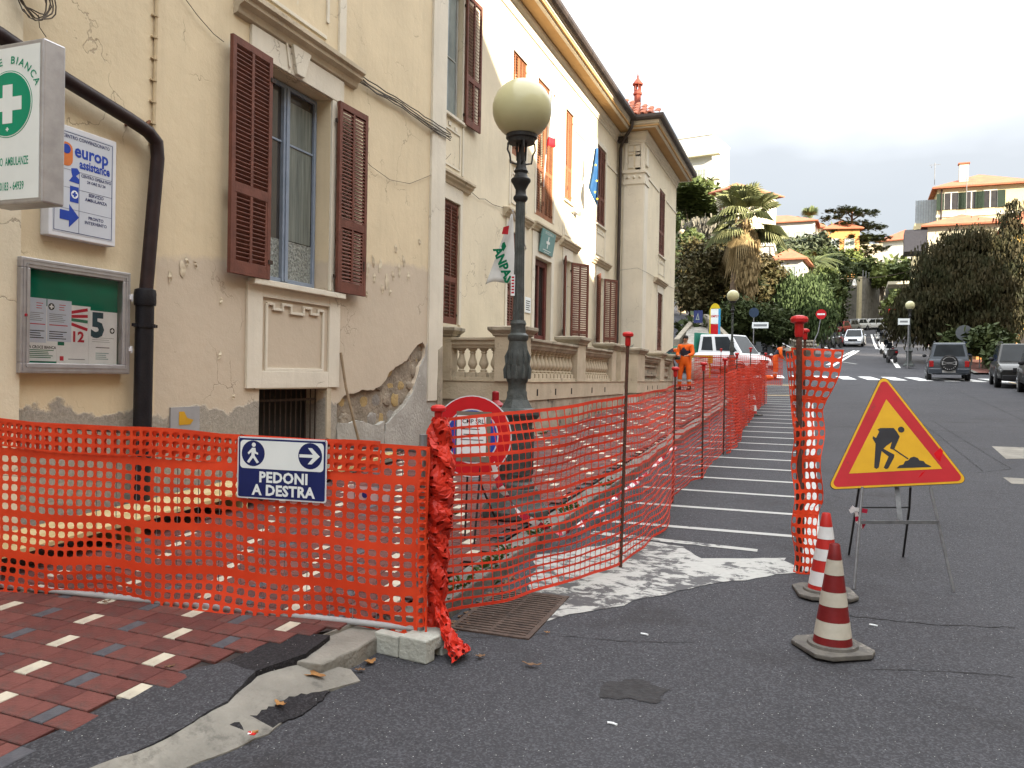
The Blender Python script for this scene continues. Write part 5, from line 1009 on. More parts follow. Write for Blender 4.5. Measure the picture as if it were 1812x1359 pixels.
for a,b_ in (((-.03,-.2),(-.07,.06)),((.07,-.2),(.07,-.1))):
    g=MB(); p=fn_.p(a[0],a[1],-.01); g.tube([p,(p.x+(b_[0]-a[0]),p.y+b_[1],SL*5.5+.12)],.008,6); ns.part('leg',g,BLK)
g=MB(); g.tube([fn_.p(.0,-.1,-.012),fn_.p(.02,-.42,-.25),(c.x+.02,c.y+.55,SL*6+.12)],.008,6); ns.part('leg',g,BLK)
RW=[mat('tape_white',(.62,.60,.60),(.55,.53,.53),.4,6),mat('tape_red',(.42,.02,.05),None,.4,6)]
tp=T('barrier_tape','red and white barrier tape drooping across the kerb behind the netting','tape',tuple(wy(875,830,5.3)))
def tape(t,pts,w=.055,seg=.10):
    P=[]; 
    for k in range(len(pts)-1):
        a,b_=Vector(pts[k]),Vector(pts[k+1]); n=max(1,int((b_-a).length/.03)); P+=[a.lerp(b_,i/n) for i in range(n)]
    P.append(Vector(pts[-1])); 
    mb=MB(); v=[]; acc=0; fi=[]; mi=[]
    for i,p in enumerate(P):
        d=(P[min(i+1,len(P)-1)]-P[max(0,i-1)]).normalized(); a=acc*6+2*noise.noise(Vector((acc*2,seg,1))); up=Vector((0,0,1))-d*d.z; up.normalize(); sd=d.cross(up); nn=(up*math.cos(a)+sd*math.sin(a))*w/2*(.55+.45*abs(math.sin(acc*5+1)))
        v+=[p+nn,p-nn+Vector((0,0,.0)),p-nn+sd*.0012,p+nn+sd*.0012]
        if i: acc+=(p-P[i-1]).length
        if i<len(P)-1:
            k=4*i; fi+=[(k,k+1,k+5,k+4),(k+2,k+3,k+7,k+6),(k+1,k+2,k+6,k+5),(k+3,k,k+4,k+7)]; mi+=[int(acc/seg)%2]*4
    mb.v=[tuple(q) for q in v]; mb.f=fi; mb.m=mi; return t.part('tape',mb,RW,fix=False)
def bow(a,b_,sag,n=10): return [Vector(a).lerp(Vector(b_),i/n)-Vector((0,0,sag*4*(i/n)*(1-i/n))) for i in range(n+1)]
ta=wy(872,820,5.45); tb=wy(985,945,6.0); tcc=wy(1060,905,7.0); td=wy(1195,790,9.6); tape(tp,[ta,wy(885,862,5.55),wy(920,910,5.75),tb,wy(1015,938,6.4),tcc,wy(1090,880,7.6),wy(1140,842,8.6),td])
hy=Vector((wy(877,700,9.5).x,9.5,SL*9.5+.12)); HR=mat('hydrant_red',(.26,.008,.014),(.20,.008,.012),.4,9,.15); ht=T('fire_hydrant','dark red cast iron fire hydrant between the lamp and the terrace corner','hydrant',tuple(hy))
b=MB(); b.lathe(hy,[(.14,0),(.14,.03),(.09,.05),(.08,.45),(.12,.47),(.12,.50),(.09,.52),(.10,.64),(.12,.66),(.12,.70),(.07,.74),(.045,.76),(.045,.86),(.03,.875)],14); ht.part('body',b,HR,smooth=True)
for a in (0,math.pi*.5,math.pi): b=MB(); d=Vector((math.cos(a-.7),math.sin(a-.7),0)); b.lathe(hy+d*.07+Vector((0,0,.58)),[(.05,0),(.05,.06),(.065,.065),(.065,.09),(.03,.10)],12,axis=d); ht.part('outlet',b,HR)
# ================================================================== cones
CRD=mat('cone_red_dull',(.17,.014,.015),(.13,.011,.012),.45,8,.1); CWD=mat('cone_white_dull',(.48,.45,.38),(.38,.35,.29),.35,8,dirt=((.25,.2,.15),9,.62,.1)); CR2=mat('cone_red_bright',(.42,.025,.02),(.36,.02,.018),.4,8); CW2=mat('cone_white_bright',(.62,.62,.62),(.54,.54,.54),.35,8,dirt=((.3,.28,.25),9,.66,.1)); CBS=mat('cone_base_rubber',(.13,.12,.105),(.08,.075,.07),.8,12,.3,dirt=((.25,.23,.2),9,.6,.1))
def cone(x,y,label,H,w,reds,whites,top='red',rz=0,g=None):
    z=SL*y if g is None else g; t=T('traffic_cone',label,'traffic cone',(x,y,z),'red and white traffic cones',rz=rz); t.loc=Vector((0,0,0)); e=w/2
    ch=e*.35; b=MB(); b.prism(ZF,[(-e+ch,-e),(e-ch,-e),(e,-e+ch),(e,e-ch),(e-ch,e),(-e+ch,e),(-e,e-ch),(-e,-e+ch)],.004,.03); t.part('base',b,CBS,bev=.006)
    b=MB(); b.lathe((0,0,0),[(e*.74,.03),(e*.72,.042),(e*.62,.045),(e*.60,.04)],28); t.part('rim',b,CBS,smooth=True)
    bands=[0,.10,.30,.47,.64,.82,1.0] if top=='red' else [0,.08,.30,.48,.66,.85,1]
    for k in range(6):
        a,c_=bands[k],bands[k+1]; r=lambda q: e*.585*(1-q)+.028*q+.004; red=(k%2==0) if k<5 else True; red=(k in (0,2,4)) ; 
        if k==5: red=False
        m=reds if red else whites
        b=MB(); z0_=.04+(H-.04)*a; z1_=.04+(H-.04)*c_
        if k==5: # tip continues in red
            m=reds
        b.lathe((0,0,0),[(r(a)+(0 if red else .0012),z0_),(r(c_)+(0 if red else .0012),z1_-.0005)],28,cap=(k==5)); t.part('red_band' if m is reds else 'white_band',b,m,smooth=True)
    return t
def cone2(x,y,label,H,w,reds,whites,n,rz=0):
    z=SL*y; t=T('traffic_cone',label,'traffic cone',(x,y,z),'red and white traffic cones',rz=rz); t.loc=Vector((0,0,0)); e=w/2; ch=e*.35
    b=MB(); b.prism(ZF,[(-e+ch,-e),(e-ch,-e),(e,-e+ch),(e,e-ch),(e-ch,e),(-e+ch,e),(-e,e-ch),(-e,-e+ch)],.004,.028); t.part('base',b,CBS,bev=.006)
    b=MB(); b.lathe((0,0,0),[(e*.74,.028),(e*.72,.042),(e*.62,.046),(e*.56,.04)],28); t.part('rim',b,CBS,smooth=True)
    r=lambda q: e*.57*(1-q)+.026*q; fr=[0]+list(n)+[1]
    for k in range(len(fr)-1):
        red=k%2==0; a,c_=fr[k],fr[k+1]; b=MB(); o=0 if red else .0012; z0_=.04+(H-.04)*a; z1_=.04+(H-.04)*c_
        pr=[(r(a)+o,z0_),(r(c_)+o,z1_)]
        if k==len(fr)-2: pr+=[(r(1)-.004,z1_+.004),(r(1)-.012,z1_-.01)]
        b.lathe((0,0,0),pr,28,cap=(k==len(fr)-2)); t.part('red_band' if red else 'white_band',b,reds if red else whites,smooth=True)
    return t
g1=gr(1473,1150); cone2(g1.x,g1.y,'faded dark red and cream traffic cone standing nearest the camera',.555,.345,CRD,CWD,[.08,.235,.39,.53,.70,.85],.55)
g2=gr(1459,1052); cone2(g2.x,g2.y,'brighter red and white traffic cone standing just behind the faded one',.52,.36,CR2,CW2,[.06,.24,.39,.54,.67,.83],.2)
g3=gr(1329,735); cone2(g3.x,g3.y,'small distant traffic cone at the foot of the long net fence',.85,.45,CR2,CW2,[.08,.24,.39,.54,.68,.84],.3)
# ================================================================== roadworks sign
TBL=wy(1467,862,5.98); TBR=wy(1713,851,6.12); TTP=wy(1562,664,6.22); mid=(TBL+TBR)/2; fr=(TBR-TBL).normalized(); up=TTP-mid; up=(up-fr*up.dot(fr)); fT=Fr(mid,fr,up)
def sp(px,py):
    d=ray(px,py); t=(fT.o-CAM).dot(fT.n)/d.dot(fT.n); q=CAM+d*t-fT.o; return (q.dot(fT.r),q.dot(fT.u))
def c7(x,y): return sp(1400+x*.412,640+y*.412)
def tri(pts,r,k=5):   # rounded triangle from three corner points
    out=[]
    for i in range(3):
        p=Vector(pts[i]); a=(Vector(pts[i-1])-p).normalized(); b_=(Vector(pts[(i+1)%3])-p).normalized(); th=math.acos(max(-1,min(1,a.dot(b_))))/2; d=r/math.tan(th); c=p+(a+b_).normalized()*(r/math.sin(th)); s=p+a*d; e=p+b_*d
        a0=math.atan2((s-c).y,(s-c).x); a1=math.atan2((e-c).y,(e-c).x); da=(a1-a0+math.pi)%(2*math.pi)-math.pi
        out+=[(c.x+r*math.cos(a0+da*j/k),c.y+r*math.sin(a0+da*j/k)) for j in range(k+1)]
    return out
SY=mat('sign_amber',(.62,.35,.018),(.56,.31,.016),.4,7,dirt=((.30,.17,.03),24,.70,.04)); SRR=mat('sign_scuffed_red',(.44,.02,.028),(.38,.018,.024),.4,5,dirt=((.26,.03,.03),14,.60,.1)); SK=mat('sign_charcoal',(.022,.022,.026),(.03,.03,.035),.5,8)
ws=T('roadworks_sign','triangular amber and red roadworks sign with a digging figure on a steel trestle','sign',(.6,5.85,.25))
cor=[c7(152,545),c7(765,518),c7(398,68)]; cor=[sp(1463,867),sp(1716,855),sp(1562,660)]
b=MB(); b.prism(fT,tri(cor,.035),-.018,0); pl=ws.part('back_plate',b,mat('sign_back_dark',(.05,.05,.05),None,.6))
def inset(cs,d):
    out=[]; c=sum((Vector(p) for p in cs),Vector((0,0)))/3; 
    for p in cs: p=Vector(p); out.append(tuple(p+(c-p).normalized()*d*2))
    return out
b=MB(); b.prism(fT,tri(inset(cor,.003),.033),0,.001); ws.part('amber_border',b,SY,pl)
b=MB(); b.prism(fT,tri(inset(cor,.0165),.028),.001,.002); ws.part('red_band',b,SRR,pl)
ye=[c7(248,481),c7(648,460),c7(408,162)]; b=MB(); b.prism(fT,ye,.002,.003); yf=ws.part('amber_field',b,SY,pl)
man=[(370,292),(382,285),(440,285),(452,300),(466,322),(441,380),(424,373),(432,345),(408,362),(396,374),(443,400),(441,412),(417,458),(406,462),(397,455),(418,408),(388,384),(376,455),(366,461),(356,455),(362,352),(349,330),(351,320),(364,328),(378,300)]
b=MB(); b.prism(fT,[c7(*p) for p in man][::-1],.003,.004); b.prism(fT,disc(fT,*c7(472,292),.021,16),.003,.0041)
ws.part('digging_figure',b,SK,yf)
b=MB(); a_=Vector(c7(440,376)); e_=Vector(c7(502,418)); n_=(e_-a_).normalized(); n_=Vector((-n_.y,n_.x))*.0045; b.prism(fT,[tuple(a_+n_),tuple(a_-n_),tuple(e_-n_),tuple(e_+n_)],.003,.0042); ws.part('shovel_icon',b,SK,yf)
b=MB(); b.prism(fT,[c7(*p) for p in ((453,458),(464,446),(482,441),(488,428),(502,424),(512,412),(528,408),(544,414),(550,424),(568,427),(577,438),(598,448),(602,453))][::-1],.003,.0039); ws.part('heap_icon',b,SK,yf)
b=MB(); b.prism(fT,[c7(*p) for p in ((612,395),(640,370),(652,385),(640,430),(622,415))],.002,.0026); ws.part('glossy_scuff',b,mat('fresh_red_reflector',(.55,.005,.012),None,.25),pl); b=MB(); b.prism(fT,[c7(*p) for p in ((545,500),(560,478),(578,468),(560,490))],.002,.0026); ws.part('glossy_scuff',b,mat('fresh_red_reflector',(.55,.005,.012),None,.25),pl)
LEG=mat('grey_trestle_steel',(.17,.175,.18),(.11,.11,.115),.45,20,.2,metal=.4); LGB=mat('black_trestle_steel',(.02,.02,.022),(.03,.03,.03),.5,20)
def bar_(pts,name,m,r=.008): b=MB(); b.tube(pts,r,6); return ws.part(name,b,m)
fl=gr(1511,1043); fr3=gr(1688,1048); tl=wy(1526,862,5.98); tr2=wy(1646,862,6.08); bar_([tl,fl],'leg',LEG,.009); bar_([tr2,fr3],'leg',LEG,.009)
rl_=gr(1502,982); rr_=gr(1598,985); bar_([wy(1520,864,6.1),rl_],'leg',LGB,.008); bar_([wy(1611,862,6.15),wy(1609,900,6.3),rr_],'leg',LGB,.008)
bar_([wy(1521,898,6.18),wy(1607,898,6.28)],'crossbar',LGB,.006)
b=MB(); q1=wy(1524,924,5.94); q2=wy(1662,924,6.0); b.fbox(Fr(q1,(q2-q1),(0,0,1)),0,(q2-q1).length,-.012,.012,-.004,.004); ws.part('crossbar',b,LEG)
b=MB(); q1=wy(1587,862,6.1); q2=wy(1593,922,6.02); b.fbox(Fr(q1,(1,0,0),(q1-q2)),-.015,.015,-(q1-q2).length,0,-.003,.003); ws.part('strut',b,LEG)
bar_([wy(1592,920,5.99),wy(1602,928,6.1),wy(1608,921,6.2)],'wire_hook',LGB,.003)
k_=wy(1512,905,6.0); tt=T('tape_scrap','scrap of red and white tape tied to a leg of the roadworks sign','tape',tuple(k_)); tape(tt,[k_+Vector((-.02,0,.03)),k_+Vector((.01,-.02,0)),k_+Vector((.02,-.03,-.06)),k_+Vector((.05,-.03,-.10)),k_+Vector((.07,-.03,-.05))],.03,.05); tape(tt,[k_+Vector((-.03,-.02,.0)),k_+Vector((.0,-.03,.02)),k_+Vector((.08,-.02,.01))],.03,.06)
# ================================================================== drain grate
GX0,GX1,GY0,GY1=-1.84,-1.42,4.12,4.84; GZ=lambda y: SL*y+.006
gt_=T('drain_grate','rusty steel drain grate in the gutter under the netting','drain',(GX0,GY0,SL*GY0)); RG=mat('rusty_grate',(.095,.065,.052),(.055,.04,.034),.8,25,.4,dirt=((.16,.13,.11),12,.6,.1)); fg=Fr((0,0,.006),(1,0,0),(0,1,SL))
b=MB(); b.prism(fg,rc(GX0-.03,GX1+.03,GY0-.03,GY1+.03),-.02,.004,holes=[rc(GX0,GX1,GY0,GY1)]); gt_.part('frame',b,RG,bev=.002); b=MB(); b.fbox(fg,GX0,GX1,GY0,GY1,-.03,-.001+.0015); gt_.part('dark_pit',b,DARKIN)
for i in range(19): y=GY0+(i+.5)*(GY1-GY0)/19; b=MB(); b.fbox(fg,GX0,GX1,y-.011,y+.011,-.02,.005); gt_.part('grate_bar',b,RG)
b=MB(); b.fbox(fg,-1.64,-1.62,GY0,GY1,-.02,.003); gt_.part('crossbar',b,RG)
# ================================================================== planks, stick
PY=[mat('yellow_plank_%d'%i,c,tuple(x*.85 for x in c),.75,2,.25,20,stretch=(9,.6,9),dirt=((.22,.16,.08),3,.64,.12)) for i,c in enumerate(((.52,.40,.20),(.56,.44,.24),(.48,.36,.17)))]
pk=T('timber_boardwalk','pale yellow timber planks raised on battens behind the orange barrier','planks',(-5.0,3.7,.3)); sl3=SL
for i in range(4):
    x=-5.17+i*.132; y0=3.0+jit(.1); y1=6.75+jit(.12); fp=Fr((x,0,.26),(1,0,0),(0,1,SL)); b=MB(); b.fbox(fp,0,.128,y0,y1,0,.03+jit(.003)); pk.part('plank',b,PY[i%3],bev=.003)
for y in (3.4,4.6,5.8,6.6): b=MB(); b.box(-5.17,-4.66,y,y+.07,SL*y+.12,SL*y+.262); pk.part('batten',b,PY[2])
pk2=T('timber_pile','small pile of yellow and grey planks lying by the damaged wall','planks',(-4.9,7.4,.45))
for i in range(6):
    a=R(4+jit(6)); fp=Fr((-5.15+.13*(i%3)+.04*(i//3),7.3+jit(.1),SL*7.4+.14+.05*(i//3)),(math.cos(a),math.sin(a),0),(-math.sin(a),math.cos(a),SL)); b=MB(); b.fbox(fp,0,.12,0,1.7+jit(.2),0,.04); pk2.part('plank',b,(PY[i%3] if i%2 else mat('grey_plank',(.22,.19,.15),(.15,.13,.11),.85,3,.3,stretch=(8,.6,8))),bev=.003)
sk=MB(); s0=wx(603,624,XA+.02); s1=wx(612,685,XA+.08); s2=wx(626,745,XA+.16); s3=wx(640,800,XA+.22); sk.tube([s0,s0.lerp(s1,.5),s1,s2,s3,s3+(s3-s2)*1.1],.016,8); tag(obj('wooden_pole',sk,mat('bare_wood_pole',(.30,.22,.14),(.20,.15,.10),.8,6,.3),smooth=True),'long crooked wooden pole leaning on the broken plaster beside the basement window','pole')
# ================================================================== litter and leaves
def leaf(px,py,L_,w_,label,c,rz,curl=.25,dz=.012,base=0):
    g=gr(px,py,base); n=8; v=[]; f=[]
    for i in range(n+1):
        t=i/n; ww=w_*math.sin(math.pi*min(1,t*1.02))**.8/2+.001
        for s in (-1,0,1): lx=(t-.5)*L_; ly=s*ww*(1+.15*math.sin(i*2)); lz=dz+curl*L_*(t-.5)**2+abs(s)*ww*.35+.003*math.sin(i*1.7+s); v.append((lx*math.cos(rz)-ly*math.sin(rz),lx*math.sin(rz)+ly*math.cos(rz),lz))
    for i in range(n):
        for s in range(2): a=3*i+s; f.append((a,a+1,a+4,a+3))
    b=MB(); b.add([g+Vector(p) for p in v],f); o=obj('dead_leaf',b,c,off=tuple(g),fix=False,smooth=True); o.location=g; md=o.modifiers.new('t','SOLIDIFY'); md.thickness=.0012; tag(o,label,'leaf','dead leaves on the ground'); return o
LB=mat('dry_leaf_orange',(.33,.17,.06),(.25,.12,.045),.7,25,.2); LD=mat('dry_leaf_brown',(.17,.10,.055),(.11,.06,.035),.8,25,.2)
leaf(549,1198,.165,.05,'long orange-brown dead leaf on the concrete apron, largest of the leaves',LB,.05,.12,.010,.034); leaf(655,1176,.06,.05,'curled tan dead leaf on the street against the broken kerbstone',LB,1.0,1.2,.008,.0); leaf(637,1190,.05,.025,'small dark dead leaf just below the broken kerbstone',LD,.4); leaf(496,1252,.07,.03,'brown curled dead leaf at the edge of the dark tarmac patch',LB,-.2,.8,.012,.03); leaf(941,1181,.10,.022,'brown dead leaf lying on the open street below the drain',LD,.1,.5); leaf(850,1166,.05,.03,'small dark red dead leaf on the street beside the concrete foot',LD,.6,.6); leaf(300,1184,.045,.02,'small brown dead leaf on the red paving near its broken edge',LD,.8,.6,.01,.10); leaf(187,1068,.06,.02,'twisted brown dead leaf on the red paving by a white paver',LD,1.2,.6,.01,.12)
leaf(968,1123,.03,.012,'tiny orange leaf fragment on the crack in the street',LB,.2,.5)
pc_=gr(442,1300,.03); b=MB(); 
for i in range(5): q=Vector((jit(.035),jit(.015),.01)); b=MB(); f4=Fr(pc_+q,(math.cos(i),math.sin(i),jit(.2)),(-math.sin(i),math.cos(i),jit(.3))); b.fbox(f4,-.012,.012,-.007,.007,0,.003); tag(obj('litter_scrap',b,(REDC,LB,PAPER)[i%3]),('crushed red scrap of litter','orange leafy scrap of litter','crumpled white scrap of litter')[i%3]+(' at the foot of the concrete apron' if i<3 else ' right of the others by the apron'),'litter','scraps of litter on the apron')
for (px,py,l) in ((1140,1124,'curved white scrap lying on the open street above the oil stain'),(1083,1283,'white cigarette end on the street at the bottom of the picture'),(1460,1042,'tiny white scrap on the street between the cones and the road sign'),(1545,1108,'tiny pale scrap on the street right of the cones')): g=gr(px,py); b=MB(); b.tube([g+Vector((-.02,0,.008)),g+Vector((0,.006,.006)),g+Vector((.022,-.004,.006))],.005,6); tag(obj('white_scrap',b,PAPER,off=tuple(g)),l,'litter').location=g
dbg=MB(); rnd=random.Random(5)
for i in range(90):
    y=rnd.uniform(4.0,5.2); x=-1.90+abs(rnd.gauss(0,.05))+.01; g=Vector((x,y,SL*y+.004)); s=rnd.uniform(.006,.02); a=rnd.random()*6; dbg.fbox(Fr(g,(math.cos(a),math.sin(a),rnd.uniform(-.4,.4)),(-math.sin(a),math.cos(a),rnd.uniform(-.4,.4))),-s,s,-s*.6,s*.6,0,.004)
obj('gutter_debris',dbg,LD,kind='stuff',fix=False)
grs=MB()
for (cx,cy,n) in ((-2.0,5.0,70),(-2.02,5.35,50),(-2.0,6.1,60),(-2.0,7.0,60),(-1.98,8.4,50),(-2.0,4.5,40),(-5.18,9.5,40),(-4.1,12.6,40),(-2.85,6.3,30)):
    for i in range(n):
        x=cx+rnd.gauss(0,.03); y=cy+rnd.gauss(0,.13); z=SL*y+(.10 if x<-1.94 else 0); a=rnd.random()*6.28; l=rnd.uniform(.02,.06); w_=rnd.uniform(.004,.010); d=Vector((math.cos(a),math.sin(a),0)); n2=Vector((-d.y,d.x,0)); p=Vector((x,y,z)); grs.add([p-n2*w_*.5,p+n2*w_*.5,p+d*l*.5+n2*w_+Vector((0,0,l*.7)),p+d*l+Vector((0,0,l*.6)),p+d*l*.5-n2*w_+Vector((0,0,l*.7))],[(0,1,2,3,4)])
obj('kerb_weeds',grs,mat('weed_green',(.07,.11,.025),(.045,.075,.02),.8,12),kind='stuff',fix=False)
# ================================================================== flags, plaque
def cloth(t,name,corners,m,n=18,mm=12,amp=.05,fold=5,mats=None,mfn=None):
    A_,B_,C_,D_=[Vector(c) for c in corners]; nrm=(B_-A_).cross(D_-A_).normalized(); v=[];f=[];mi=[]
    for j in range(mm+1):
        for i in range(n+1):
            u,w_=i/n,j/mm; p=A_.lerp(B_,u).lerp(D_.lerp(C_,u),w_); p+=nrm*amp*math.sin(u*fold+w_*2.2)*(.3+.7*w_)+Vector((0,0,.02*math.sin(u*7)))*w_; v.append(p)
    for j in range(mm):
        for i in range(n): a=j*(n+1)+i; f.append((a,a+1,a+n+2,a+n+1)); mi.append(mfn((i+.5)/n,(j+.5)/mm) if mfn else 0)
    b=MB(); b.v=[tuple(p) for p in v]; b.f=f; b.m=mi; o=t.part(name,b,mats or m,fix=False,smooth=True); md=o.modifiers.new('t','SOLIDIFY'); md.thickness=.004; return o,lambda u,w_: A_.lerp(B_,u).lerp(D_.lerp(C_,u),w_)
FW=mat('flag_white',(.56,.56,.55),(.50,.50,.49),.7,3); FG=mat('flag_green',(.0,.16,.075),None,.7); FRD=mat('flag_red',(.45,.02,.03),None,.7)
YF=12.9; fl1=T('association_flag','white ANPAS flag with green letters hanging from a slanted pole over the terrace','flag',tuple(wy(905,540,YF)))
cs=[wy(903,385,YF-.2),wy(909,398,YF),wy(912,498,YF),wy(858,500,YF-.35)]; o,cf=cloth(fl1,'flag_cloth',[wy(905,378,YF),wy(908,380,YF),wy(912,499,YF),wy(858,502,YF-.3)],FW,18,14,.05,5)
def onf(px,py,d=.09): return wy(px,py,YF-d-.12)
def fpoly(pts,m,name): b=MB(); P=[onf(*p) for p in pts]; n=len(P); k=Vector((0,-.004,0)); b.add(P+[p+k for p in P],[tuple(range(n)),tuple(range(2*n-1,n-1,-1))]+[(i,(i+1)%n,n+(i+1)%n,n+i) for i in range(n)]); fl1.part(name,b,m,o)
fpoly([(891,402),(901,399),(899,415),(888,414)],FRD,'red_patch'); fpoly([(893,428),(896,436),(891,445),(887,437),(889,430)],FG,'green_patch')
u_=(onf(893,452)-onf(880,452)).normalized(); aa=R(-68); r_=Vector((math.cos(aa),0,math.sin(aa))); ffr=Fr(onf(890,469),r_,Vector((-r_.z,0,r_.x))); fl1.part('lettering',textmb("ANPAS",ffr,.215,z=.004,bold=.010,sx=.95),FG,o,fix=False)
b=MB(); b.tube([wx(931,440,XB+.02),wy(907,372,YF)],.014,8); fl1.part('flagpole',b,PLSTW)
YE=23.2; fl2=T('european_flag','blue flag with yellow stars drooping from a white pole on the upper facade','flag',tuple(wx(1015,372,XB)))
FB=mat('flag_blue',(.02,.085,.20),(.015,.06,.15),.7,4); FY=mat('flag_yellow',(.6,.5,.05),None,.6)
o,cf=cloth(fl2,'flag_cloth',[wy(1053,262,YE-1.2),wy(1058,262,YE-1.2),wy(1058,368,YE-1.0),wy(1040,330,YE-1.3)],FB,14,10,.10,8)
for px,py in ((1054,292),(1056,320),(1053,340),(1057,352)):
    b=MB(); c=wy(px,py,YE-1.5); b.prism(Fr(c,(1,0,0),(0,0,1)),[((.045 if i%2==0 else .018)*math.sin(i*math.pi/5),(.045 if i%2==0 else .018)*math.cos(i*math.pi/5)) for i in range(10)][::-1],0,.004); fl2.part('star',b,FY,o)
b=MB(); b.tube([wx(1015,374,XB+.02),wy(1054,252,YE-1.2)],.016,8); fl2.part('flagpole',b,PLSTW); b=MB(); p=wx(1016,378,XB); b.box(p.x,p.x+.2,p.y-.03,p.y+.03,p.z-.03,p.z+.03); b.box(p.x+.05,p.x+.11,p.y-.35,p.y+.35,p.z-.02,p.z+.02); b.tube([(p.x+.08,p.y,p.z),(p.x+.08,p.y,p.z-.9)],.02,6); fl2.part('pole_holder',b,ALU)
fl3=T('tricolour_flag','half hidden white and red flag hanging behind the lamp globe','flag',tuple(wy(975,258,19)))
cloth(fl3,'flag_cloth',[wy(972,162,18.4),wy(980,165,18.4),wy(982,258,18.4),wy(966,262,18.2)],FW,10,12,.08,6,mats=[FW,FRD],mfn=lambda u,w_: 1 if w_>.86 else 0); b=MB(); b.tube([wx(962,330,XB+.02),wy(974,158,18.4)],.014,8); fl3.part('flagpole',b,PLSTW)
TEAL=mat('teal_plaque',(.16,.30,.30),(.13,.26,.26),.4,4); p0,p1,p2,p3=wx(961,403,XB+.16),wx(985,415,XB+.16),wx(977,457,XB+.06),wx(955,444,XB+.06); c=(p0+p1+p2+p3)/4; fpq=Fr(c,(0,1,0),(p0+p1-p2-p3)); w_=(p1.y-p0.y)/2*.95; hh=(p0-p3).length/2
pq=T('door_plaque','teal plaque with white cross tilted above the entrance door','sign',tuple(c)); b=MB(); b.fbox(fpq,-w_,w_,-hh,hh,-.03,0); pp=pq.part('plate',b,TEAL,bev=.004); b=MB(); b.fbox(fpq,-.03,.03,-.14,.14,0,.004); b.fbox(fpq,-.13,.13,-.03,.0299,0,.0041); pq.part('white_cross',b,SIGNW,pp); pq.part('lettering',textmb("CROCE BIANCA",Fr(fpq.p(0,.21),fpq.r,fpq.u),.09,z=.003),SIGNW,pp,fix=False); b=MB(); b.fbox(fpq,-.3,.3,-.20,-.185,0,.003); b.fbox(fpq,-.2,.2,-.25,-.235,0,.003); pq.part('print_lines',b,SIGNW,pp)
b=MB(); b.fbox(fB,17.46,17.86,3.06,3.42,.0,.02); dpq=T('door_notice','small white notice plate beside the entrance door','sign',(XB,17.46,3.06)); np_=dpq.part('plate',b,SIGNW); b=MB()
for i in range(5): b.fbox(fB,17.52,17.80-.04*(i%2),3.32-i*.05,3.34-i*.05,.02,.022)
dpq.part('print_lines',b,BLK,np_)
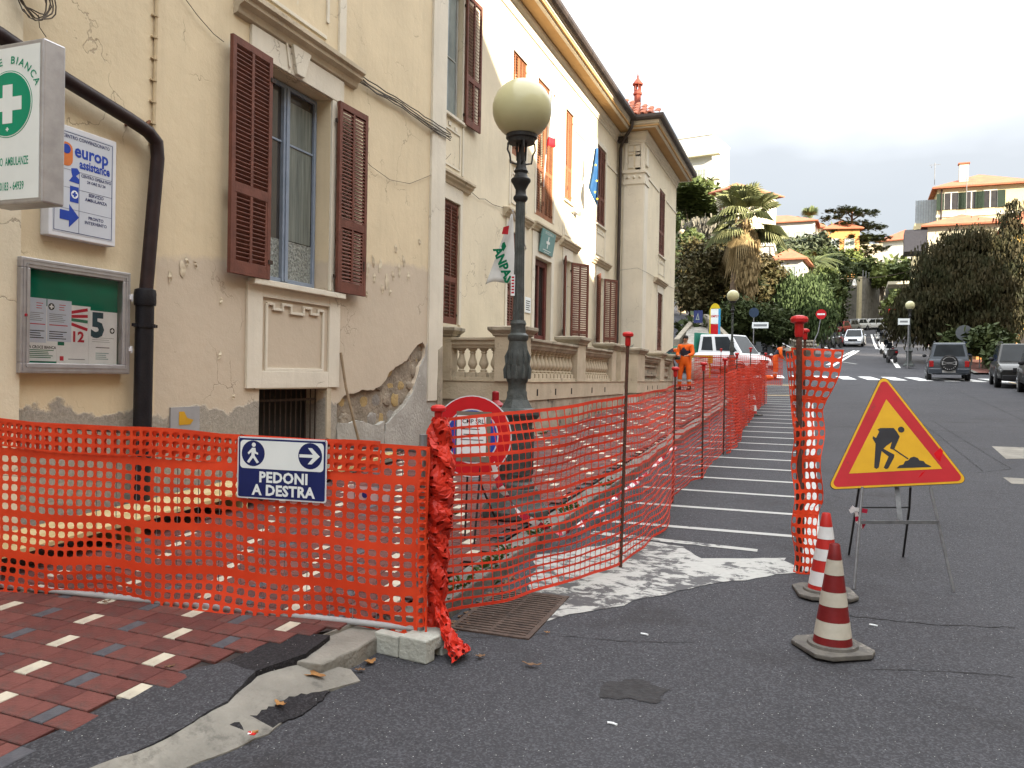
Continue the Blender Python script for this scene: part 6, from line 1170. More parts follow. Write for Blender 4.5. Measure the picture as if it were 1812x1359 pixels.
# ================================================================== vehicles
TYRE=mat('tyre_rubber',(.018,.018,.019),(.028,.027,.027),.8,12); RIM=mat('wheel_rim',(.30,.31,.32),(.2,.2,.21),.35,9,metal=.7); CGL=mat('car_glass',(.010,.012,.014),(.02,.024,.027),.12,1.2,spec=.16); TRIMB=mat('black_car_trim',(.016,.016,.018),None,.55); HL=mat('headlamp_glass',(.55,.56,.56),(.35,.36,.37),.12,14,coat=.6); TLR=mat('tail_lamp_red',(.38,.01,.012),(.25,.01,.01),.15,9,coat=.5); PLW=mat('number_plate',(.55,.55,.54),None,.5)
def paint(n,c,m=.0): return mat('car_paint_'+n,c,tuple(x*.92 for x in c),.28,3,metal=m,coat=.4)
def car(name,label,cat,x,y,rz,col,L=4.1,W=1.72,H=1.5,kind='hatch',group=None,z=None,detail=True,spare=False,gc=.2):
    z=h(x,y) if z is None else z; t=T(name,label,cat,(x,y,z),group,rz=0); t.o.rotation_euler=(0,0,rz); t.loc=Vector((0,0,0)); hl=L/2; hw=W/2; wr=.31 if kind!='suv' else .36; zb=gc
    # pitch with the street
    g=SL if y<45 else .087; t.o.rotation_euler=(0,-math.asin(max(-.2,min(.2,g*math.sin(rz)))) ,rz)
    K=dict(hatch=([(-1,.62,.86),(-.97,.80,.95),(-.7,.90,1),(-.1,.90,1),(.42,.88,1),(.62,.84,.99),(.88,.70,.93),(.99,.55,.80)],(-.93,-.72,.12,.50)),suv=([(-1,.88,.92),(-.98,.96,.97),(-.7,.99,1),(-.1,.98,1),(.40,.98,1),(.6,.96,.99),(.90,.86,.95),(.99,.70,.86)],(-.985,-.90,.10,.42)),van=([(-1,1.02,.96),(-.98,1.06,1),(-.5,1.06,1),(.3,1.06,1),(.55,1.05,1),(.72,1.0,.99),(.92,.84,.93),(.99,.66,.84)],(-.55,-.54,.30,.66)))[kind]
    st,(r0_,r1_,r2_,r3_)=K; sc_=H/1.5 if kind=='hatch' else (H/1.7 if kind=='suv' else H/2.0)
    b=MB(); n=10; v=[]; f=[]
    for (xx,zt,wf) in st:
        w=hw*wf; zt*=sc_; X=xx*hl
        for (a,c) in ((-.80,zb),(-.97,zb+.10),(-1.0,zb+.32),(-.985,zt-.12),(-.90,zt),(.90,zt),(.985,zt-.12),(1.0,zb+.32),(.97,zb+.10),(.80,zb)): v.append((X,a*w,c))
    for j in range(len(st)-1):
        for i in range(n): f.append((j*n+i,j*n+(i+1)%n,(j+1)*n+(i+1)%n,(j+1)*n+i))
    f.append(tuple(range(n))[::-1]); f.append(tuple(range((len(st)-1)*n,len(st)*n))); b.add(v,f); body=t.part('body',b,col,bev=.02,smooth=True)
    def zat(xx):
        for (a,za,_),(c,zc,_) in zip(st[:-1],st[1:]):
            if a<=xx<=c: return (za+(zc-za)*(xx-a)/(c-a))*sc_
        return st[0][1]*sc_
    wb,wt=hw*.90,hw*.72; zr_=H-.02; b=MB(); X=[r0_*hl,r1_*hl,r2_*hl,r3_*hl]; zz=[zat(r0_)-.03,zr_,zr_+.0,zat(r3_)-.04]
    v=[]
    for i,(xx,q) in enumerate(zip(X,zz)): w=wb if i in (0,3) else wt; v+=[(xx,-w,q),(xx,w,q)]
    b.add(v,[(0,1,3,2),(2,3,5,4),(4,5,7,6),(0,2,4,6),(1,7,5,3)]); cab=t.part('cabin',b,col,bev=.035)
    def pane(P,nm,m=CGL,off=.012,par=None):
        P=[Vector(p) for p in P]; nn=(P[1]-P[0]).cross(P[-1]-P[0]).normalized(); c=sum(P,Vector())/len(P)
        if nn.dot(c-Vector((0,0,zr_*.6)))<0: nn=-nn
        q=MB(); k=len(P); q.add([p+nn*off for p in P]+[p-nn*.01 for p in P],[tuple(range(k)),tuple(range(2*k-1,k-1,-1))]+[(i,(i+1)%k,k+(i+1)%k,k+i) for i in range(k)]); return t.part(nm,q,m,par)
    def lp3(a,c,u): return Vector(a).lerp(Vector(c),u)
    A,B_,C_,D_=v[4],v[5],v[7],v[6]; pane([lp3(lp3(A,B_,.06),lp3(D_,C_,.06),.06),lp3(lp3(A,B_,.94),lp3(D_,C_,.94),.06),lp3(lp3(A,B_,.95),lp3(D_,C_,.95),.92),lp3(lp3(A,B_,.05),lp3(D_,C_,.05),.92)],'windscreen')
    A,B_,C_,D_=v[2],v[3],v[1],v[0]; pane([lp3(lp3(A,B_,.1),lp3(D_,C_,.1),.12),lp3(lp3(A,B_,.9),lp3(D_,C_,.9),.12),lp3(lp3(A,B_,.92),lp3(D_,C_,.92),.78),lp3(lp3(A,B_,.08),lp3(D_,C_,.08),.78)],'rear_window')
    for s in (0,1):
        R0,R1,R2,R3=[Vector(v[2*i+s]) for i in range(4)]
        def sp_(u,w): a=R1.lerp(R2,(u-.0)); lo=R0.lerp(R3,u); return lo.lerp(a,w)
        segs=((.13,.44),(.47,.80)) if kind!='van' else ((.08,.36),(.44,.86))
        for a,c in segs: 
            top_r=min(c,.97); pane([sp_(a+.0,.16),sp_(c+(.06 if c>.7 else 0),.16),sp_(c,.88),sp_(a+.02,.88)],'side_window',off=.010)
        if detail:
            m_=MB(); mx_=X[2]+.30; my=(hw*.98)*(1 if s else -1); m_.sphere((mx_+.1,my+(.09 if s else -.09),zat(.3)+.10),(.06,.10,.08),10,6); t.part('mirror',m_,TRIMB if kind!='hatch' else col,smooth=True)
    for sx in (-.60 if kind!='van' else -.3,.62):
        for s in (-1,1):
            c=(sx*hl,s*(hw-.10),wr); q=MB(); q.lathe(c,[(wr*.55,-.11),(wr*.93,-.11),(wr,-.08),(wr,.08),(wr*.93,.11),(wr*.55,.11)],20,axis=Vector((0,s,0))); w_=t.part('wheel',q,TYRE,smooth=True); q=MB(); q.lathe(c,[(wr*.55,-.08),(wr*.60,.10),(wr*.52,.105),(.03,.075)],20,axis=Vector((0,s,0)))
            for k in range(5): a=k*2*math.pi/5; d=Vector((math.cos(a),0,math.sin(a))); q.tube([Vector(c)+Vector((0,s*.10,0)),Vector(c)+d*wr*.55+Vector((0,s*.105,0))],.022,5)
            t.part('rim',q,RIM,w_)
            q=MB(); q.lathe((c[0],s*(hw-.02),wr+.02),[(wr*1.18,-.05),(wr*1.18,.012),(wr*1.0,.014)],20,axis=Vector((0,s,0)),cap=False); t.part('wheel_arch',q,TRIMB)
    for s in (-1,1):
        q=MB(); q.fbox(Fr((hl*.95,s*hw*.68,zat(.93)*.80),(0,1,0),(0,0,1)),-.17,.17,-.08,.08,-.12,.03); t.part('headlight',q,HL,bev=.02)
        q=MB(); zt_=zat(-.95)*.80; q.fbox(Fr((-hl*.985,s*hw*.80,zt_),(0,-1,0),(0,0,1)),-.09,.09,-.16,.12,-.1,.04); t.part('tail_light',q,TLR,bev=.015)
    q=MB(); q.fbox(Fr((hl*.985,0,zb+.42),(0,1,0),(0,0,1)),-.38,.38,-.09,.07,-.05,.035); t.part('grille',q,TRIMB,bev=.01)
    q=MB(); q.fbox(Fr((hl,0,zb+.13),(0,1,0),(0,0,1)),-hw*.8,hw*.8,-.10,.09,-.12,.045); t.part('front_bumper',q,col if kind=='hatch' else TRIMB,bev=.03); q=MB(); q.fbox(Fr((hl+.045,0,zb+.15),(0,1,0),(0,0,1)),-.22,.22,-.05,.05,0,.01); t.part('number_plate',q,PLW)
    q=MB(); q.fbox(Fr((-hl,0,zb+.16),(0,-1,0),(0,0,1)),-hw*.93,hw*.93,-.12,.12,-.14,.06); t.part('rear_bumper',q,col if kind=='hatch' else MATS.get('car_paint_slate',col),bev=.03); q=MB(); q.fbox(Fr((-hl-.065,0,zb+.15),(0,-1,0),(0,0,1)),-.26,.26,-.055,.055,0,.01); t.part('number_plate',q,PLW)
    if kind=='suv':
        for s in (-1,1): q=MB(); q.tube([(X[1]+.1,s*wt*.92,zr_+.03),(X[1]+.25,s*wt*.92,zr_+.07),(X[2]-.2,s*wt*.92,zr_+.07),(X[2]-.05,s*wt*.92,zr_+.02)],.018,6); t.part('roof_rail',q,TRIMB)
    if spare:
        c=(-hl-.03,0,.80); q=MB(); q.lathe(c,[(.10,0),(.34,0),(.36,.03),(.36,.15),(.33,.18),(.0,.185)],28,axis=Vector((-1,0,0))); sw_=t.part('spare_wheel_cover',q,TYRE,smooth=True); f_=Fr((-hl-.217,0,.80),(0,-1,0),(0,0,1)); q=MB(); SILV=mat('silver_emblem',(.36,.36,.36),None,.4)
        q.prism(f_,[(-.29,.09),(-.10,.035),(.10,.035),(.29,.09),(.29,-.09),(.10,-.035),(-.10,-.035),(-.29,-.09)],0,.004,holes=[[(-.24,.05),(-.08,.015),(.08,.015),(.24,.05),(.24,-.05),(.08,-.015),(-.08,-.015),(-.24,-.05)]])
        for k in range(14):
            a=math.pi*(.18+.64*k/13)
            for sg in (1,-1):
                if sg<0 and k%2: continue
                q.prism(f_,disc(f_,.275*math.cos(a),sg*.275*math.sin(a),.020,6),0,.004)
        t.part('cover_emblem',q,SILV,sw_)
    return t
SLATE=mat('car_paint_slate',(.060,.070,.085),(.05,.058,.07),.28,3,metal=.4,coat=.8)
c0=wy(1672,660,42.2); car('off_road_car','slate blue off-road car seen from behind with spare wheel cover, standing on the crossing','car',c0.x+.1,42.3,R(84),SLATE,4.0,1.75,1.72,'suv',spare=True,gc=.28)
BLKP=paint('black',(.018,.018,.017)); c1=wy(1792,690,34.5); car('off_road_car','black off-road car parked nose towards the camera on the right','car',c1.x+.55,36.2,R(-97),BLKP,4.3,1.8,1.68,'suv',gc=.28)
c2=wy(1812,700,31); car('parked_car','dark car cut off by the right edge of the picture','car',c2.x+.75,30.6,R(-97),BLKP,4.3,1.8,1.62,'suv',gc=.26)
s=wy(1511,616,76); car('small_hatchback','silver hatchback driving down the street towards the camera','car',s.x+.1,77.5,R(-97),paint('silver',(.42,.44,.47),.3),3.8,1.68,1.48)
RED_=paint('red',(.30,.02,.02)); WH_=paint('white',(.60,.61,.62)); GR_=paint('grey',(.20,.21,.22),.3)
for k,(px,py,Y,rz,cl,lab) in enumerate(((1485,592,100,-110,RED_,'red parked car leftmost in the far row below the stone wall'),(1499,590,104,-118,GR_,'grey parked car second from the left in the far row'),(1514,588,108,-125,WH_,'white parked car in the middle of the far row'),(1536,589,112,-150,WH_,'white parked car below the painted sun stripe of the stone wall'),(1550,589,113,-165,GR_,'grey parked car third from the right in the far row'),(1560,588,114,-175,WH_,'white parked car rightmost in the far row'))):
    p=wy(px,py,Y); car('parked_car',lab,'car',p.x,Y,R(rz),cl,4.0,1.7,1.45,'hatch','cars parked in the far row below the stone wall',detail=False)
# white truck with green bed
vw=wy(1290,640,44.5); tk=car('white_truck','white double cab truck with green tipper bed behind the fence','truck',vw.x-.15,44.6,R(-28),paint('truck_white',(.60,.61,.62)),4.6,1.95,2.12,'van',gc=.3); tko=tk.o
GRN=mat('tipper_green',(.03,.20,.14),(.025,.16,.11),.5,5); b=MB(); b.box(-4.2,-1.40,-.95,.95,.85,.95); tk.part('bed_floor',b,GRN); 
for (a,c,d,e) in ((-4.2,-1.42,-.98,-.93),(-4.2,-1.42,.93,.98)): b=MB(); b.box(a,c,d,e,.95,1.45); tk.part('bed_side',b,GRN,bev=.01)
b=MB(); b.box(-1.47,-1.40,-.96,.96,.95,2.2); tk.part('bed_headboard',b,GRN,bev=.01); b=MB(); b.box(-4.25,-4.2,-.98,.98,.95,1.45); tk.part('tailgate',b,GRN)
for s in (-1,1): b=MB(); b.lathe((-3.2,s*.78,.34),[(.18,-.1),(.33,-.1),(.34,.1),(.1,.1)],16,axis=Vector((0,s,0))); tk.part('wheel',b,TYRE)
# yellow plastic barrier
yb=wy(1232,628,36); b=MB(); t=T('yellow_barrier','yellow plastic road barrier standing in front of the white truck','barrier',(yb.x,36,SL*36+.1)); YL=mat('yellow_plastic',(.52,.47,.03),(.46,.40,.02),.45,5); fy=Fr((wy(1218,640,36).x,36,SL*36),(1,.1,0),(0,0,1)); 
b.prism(fy,rrect(0,1.05,.75,1.12,.05),-.06,.06,holes=[rrect(.15+.27*i,.30+.27*i,.86,.98,.03) for i in range(3)]); t.part('board',b,YL,bev=.01)
for a in (.12,.85): b=MB(); b.fbox(fy,a,a+.1,.1,.75,-.03,.03); t.part('leg',b,YL)
# ---------------------------------------------------------------- scooters
def scooter(x,y,rz,col,label,group,big=False):
    z=h(x,y); t=T('motorcycle' if big else 'scooter',label,'motorcycle' if big else 'scooter',(x,y,z),group,rz=rz); t.loc=Vector((0,0,0)); wr=.30 if big else .22; wbx=.68 if big else .60
    for sx in (-wbx,wbx): b=MB(); b.lathe((sx,0,wr),[(wr*.6,-.05),(wr*.9,-.06),(wr,-.03),(wr,.03),(wr*.9,.06),(wr*.6,.05)],16,axis=Vector((0,1,0))); w_=t.part('wheel',b,TYRE,smooth=True); b=MB(); b.lathe((sx,0,wr),[(wr*.62,-.03),(wr*.62,.03),(.02,.04)],12,axis=Vector((0,1,0))); t.part('rim',b,RIM,w_)
    b=MB(); P=[(-.75,.62),(-.60,.50),(-.25,.34),(-.05,.26),(.25,.25),(.40,.42),(.50,.85),(.44,.88),(.30,.45),(.10,.34),(-.08,.50),(-.15,.72),(-.55,.76),(-.78,.74)] if not big else [(-.72,.70),(-.40,.52),(-.15,.30),(.25,.30),(.40,.50),(.55,.80),(.48,.92),(.20,.86),(.0,.78),(-.5,.82),(-.78,.84)]
    f_=Fr((0,0,0),(1,0,0),(0,0,1)); b.prism(f_,P[::-1],-.13,.13); t.part('body',b,col,bev=.05)
    b=MB(); b.prism(f_,rrect(-.68,-.05,.74,.84,.04),-.12,.12); t.part('seat',b,TRIMB,bev=.03)
    b=MB(); b.tube([(.56,0,.25),(.46,0,.95)],.035,8); t.part('fork',b,TRIMB); b=MB(); b.tube([(.34,-.34,1.02),(.44,-.1,.98),(.44,.1,.98),(.34,.34,1.02)],.016,6); t.part('handlebar',b,TRIMB)
    b=MB(); b.sphere((.60,0,.85),(.07,.09,.08),10,6); t.part('headlight',b,HL,smooth=True); b=MB(); b.add([(.50,-.17,.95),(.50,.17,.95),(.36,.14,1.30),(.36,-.14,1.30)],[(0,1,2,3),(3,2,1,0)]); t.part('windshield',b,CGL,fix=False)
    for s in (-1,1): b=MB(); b.tube([(.38,s*.20,1.0),(.36,s*.28,1.14)],.008,5); b.sphere((.36,s*.29,1.16),(.02,.06,.04),8,5); t.part('mirror',b,TRIMB)
    b=MB(); b.fbox(Fr((-.78,0,.68),(0,-1,0),(0,0,1)),-.06,.06,-.05,.04,0,.04); t.part('tail_light',b,TLR); return t
WHS=paint('scooter_white',(.5,.5,.5)); BKS=paint('scooter_black',(.02,.02,.022)); RDS=paint('scooter_red',(.25,.02,.02))
for i,(px,py,Y,cl,lab) in enumerate(((1578,631,55,BKS,'black scooter nearest in the row along the right kerb'),(1572,620,60,WHS,'white scooter second in the row along the right kerb'),(1567,612,65,WHS,'white scooter third in the row along the right kerb'),(1564,606,70,BKS,'dark scooter fourth in the row along the right kerb'),(1560,601,76,BKS,'dark scooter fifth in the row along the right kerb'),(1557,596,84,WHS,'pale scooter farthest in the row along the right kerb'))):
    p=wy(px,py,Y); scooter(p.x,Y,R(95+jit(18)),cl,lab,'scooters along the right kerb')
for i,(px,Y,cl,lab) in enumerate(((1462,72,BKS,'black motorcycle leftmost in the group by the red car'),(1472,73,BKS,'black motorcycle second in the group by the red car'),(1481,74,BKS,'black motorcycle third in the group by the red car'),(1490,76,RDS,'dark red motorcycle rightmost in the group by the red car'))):
    p=wy(px,612,Y); scooter(p.x,Y,R(-110+jit(20)),cl,lab,'motorcycles parked by the red car',True)
for i,(px,Y,cl,lab) in enumerate(((1336,50,RDS,'red and black scooter between the truck and the far worker'),(1347,49,BKS,'black scooter second from the truck'),(1357,48,BKS,'black scooter nearest the far worker'),(1341,53,WHS,'pale scooter behind the dark ones by the truck'))):
    p=wy(px,635,Y); scooter(p.x,Y,R(-80+jit(25)),cl,lab,'scooters between the truck and the far worker')
# ================================================================== people
SKIN=mat('skin',(.36,.20,.13),(.31,.17,.11),.6,8); SUIT=mat('orange_workwear',(.78,.13,.012),(.66,.10,.01),.65,5,.3,12); VEST=mat('dark_vest',(.02,.022,.035),(.03,.03,.045),.8,6); HAIR=mat('dark_hair',(.012,.009,.008),None,.7); SHOE=mat('black_boot',(.015,.013,.012),None,.6); REFL=mat('grey_reflective_band',(.45,.45,.44),None,.4)
def skin_mesh(joints,bones,name,m,t,parent=None,grow=0,skip=(),sub=2):
    keys=[k for k in joints if k not in skip]; ix={k:i for i,k in enumerate(keys)}; me=bpy.data.meshes.new(name); me.from_pydata([joints[k][0] for k in keys],[(ix[a],ix[b_]) for a,b_ in bones if a in ix and b_ in ix],[]); me.materials.append(m)
    o=obj(name,me,None,parent or t.o,fix=False); sm=o.modifiers.new('skin','SKIN'); sm.use_smooth_shade=True
    L_=me.skin_vertices[0].data
    for k in keys: r=joints[k][1]; r=r if isinstance(r,tuple) else (r,r); L_[ix[k]].radius=(r[0]+grow,r[1]+grow)
    L_[0].use_root=True; sd=o.modifiers.new('sub','SUBSURF'); sd.levels=sub; sd.render_levels=sub; return o
def person(label,x,y,z,rz,J,crown='hair'):
    """J: joint name -> position (x right, y forward, z up, metres, feet at z=0)"""
    t=T('person',label,'person',(x,y,z),None,rz=rz); t.loc=Vector((0,0,0)); V_=lambda k: Vector(J[k])
    rad=dict(pelvis=(.15,.11),waist=(.135,.10),chest=(.165,.115),neckb=(.085,.08),neck=.052,head0=(.062,.07),head1=(.078,.095),head2=(.070,.085),hipL=.10,hipR=.10,kneeL=.062,kneeR=.062,ankL=.042,ankR=.042,toeL=(.045,.03),toeR=(.045,.03),shL=.07,shR=.07,elL=.046,elR=.046,wrL=.028,wrR=.028,paL=(.038,.018),paR=(.038,.018))
    jt={k:(V_(k),rad[k]) for k in rad}
    for s in 'LR':
        d=(V_('pa'+s)-V_('wr'+s)).normalized(); sd=d.cross(Vector((0,0,1))); sd=sd.normalized() if sd.length>.1 else Vector((1,0,0)); up=sd.cross(d)
        for i in range(4):
            b0=V_('pa'+s)+sd*(-.028+.019*i)+d*.02; jt['f%d%s0'%(i,s)]=(b0,.0095); jt['f%d%s1'%(i,s)]=(b0+d*(.035+.005*(i in(1,2)))-up*.008,.0085); jt['f%d%s2'%(i,s)]=(b0+d*.055-up*.03,.007)
        b0=V_('wr'+s)+sd*.035+d*.02; jt['t'+s+'0']=(b0,.011); jt['t'+s+'1']=(b0+sd*.02+d*.03-up*.01,.009)
    B=[('pelvis','waist'),('waist','chest'),('chest','neckb'),('neckb','neck'),('neck','head0'),('head0','head1'),('head1','head2')]
    for s in 'LR': B+=[('pelvis','hip'+s),('hip'+s,'knee'+s),('knee'+s,'ank'+s),('ank'+s,'toe'+s),('neckb','sh'+s),('sh'+s,'el'+s),('el'+s,'wr'+s),('wr'+s,'pa'+s)]+[('pa'+s,'f%d%s0'%(i,s)) for i in range(4)]+[('f%d%s0'%(i,s),'f%d%s1'%(i,s)) for i in range(4)]+[('f%d%s1'%(i,s),'f%d%s2'%(i,s)) for i in range(4)]+[('wr'+s,'t'+s+'0'),('t'+s+'0','t'+s+'1')]
    skin_mesh(jt,B,'body',SKIN,t)
    sk=[k for k in jt if k[0] in 'ft' and k[-1].isdigit()]+['head0','head1','head2','neck','paL','paR','toeL','toeR']
    skin_mesh(jt,B,'overalls',SUIT,t,grow=.022,skip=sk)
    vk={k:jt[k] for k in ('pelvis','waist','chest','neckb')}; vk['pelvis']=(V_('pelvis').lerp(V_('waist'),.45),(.14,.10)); skin_mesh(vk,[('pelvis','waist'),('waist','chest'),('chest','neckb')],'vest',VEST,t,grow=.034)
    for s in 'LR':
        b=MB(); a=V_('ank'+s)+Vector((0,0,-.02)); c=V_('toe'+s); d=(c-a); d.z=0; d.normalize(); b.sphere(a.lerp(c,.55)+Vector((0,0,-.01)),(.055,.055,.05),10,6); b.tube([a+Vector((0,0,.12)),a+Vector((0,0,.0)),a-Vector((0,0,.04))],[.055,.06,.055],10); b.tube([a-d*.05-Vector((0,0,.045)),c+d*.05-Vector((0,0,.012))],[.048,.045],8); t.part('boot',b,SHOE,smooth=True)
        k=V_('knee'+s).lerp(V_('ank'+s),.45); q=(V_('ank'+s)-V_('knee'+s)).normalized(); b=MB(); b.lathe(k,[(.083,-.03),(.083,.03)],12,axis=q,cap=False); t.part('reflective_band',b,REFL)
    hc=V_('head1'); hd=(V_('head2')-V_('head0')).normalized(); fw=Vector(J['face']).normalized(); rt=fw.cross(hd).normalized()
    def HP(a,b_,c): return hc+rt*a+fw*b_+hd*c
    b=MB(); n=12; v=[]; f=[]
    for j in range(7):
        el=R(-5+j*15.5)
        for i in range(n):
            a=2*math.pi*i/n; back=.5-.5*math.cos(a-0); rr=math.cos(el); lo=-.055*(.5+.5*math.cos(a)) ; v.append(HP(.086*rr*math.sin(a),-.100*rr*math.cos(a)-.006,.035+.085*math.sin(el)+(lo if j==0 else 0)))
    for j in range(6):
        for i in range(n): f.append((j*n+i,j*n+(i+1)%n,(j+1)*n+(i+1)%n,(j+1)*n+i))
    f.append(tuple(range(6*n,7*n))); b.add(v,f); t.part('hair',b,HAIR,smooth=True)
    b=MB(); b.tube([HP(0,.085,.02),HP(0,.112,-.015),HP(0,.088,-.022)],[.008,.014,.008],6); t.part('nose',b,SKIN,smooth=True)
    for s in (-1,1): b=MB(); b.sphere(HP(s*.030,.084,.018),.011,8,6); t.part('eye',b,HAIR); b=MB(); b.sphere(HP(s*.083,.0,.0),(.012,.02,.028),8,6); t.part('ear',b,SKIN,smooth=True)
    b=MB(); b.tube([HP(-.022,.086,-.052),HP(0,.092,-.050),HP(.022,.086,-.052)],.005,5); t.part('mouth',b,mat('lips',(.22,.09,.07),None,.6)); return t
STAND=dict(pelvis=(0,0,.95),waist=(0,.0,1.12),chest=(0,.02,1.32),neckb=(0,.0,1.46),neck=(0,.015,1.53),head0=(0,.03,1.58),head1=(0,.03,1.65),head2=(0,.02,1.71),hipL=(-.11,0,.90),hipR=(.11,0,.90),kneeL=(-.13,.03,.50),kneeR=(.16,.05,.50),ankL=(-.14,-.02,.09),ankR=(.20,0,.09),toeL=(-.16,.13,.03),toeR=(.24,.14,.03),shL=(-.19,0,1.42),shR=(.19,0,1.42),elL=(-.27,.05,1.16),elR=(.26,.05,1.16),wrL=(-.20,.28,1.10),wrR=(.12,.28,1.10),paL=(-.17,.36,1.10),paR=(.08,.36,1.10),face=(0,1,-.1))
g=gr(1212,690,.12); w1=person('man in orange overalls and dark vest carrying a teal crate beside the terrace','' if False else g.x,g.y,g.z,R(165),STAND)
BEND=dict(STAND); BEND.update(waist=(0,.12,1.08),chest=(0,.32,1.22),neckb=(0,.42,1.30),neck=(0,.48,1.33),head0=(0,.53,1.33),head1=(0,.60,1.32),head2=(0,.65,1.31),shL=(-.19,.38,1.27),shR=(.19,.38,1.27),elL=(-.22,.45,1.0),elR=(.22,.45,1.0),wrL=(-.12,.55,.82),wrR=(.12,.55,.82),paL=(-.10,.60,.76),paR=(.10,.60,.76),face=(0,.5,-1))
g2_=gr(1374,672); B2=dict(BEND); B2.update(waist=(0,.05,1.11),chest=(0,.16,1.29),neckb=(0,.24,1.42),neck=(0,.29,1.46),head0=(0,.33,1.47),head1=(0,.38,1.50),head2=(0,.40,1.54),shL=(-.19,.20,1.37),shR=(.19,.20,1.37),elL=(-.24,.22,1.10),elR=(.24,.22,1.10),wrL=(-.14,.36,.96),wrR=(.14,.36,.96),paL=(-.12,.42,.92),paR=(.12,.42,.92),kneeR=(.12,.06,.50),ankR=(.13,0,.09),toeR=(.14,.14,.03),face=(0,.8,-.6)); person('man in orange overalls and dark vest bending forward beside the crossing',g2_.x-.08,g2_.y,g2_.z,R(-80),B2)
w0_=wy(1180,640,27.6); person('dark haired man in orange overalls, half hidden behind the terrace wall end',w0_.x-.1,27.6,SL*27.6+.12,R(-70),{k:((v[0],v[1],v[2]) if k=='face' else v) for k,v in BEND.items()})
cr_=T('plastic_crate','teal plastic crate held on the wall by the man in orange overalls','crate',tuple(wy(1198,636,26.3))); TC=mat('teal_plastic',(.03,.10,.10),(.025,.08,.085),.5,6); q=wy(1180,636,26.3); q2=wy(1216,636,26.3); fcx=Fr(q,(1,0,0),(0,0,1)); w_=q2.x-q.x
for nm,(a,b_,c,d,e,f_) in dict(front=(0,w_,0,.24,-.01,.01),back=(0,w_,0,.24,-.41,-.39),left=(0,.02,0,.24,-.39,-.01),right=(w_-.02,w_,0,.24,-.39,-.01),floor=(.02,w_-.02,0,.02,-.39,-.01)).items(): b=MB(); b.fbox(fcx,a,b_,c,d,e,f_); cr_.part('crate_'+nm,b,TC)
b=MB(); b.fbox(fcx,.1,w_-.08,.06,.18,.01,.014); cr_.part('pale_label',b,mat('pale_teal',(.25,.34,.36),None,.6))
for (px,py,Y,lab) in ((1243,612,34,'white sack standing behind the worker at the terrace end'),(1233,606,34.5,'second white sack behind the worker, left of the other')):
    p=wy(px,py+14,Y); b=MB(); b.lathe((p.x,Y,SL*Y+.1),[(.2,0),(.28,.1),(.30,.4),(.24,.75),(.12,.9),(.16,.98)],10); tag(obj('white_sack',b,mat('sack_cloth',(.50,.49,.46),(.40,.39,.36),.85,6,.4),smooth=True),lab,'sack')
b=MB(); p=wy(1358,664,37.5); b.sphere((p.x,37.5,SL*37.5+.11),(.28,.16,.12),14,8); tag(obj('orange_bag',b,SUIT,smooth=True),'small orange bag on the ground left of the bending worker','bag')
# ================================================================== foliage
def leafmat(n,c,c2,sc_=1.4,tr=.25):
    m,t,b,l=nodemat(n,.6); P,s=pos(t); c_=mixc(t,mapr(t,noi(t,P,sc_,4,.6),.35,.65),c,c2); c_=mixc(t,mapr(t,noi(t,P,sc_*7,2,.6),.4,.7,0,.6),c_,tuple(x*.5 for x in c)); l(c_,b.inputs['Base Color']); b.inputs['Specular IOR Level'].default_value=.12; return m
GDK=leafmat('foliage_dark',(.035,.05,.018),(.06,.075,.025)); GMD=leafmat('foliage_mid',(.065,.09,.03),(.10,.12,.04)); GLT=leafmat('foliage_light',(.11,.14,.04),(.15,.17,.05)); GOL=leafmat('foliage_olive',(.07,.085,.048),(.10,.115,.07)); GBR=leafmat('foliage_brownish',(.055,.055,.022),(.095,.07,.03)); GCN=leafmat('conifer_brown_green',(.026,.030,.012),(.052,.040,.018),.9); GPM=leafmat('palm_green',(.10,.13,.05),(.16,.18,.08)); DRY=leafmat('dry_palm_fronds',(.24,.17,.08),(.32,.24,.12),2.5); BARK=mat('grey_brown_bark',(.11,.085,.06),(.07,.055,.04),.95,4,.6,20); PBARK=mat('palm_bark',(.15,.10,.065),(.09,.065,.045),.95,3,.7,14,stretch=(1,1,3)); PEP=leafmat('pepper_tree_green',(.045,.07,.025),(.075,.105,.04),1.0)
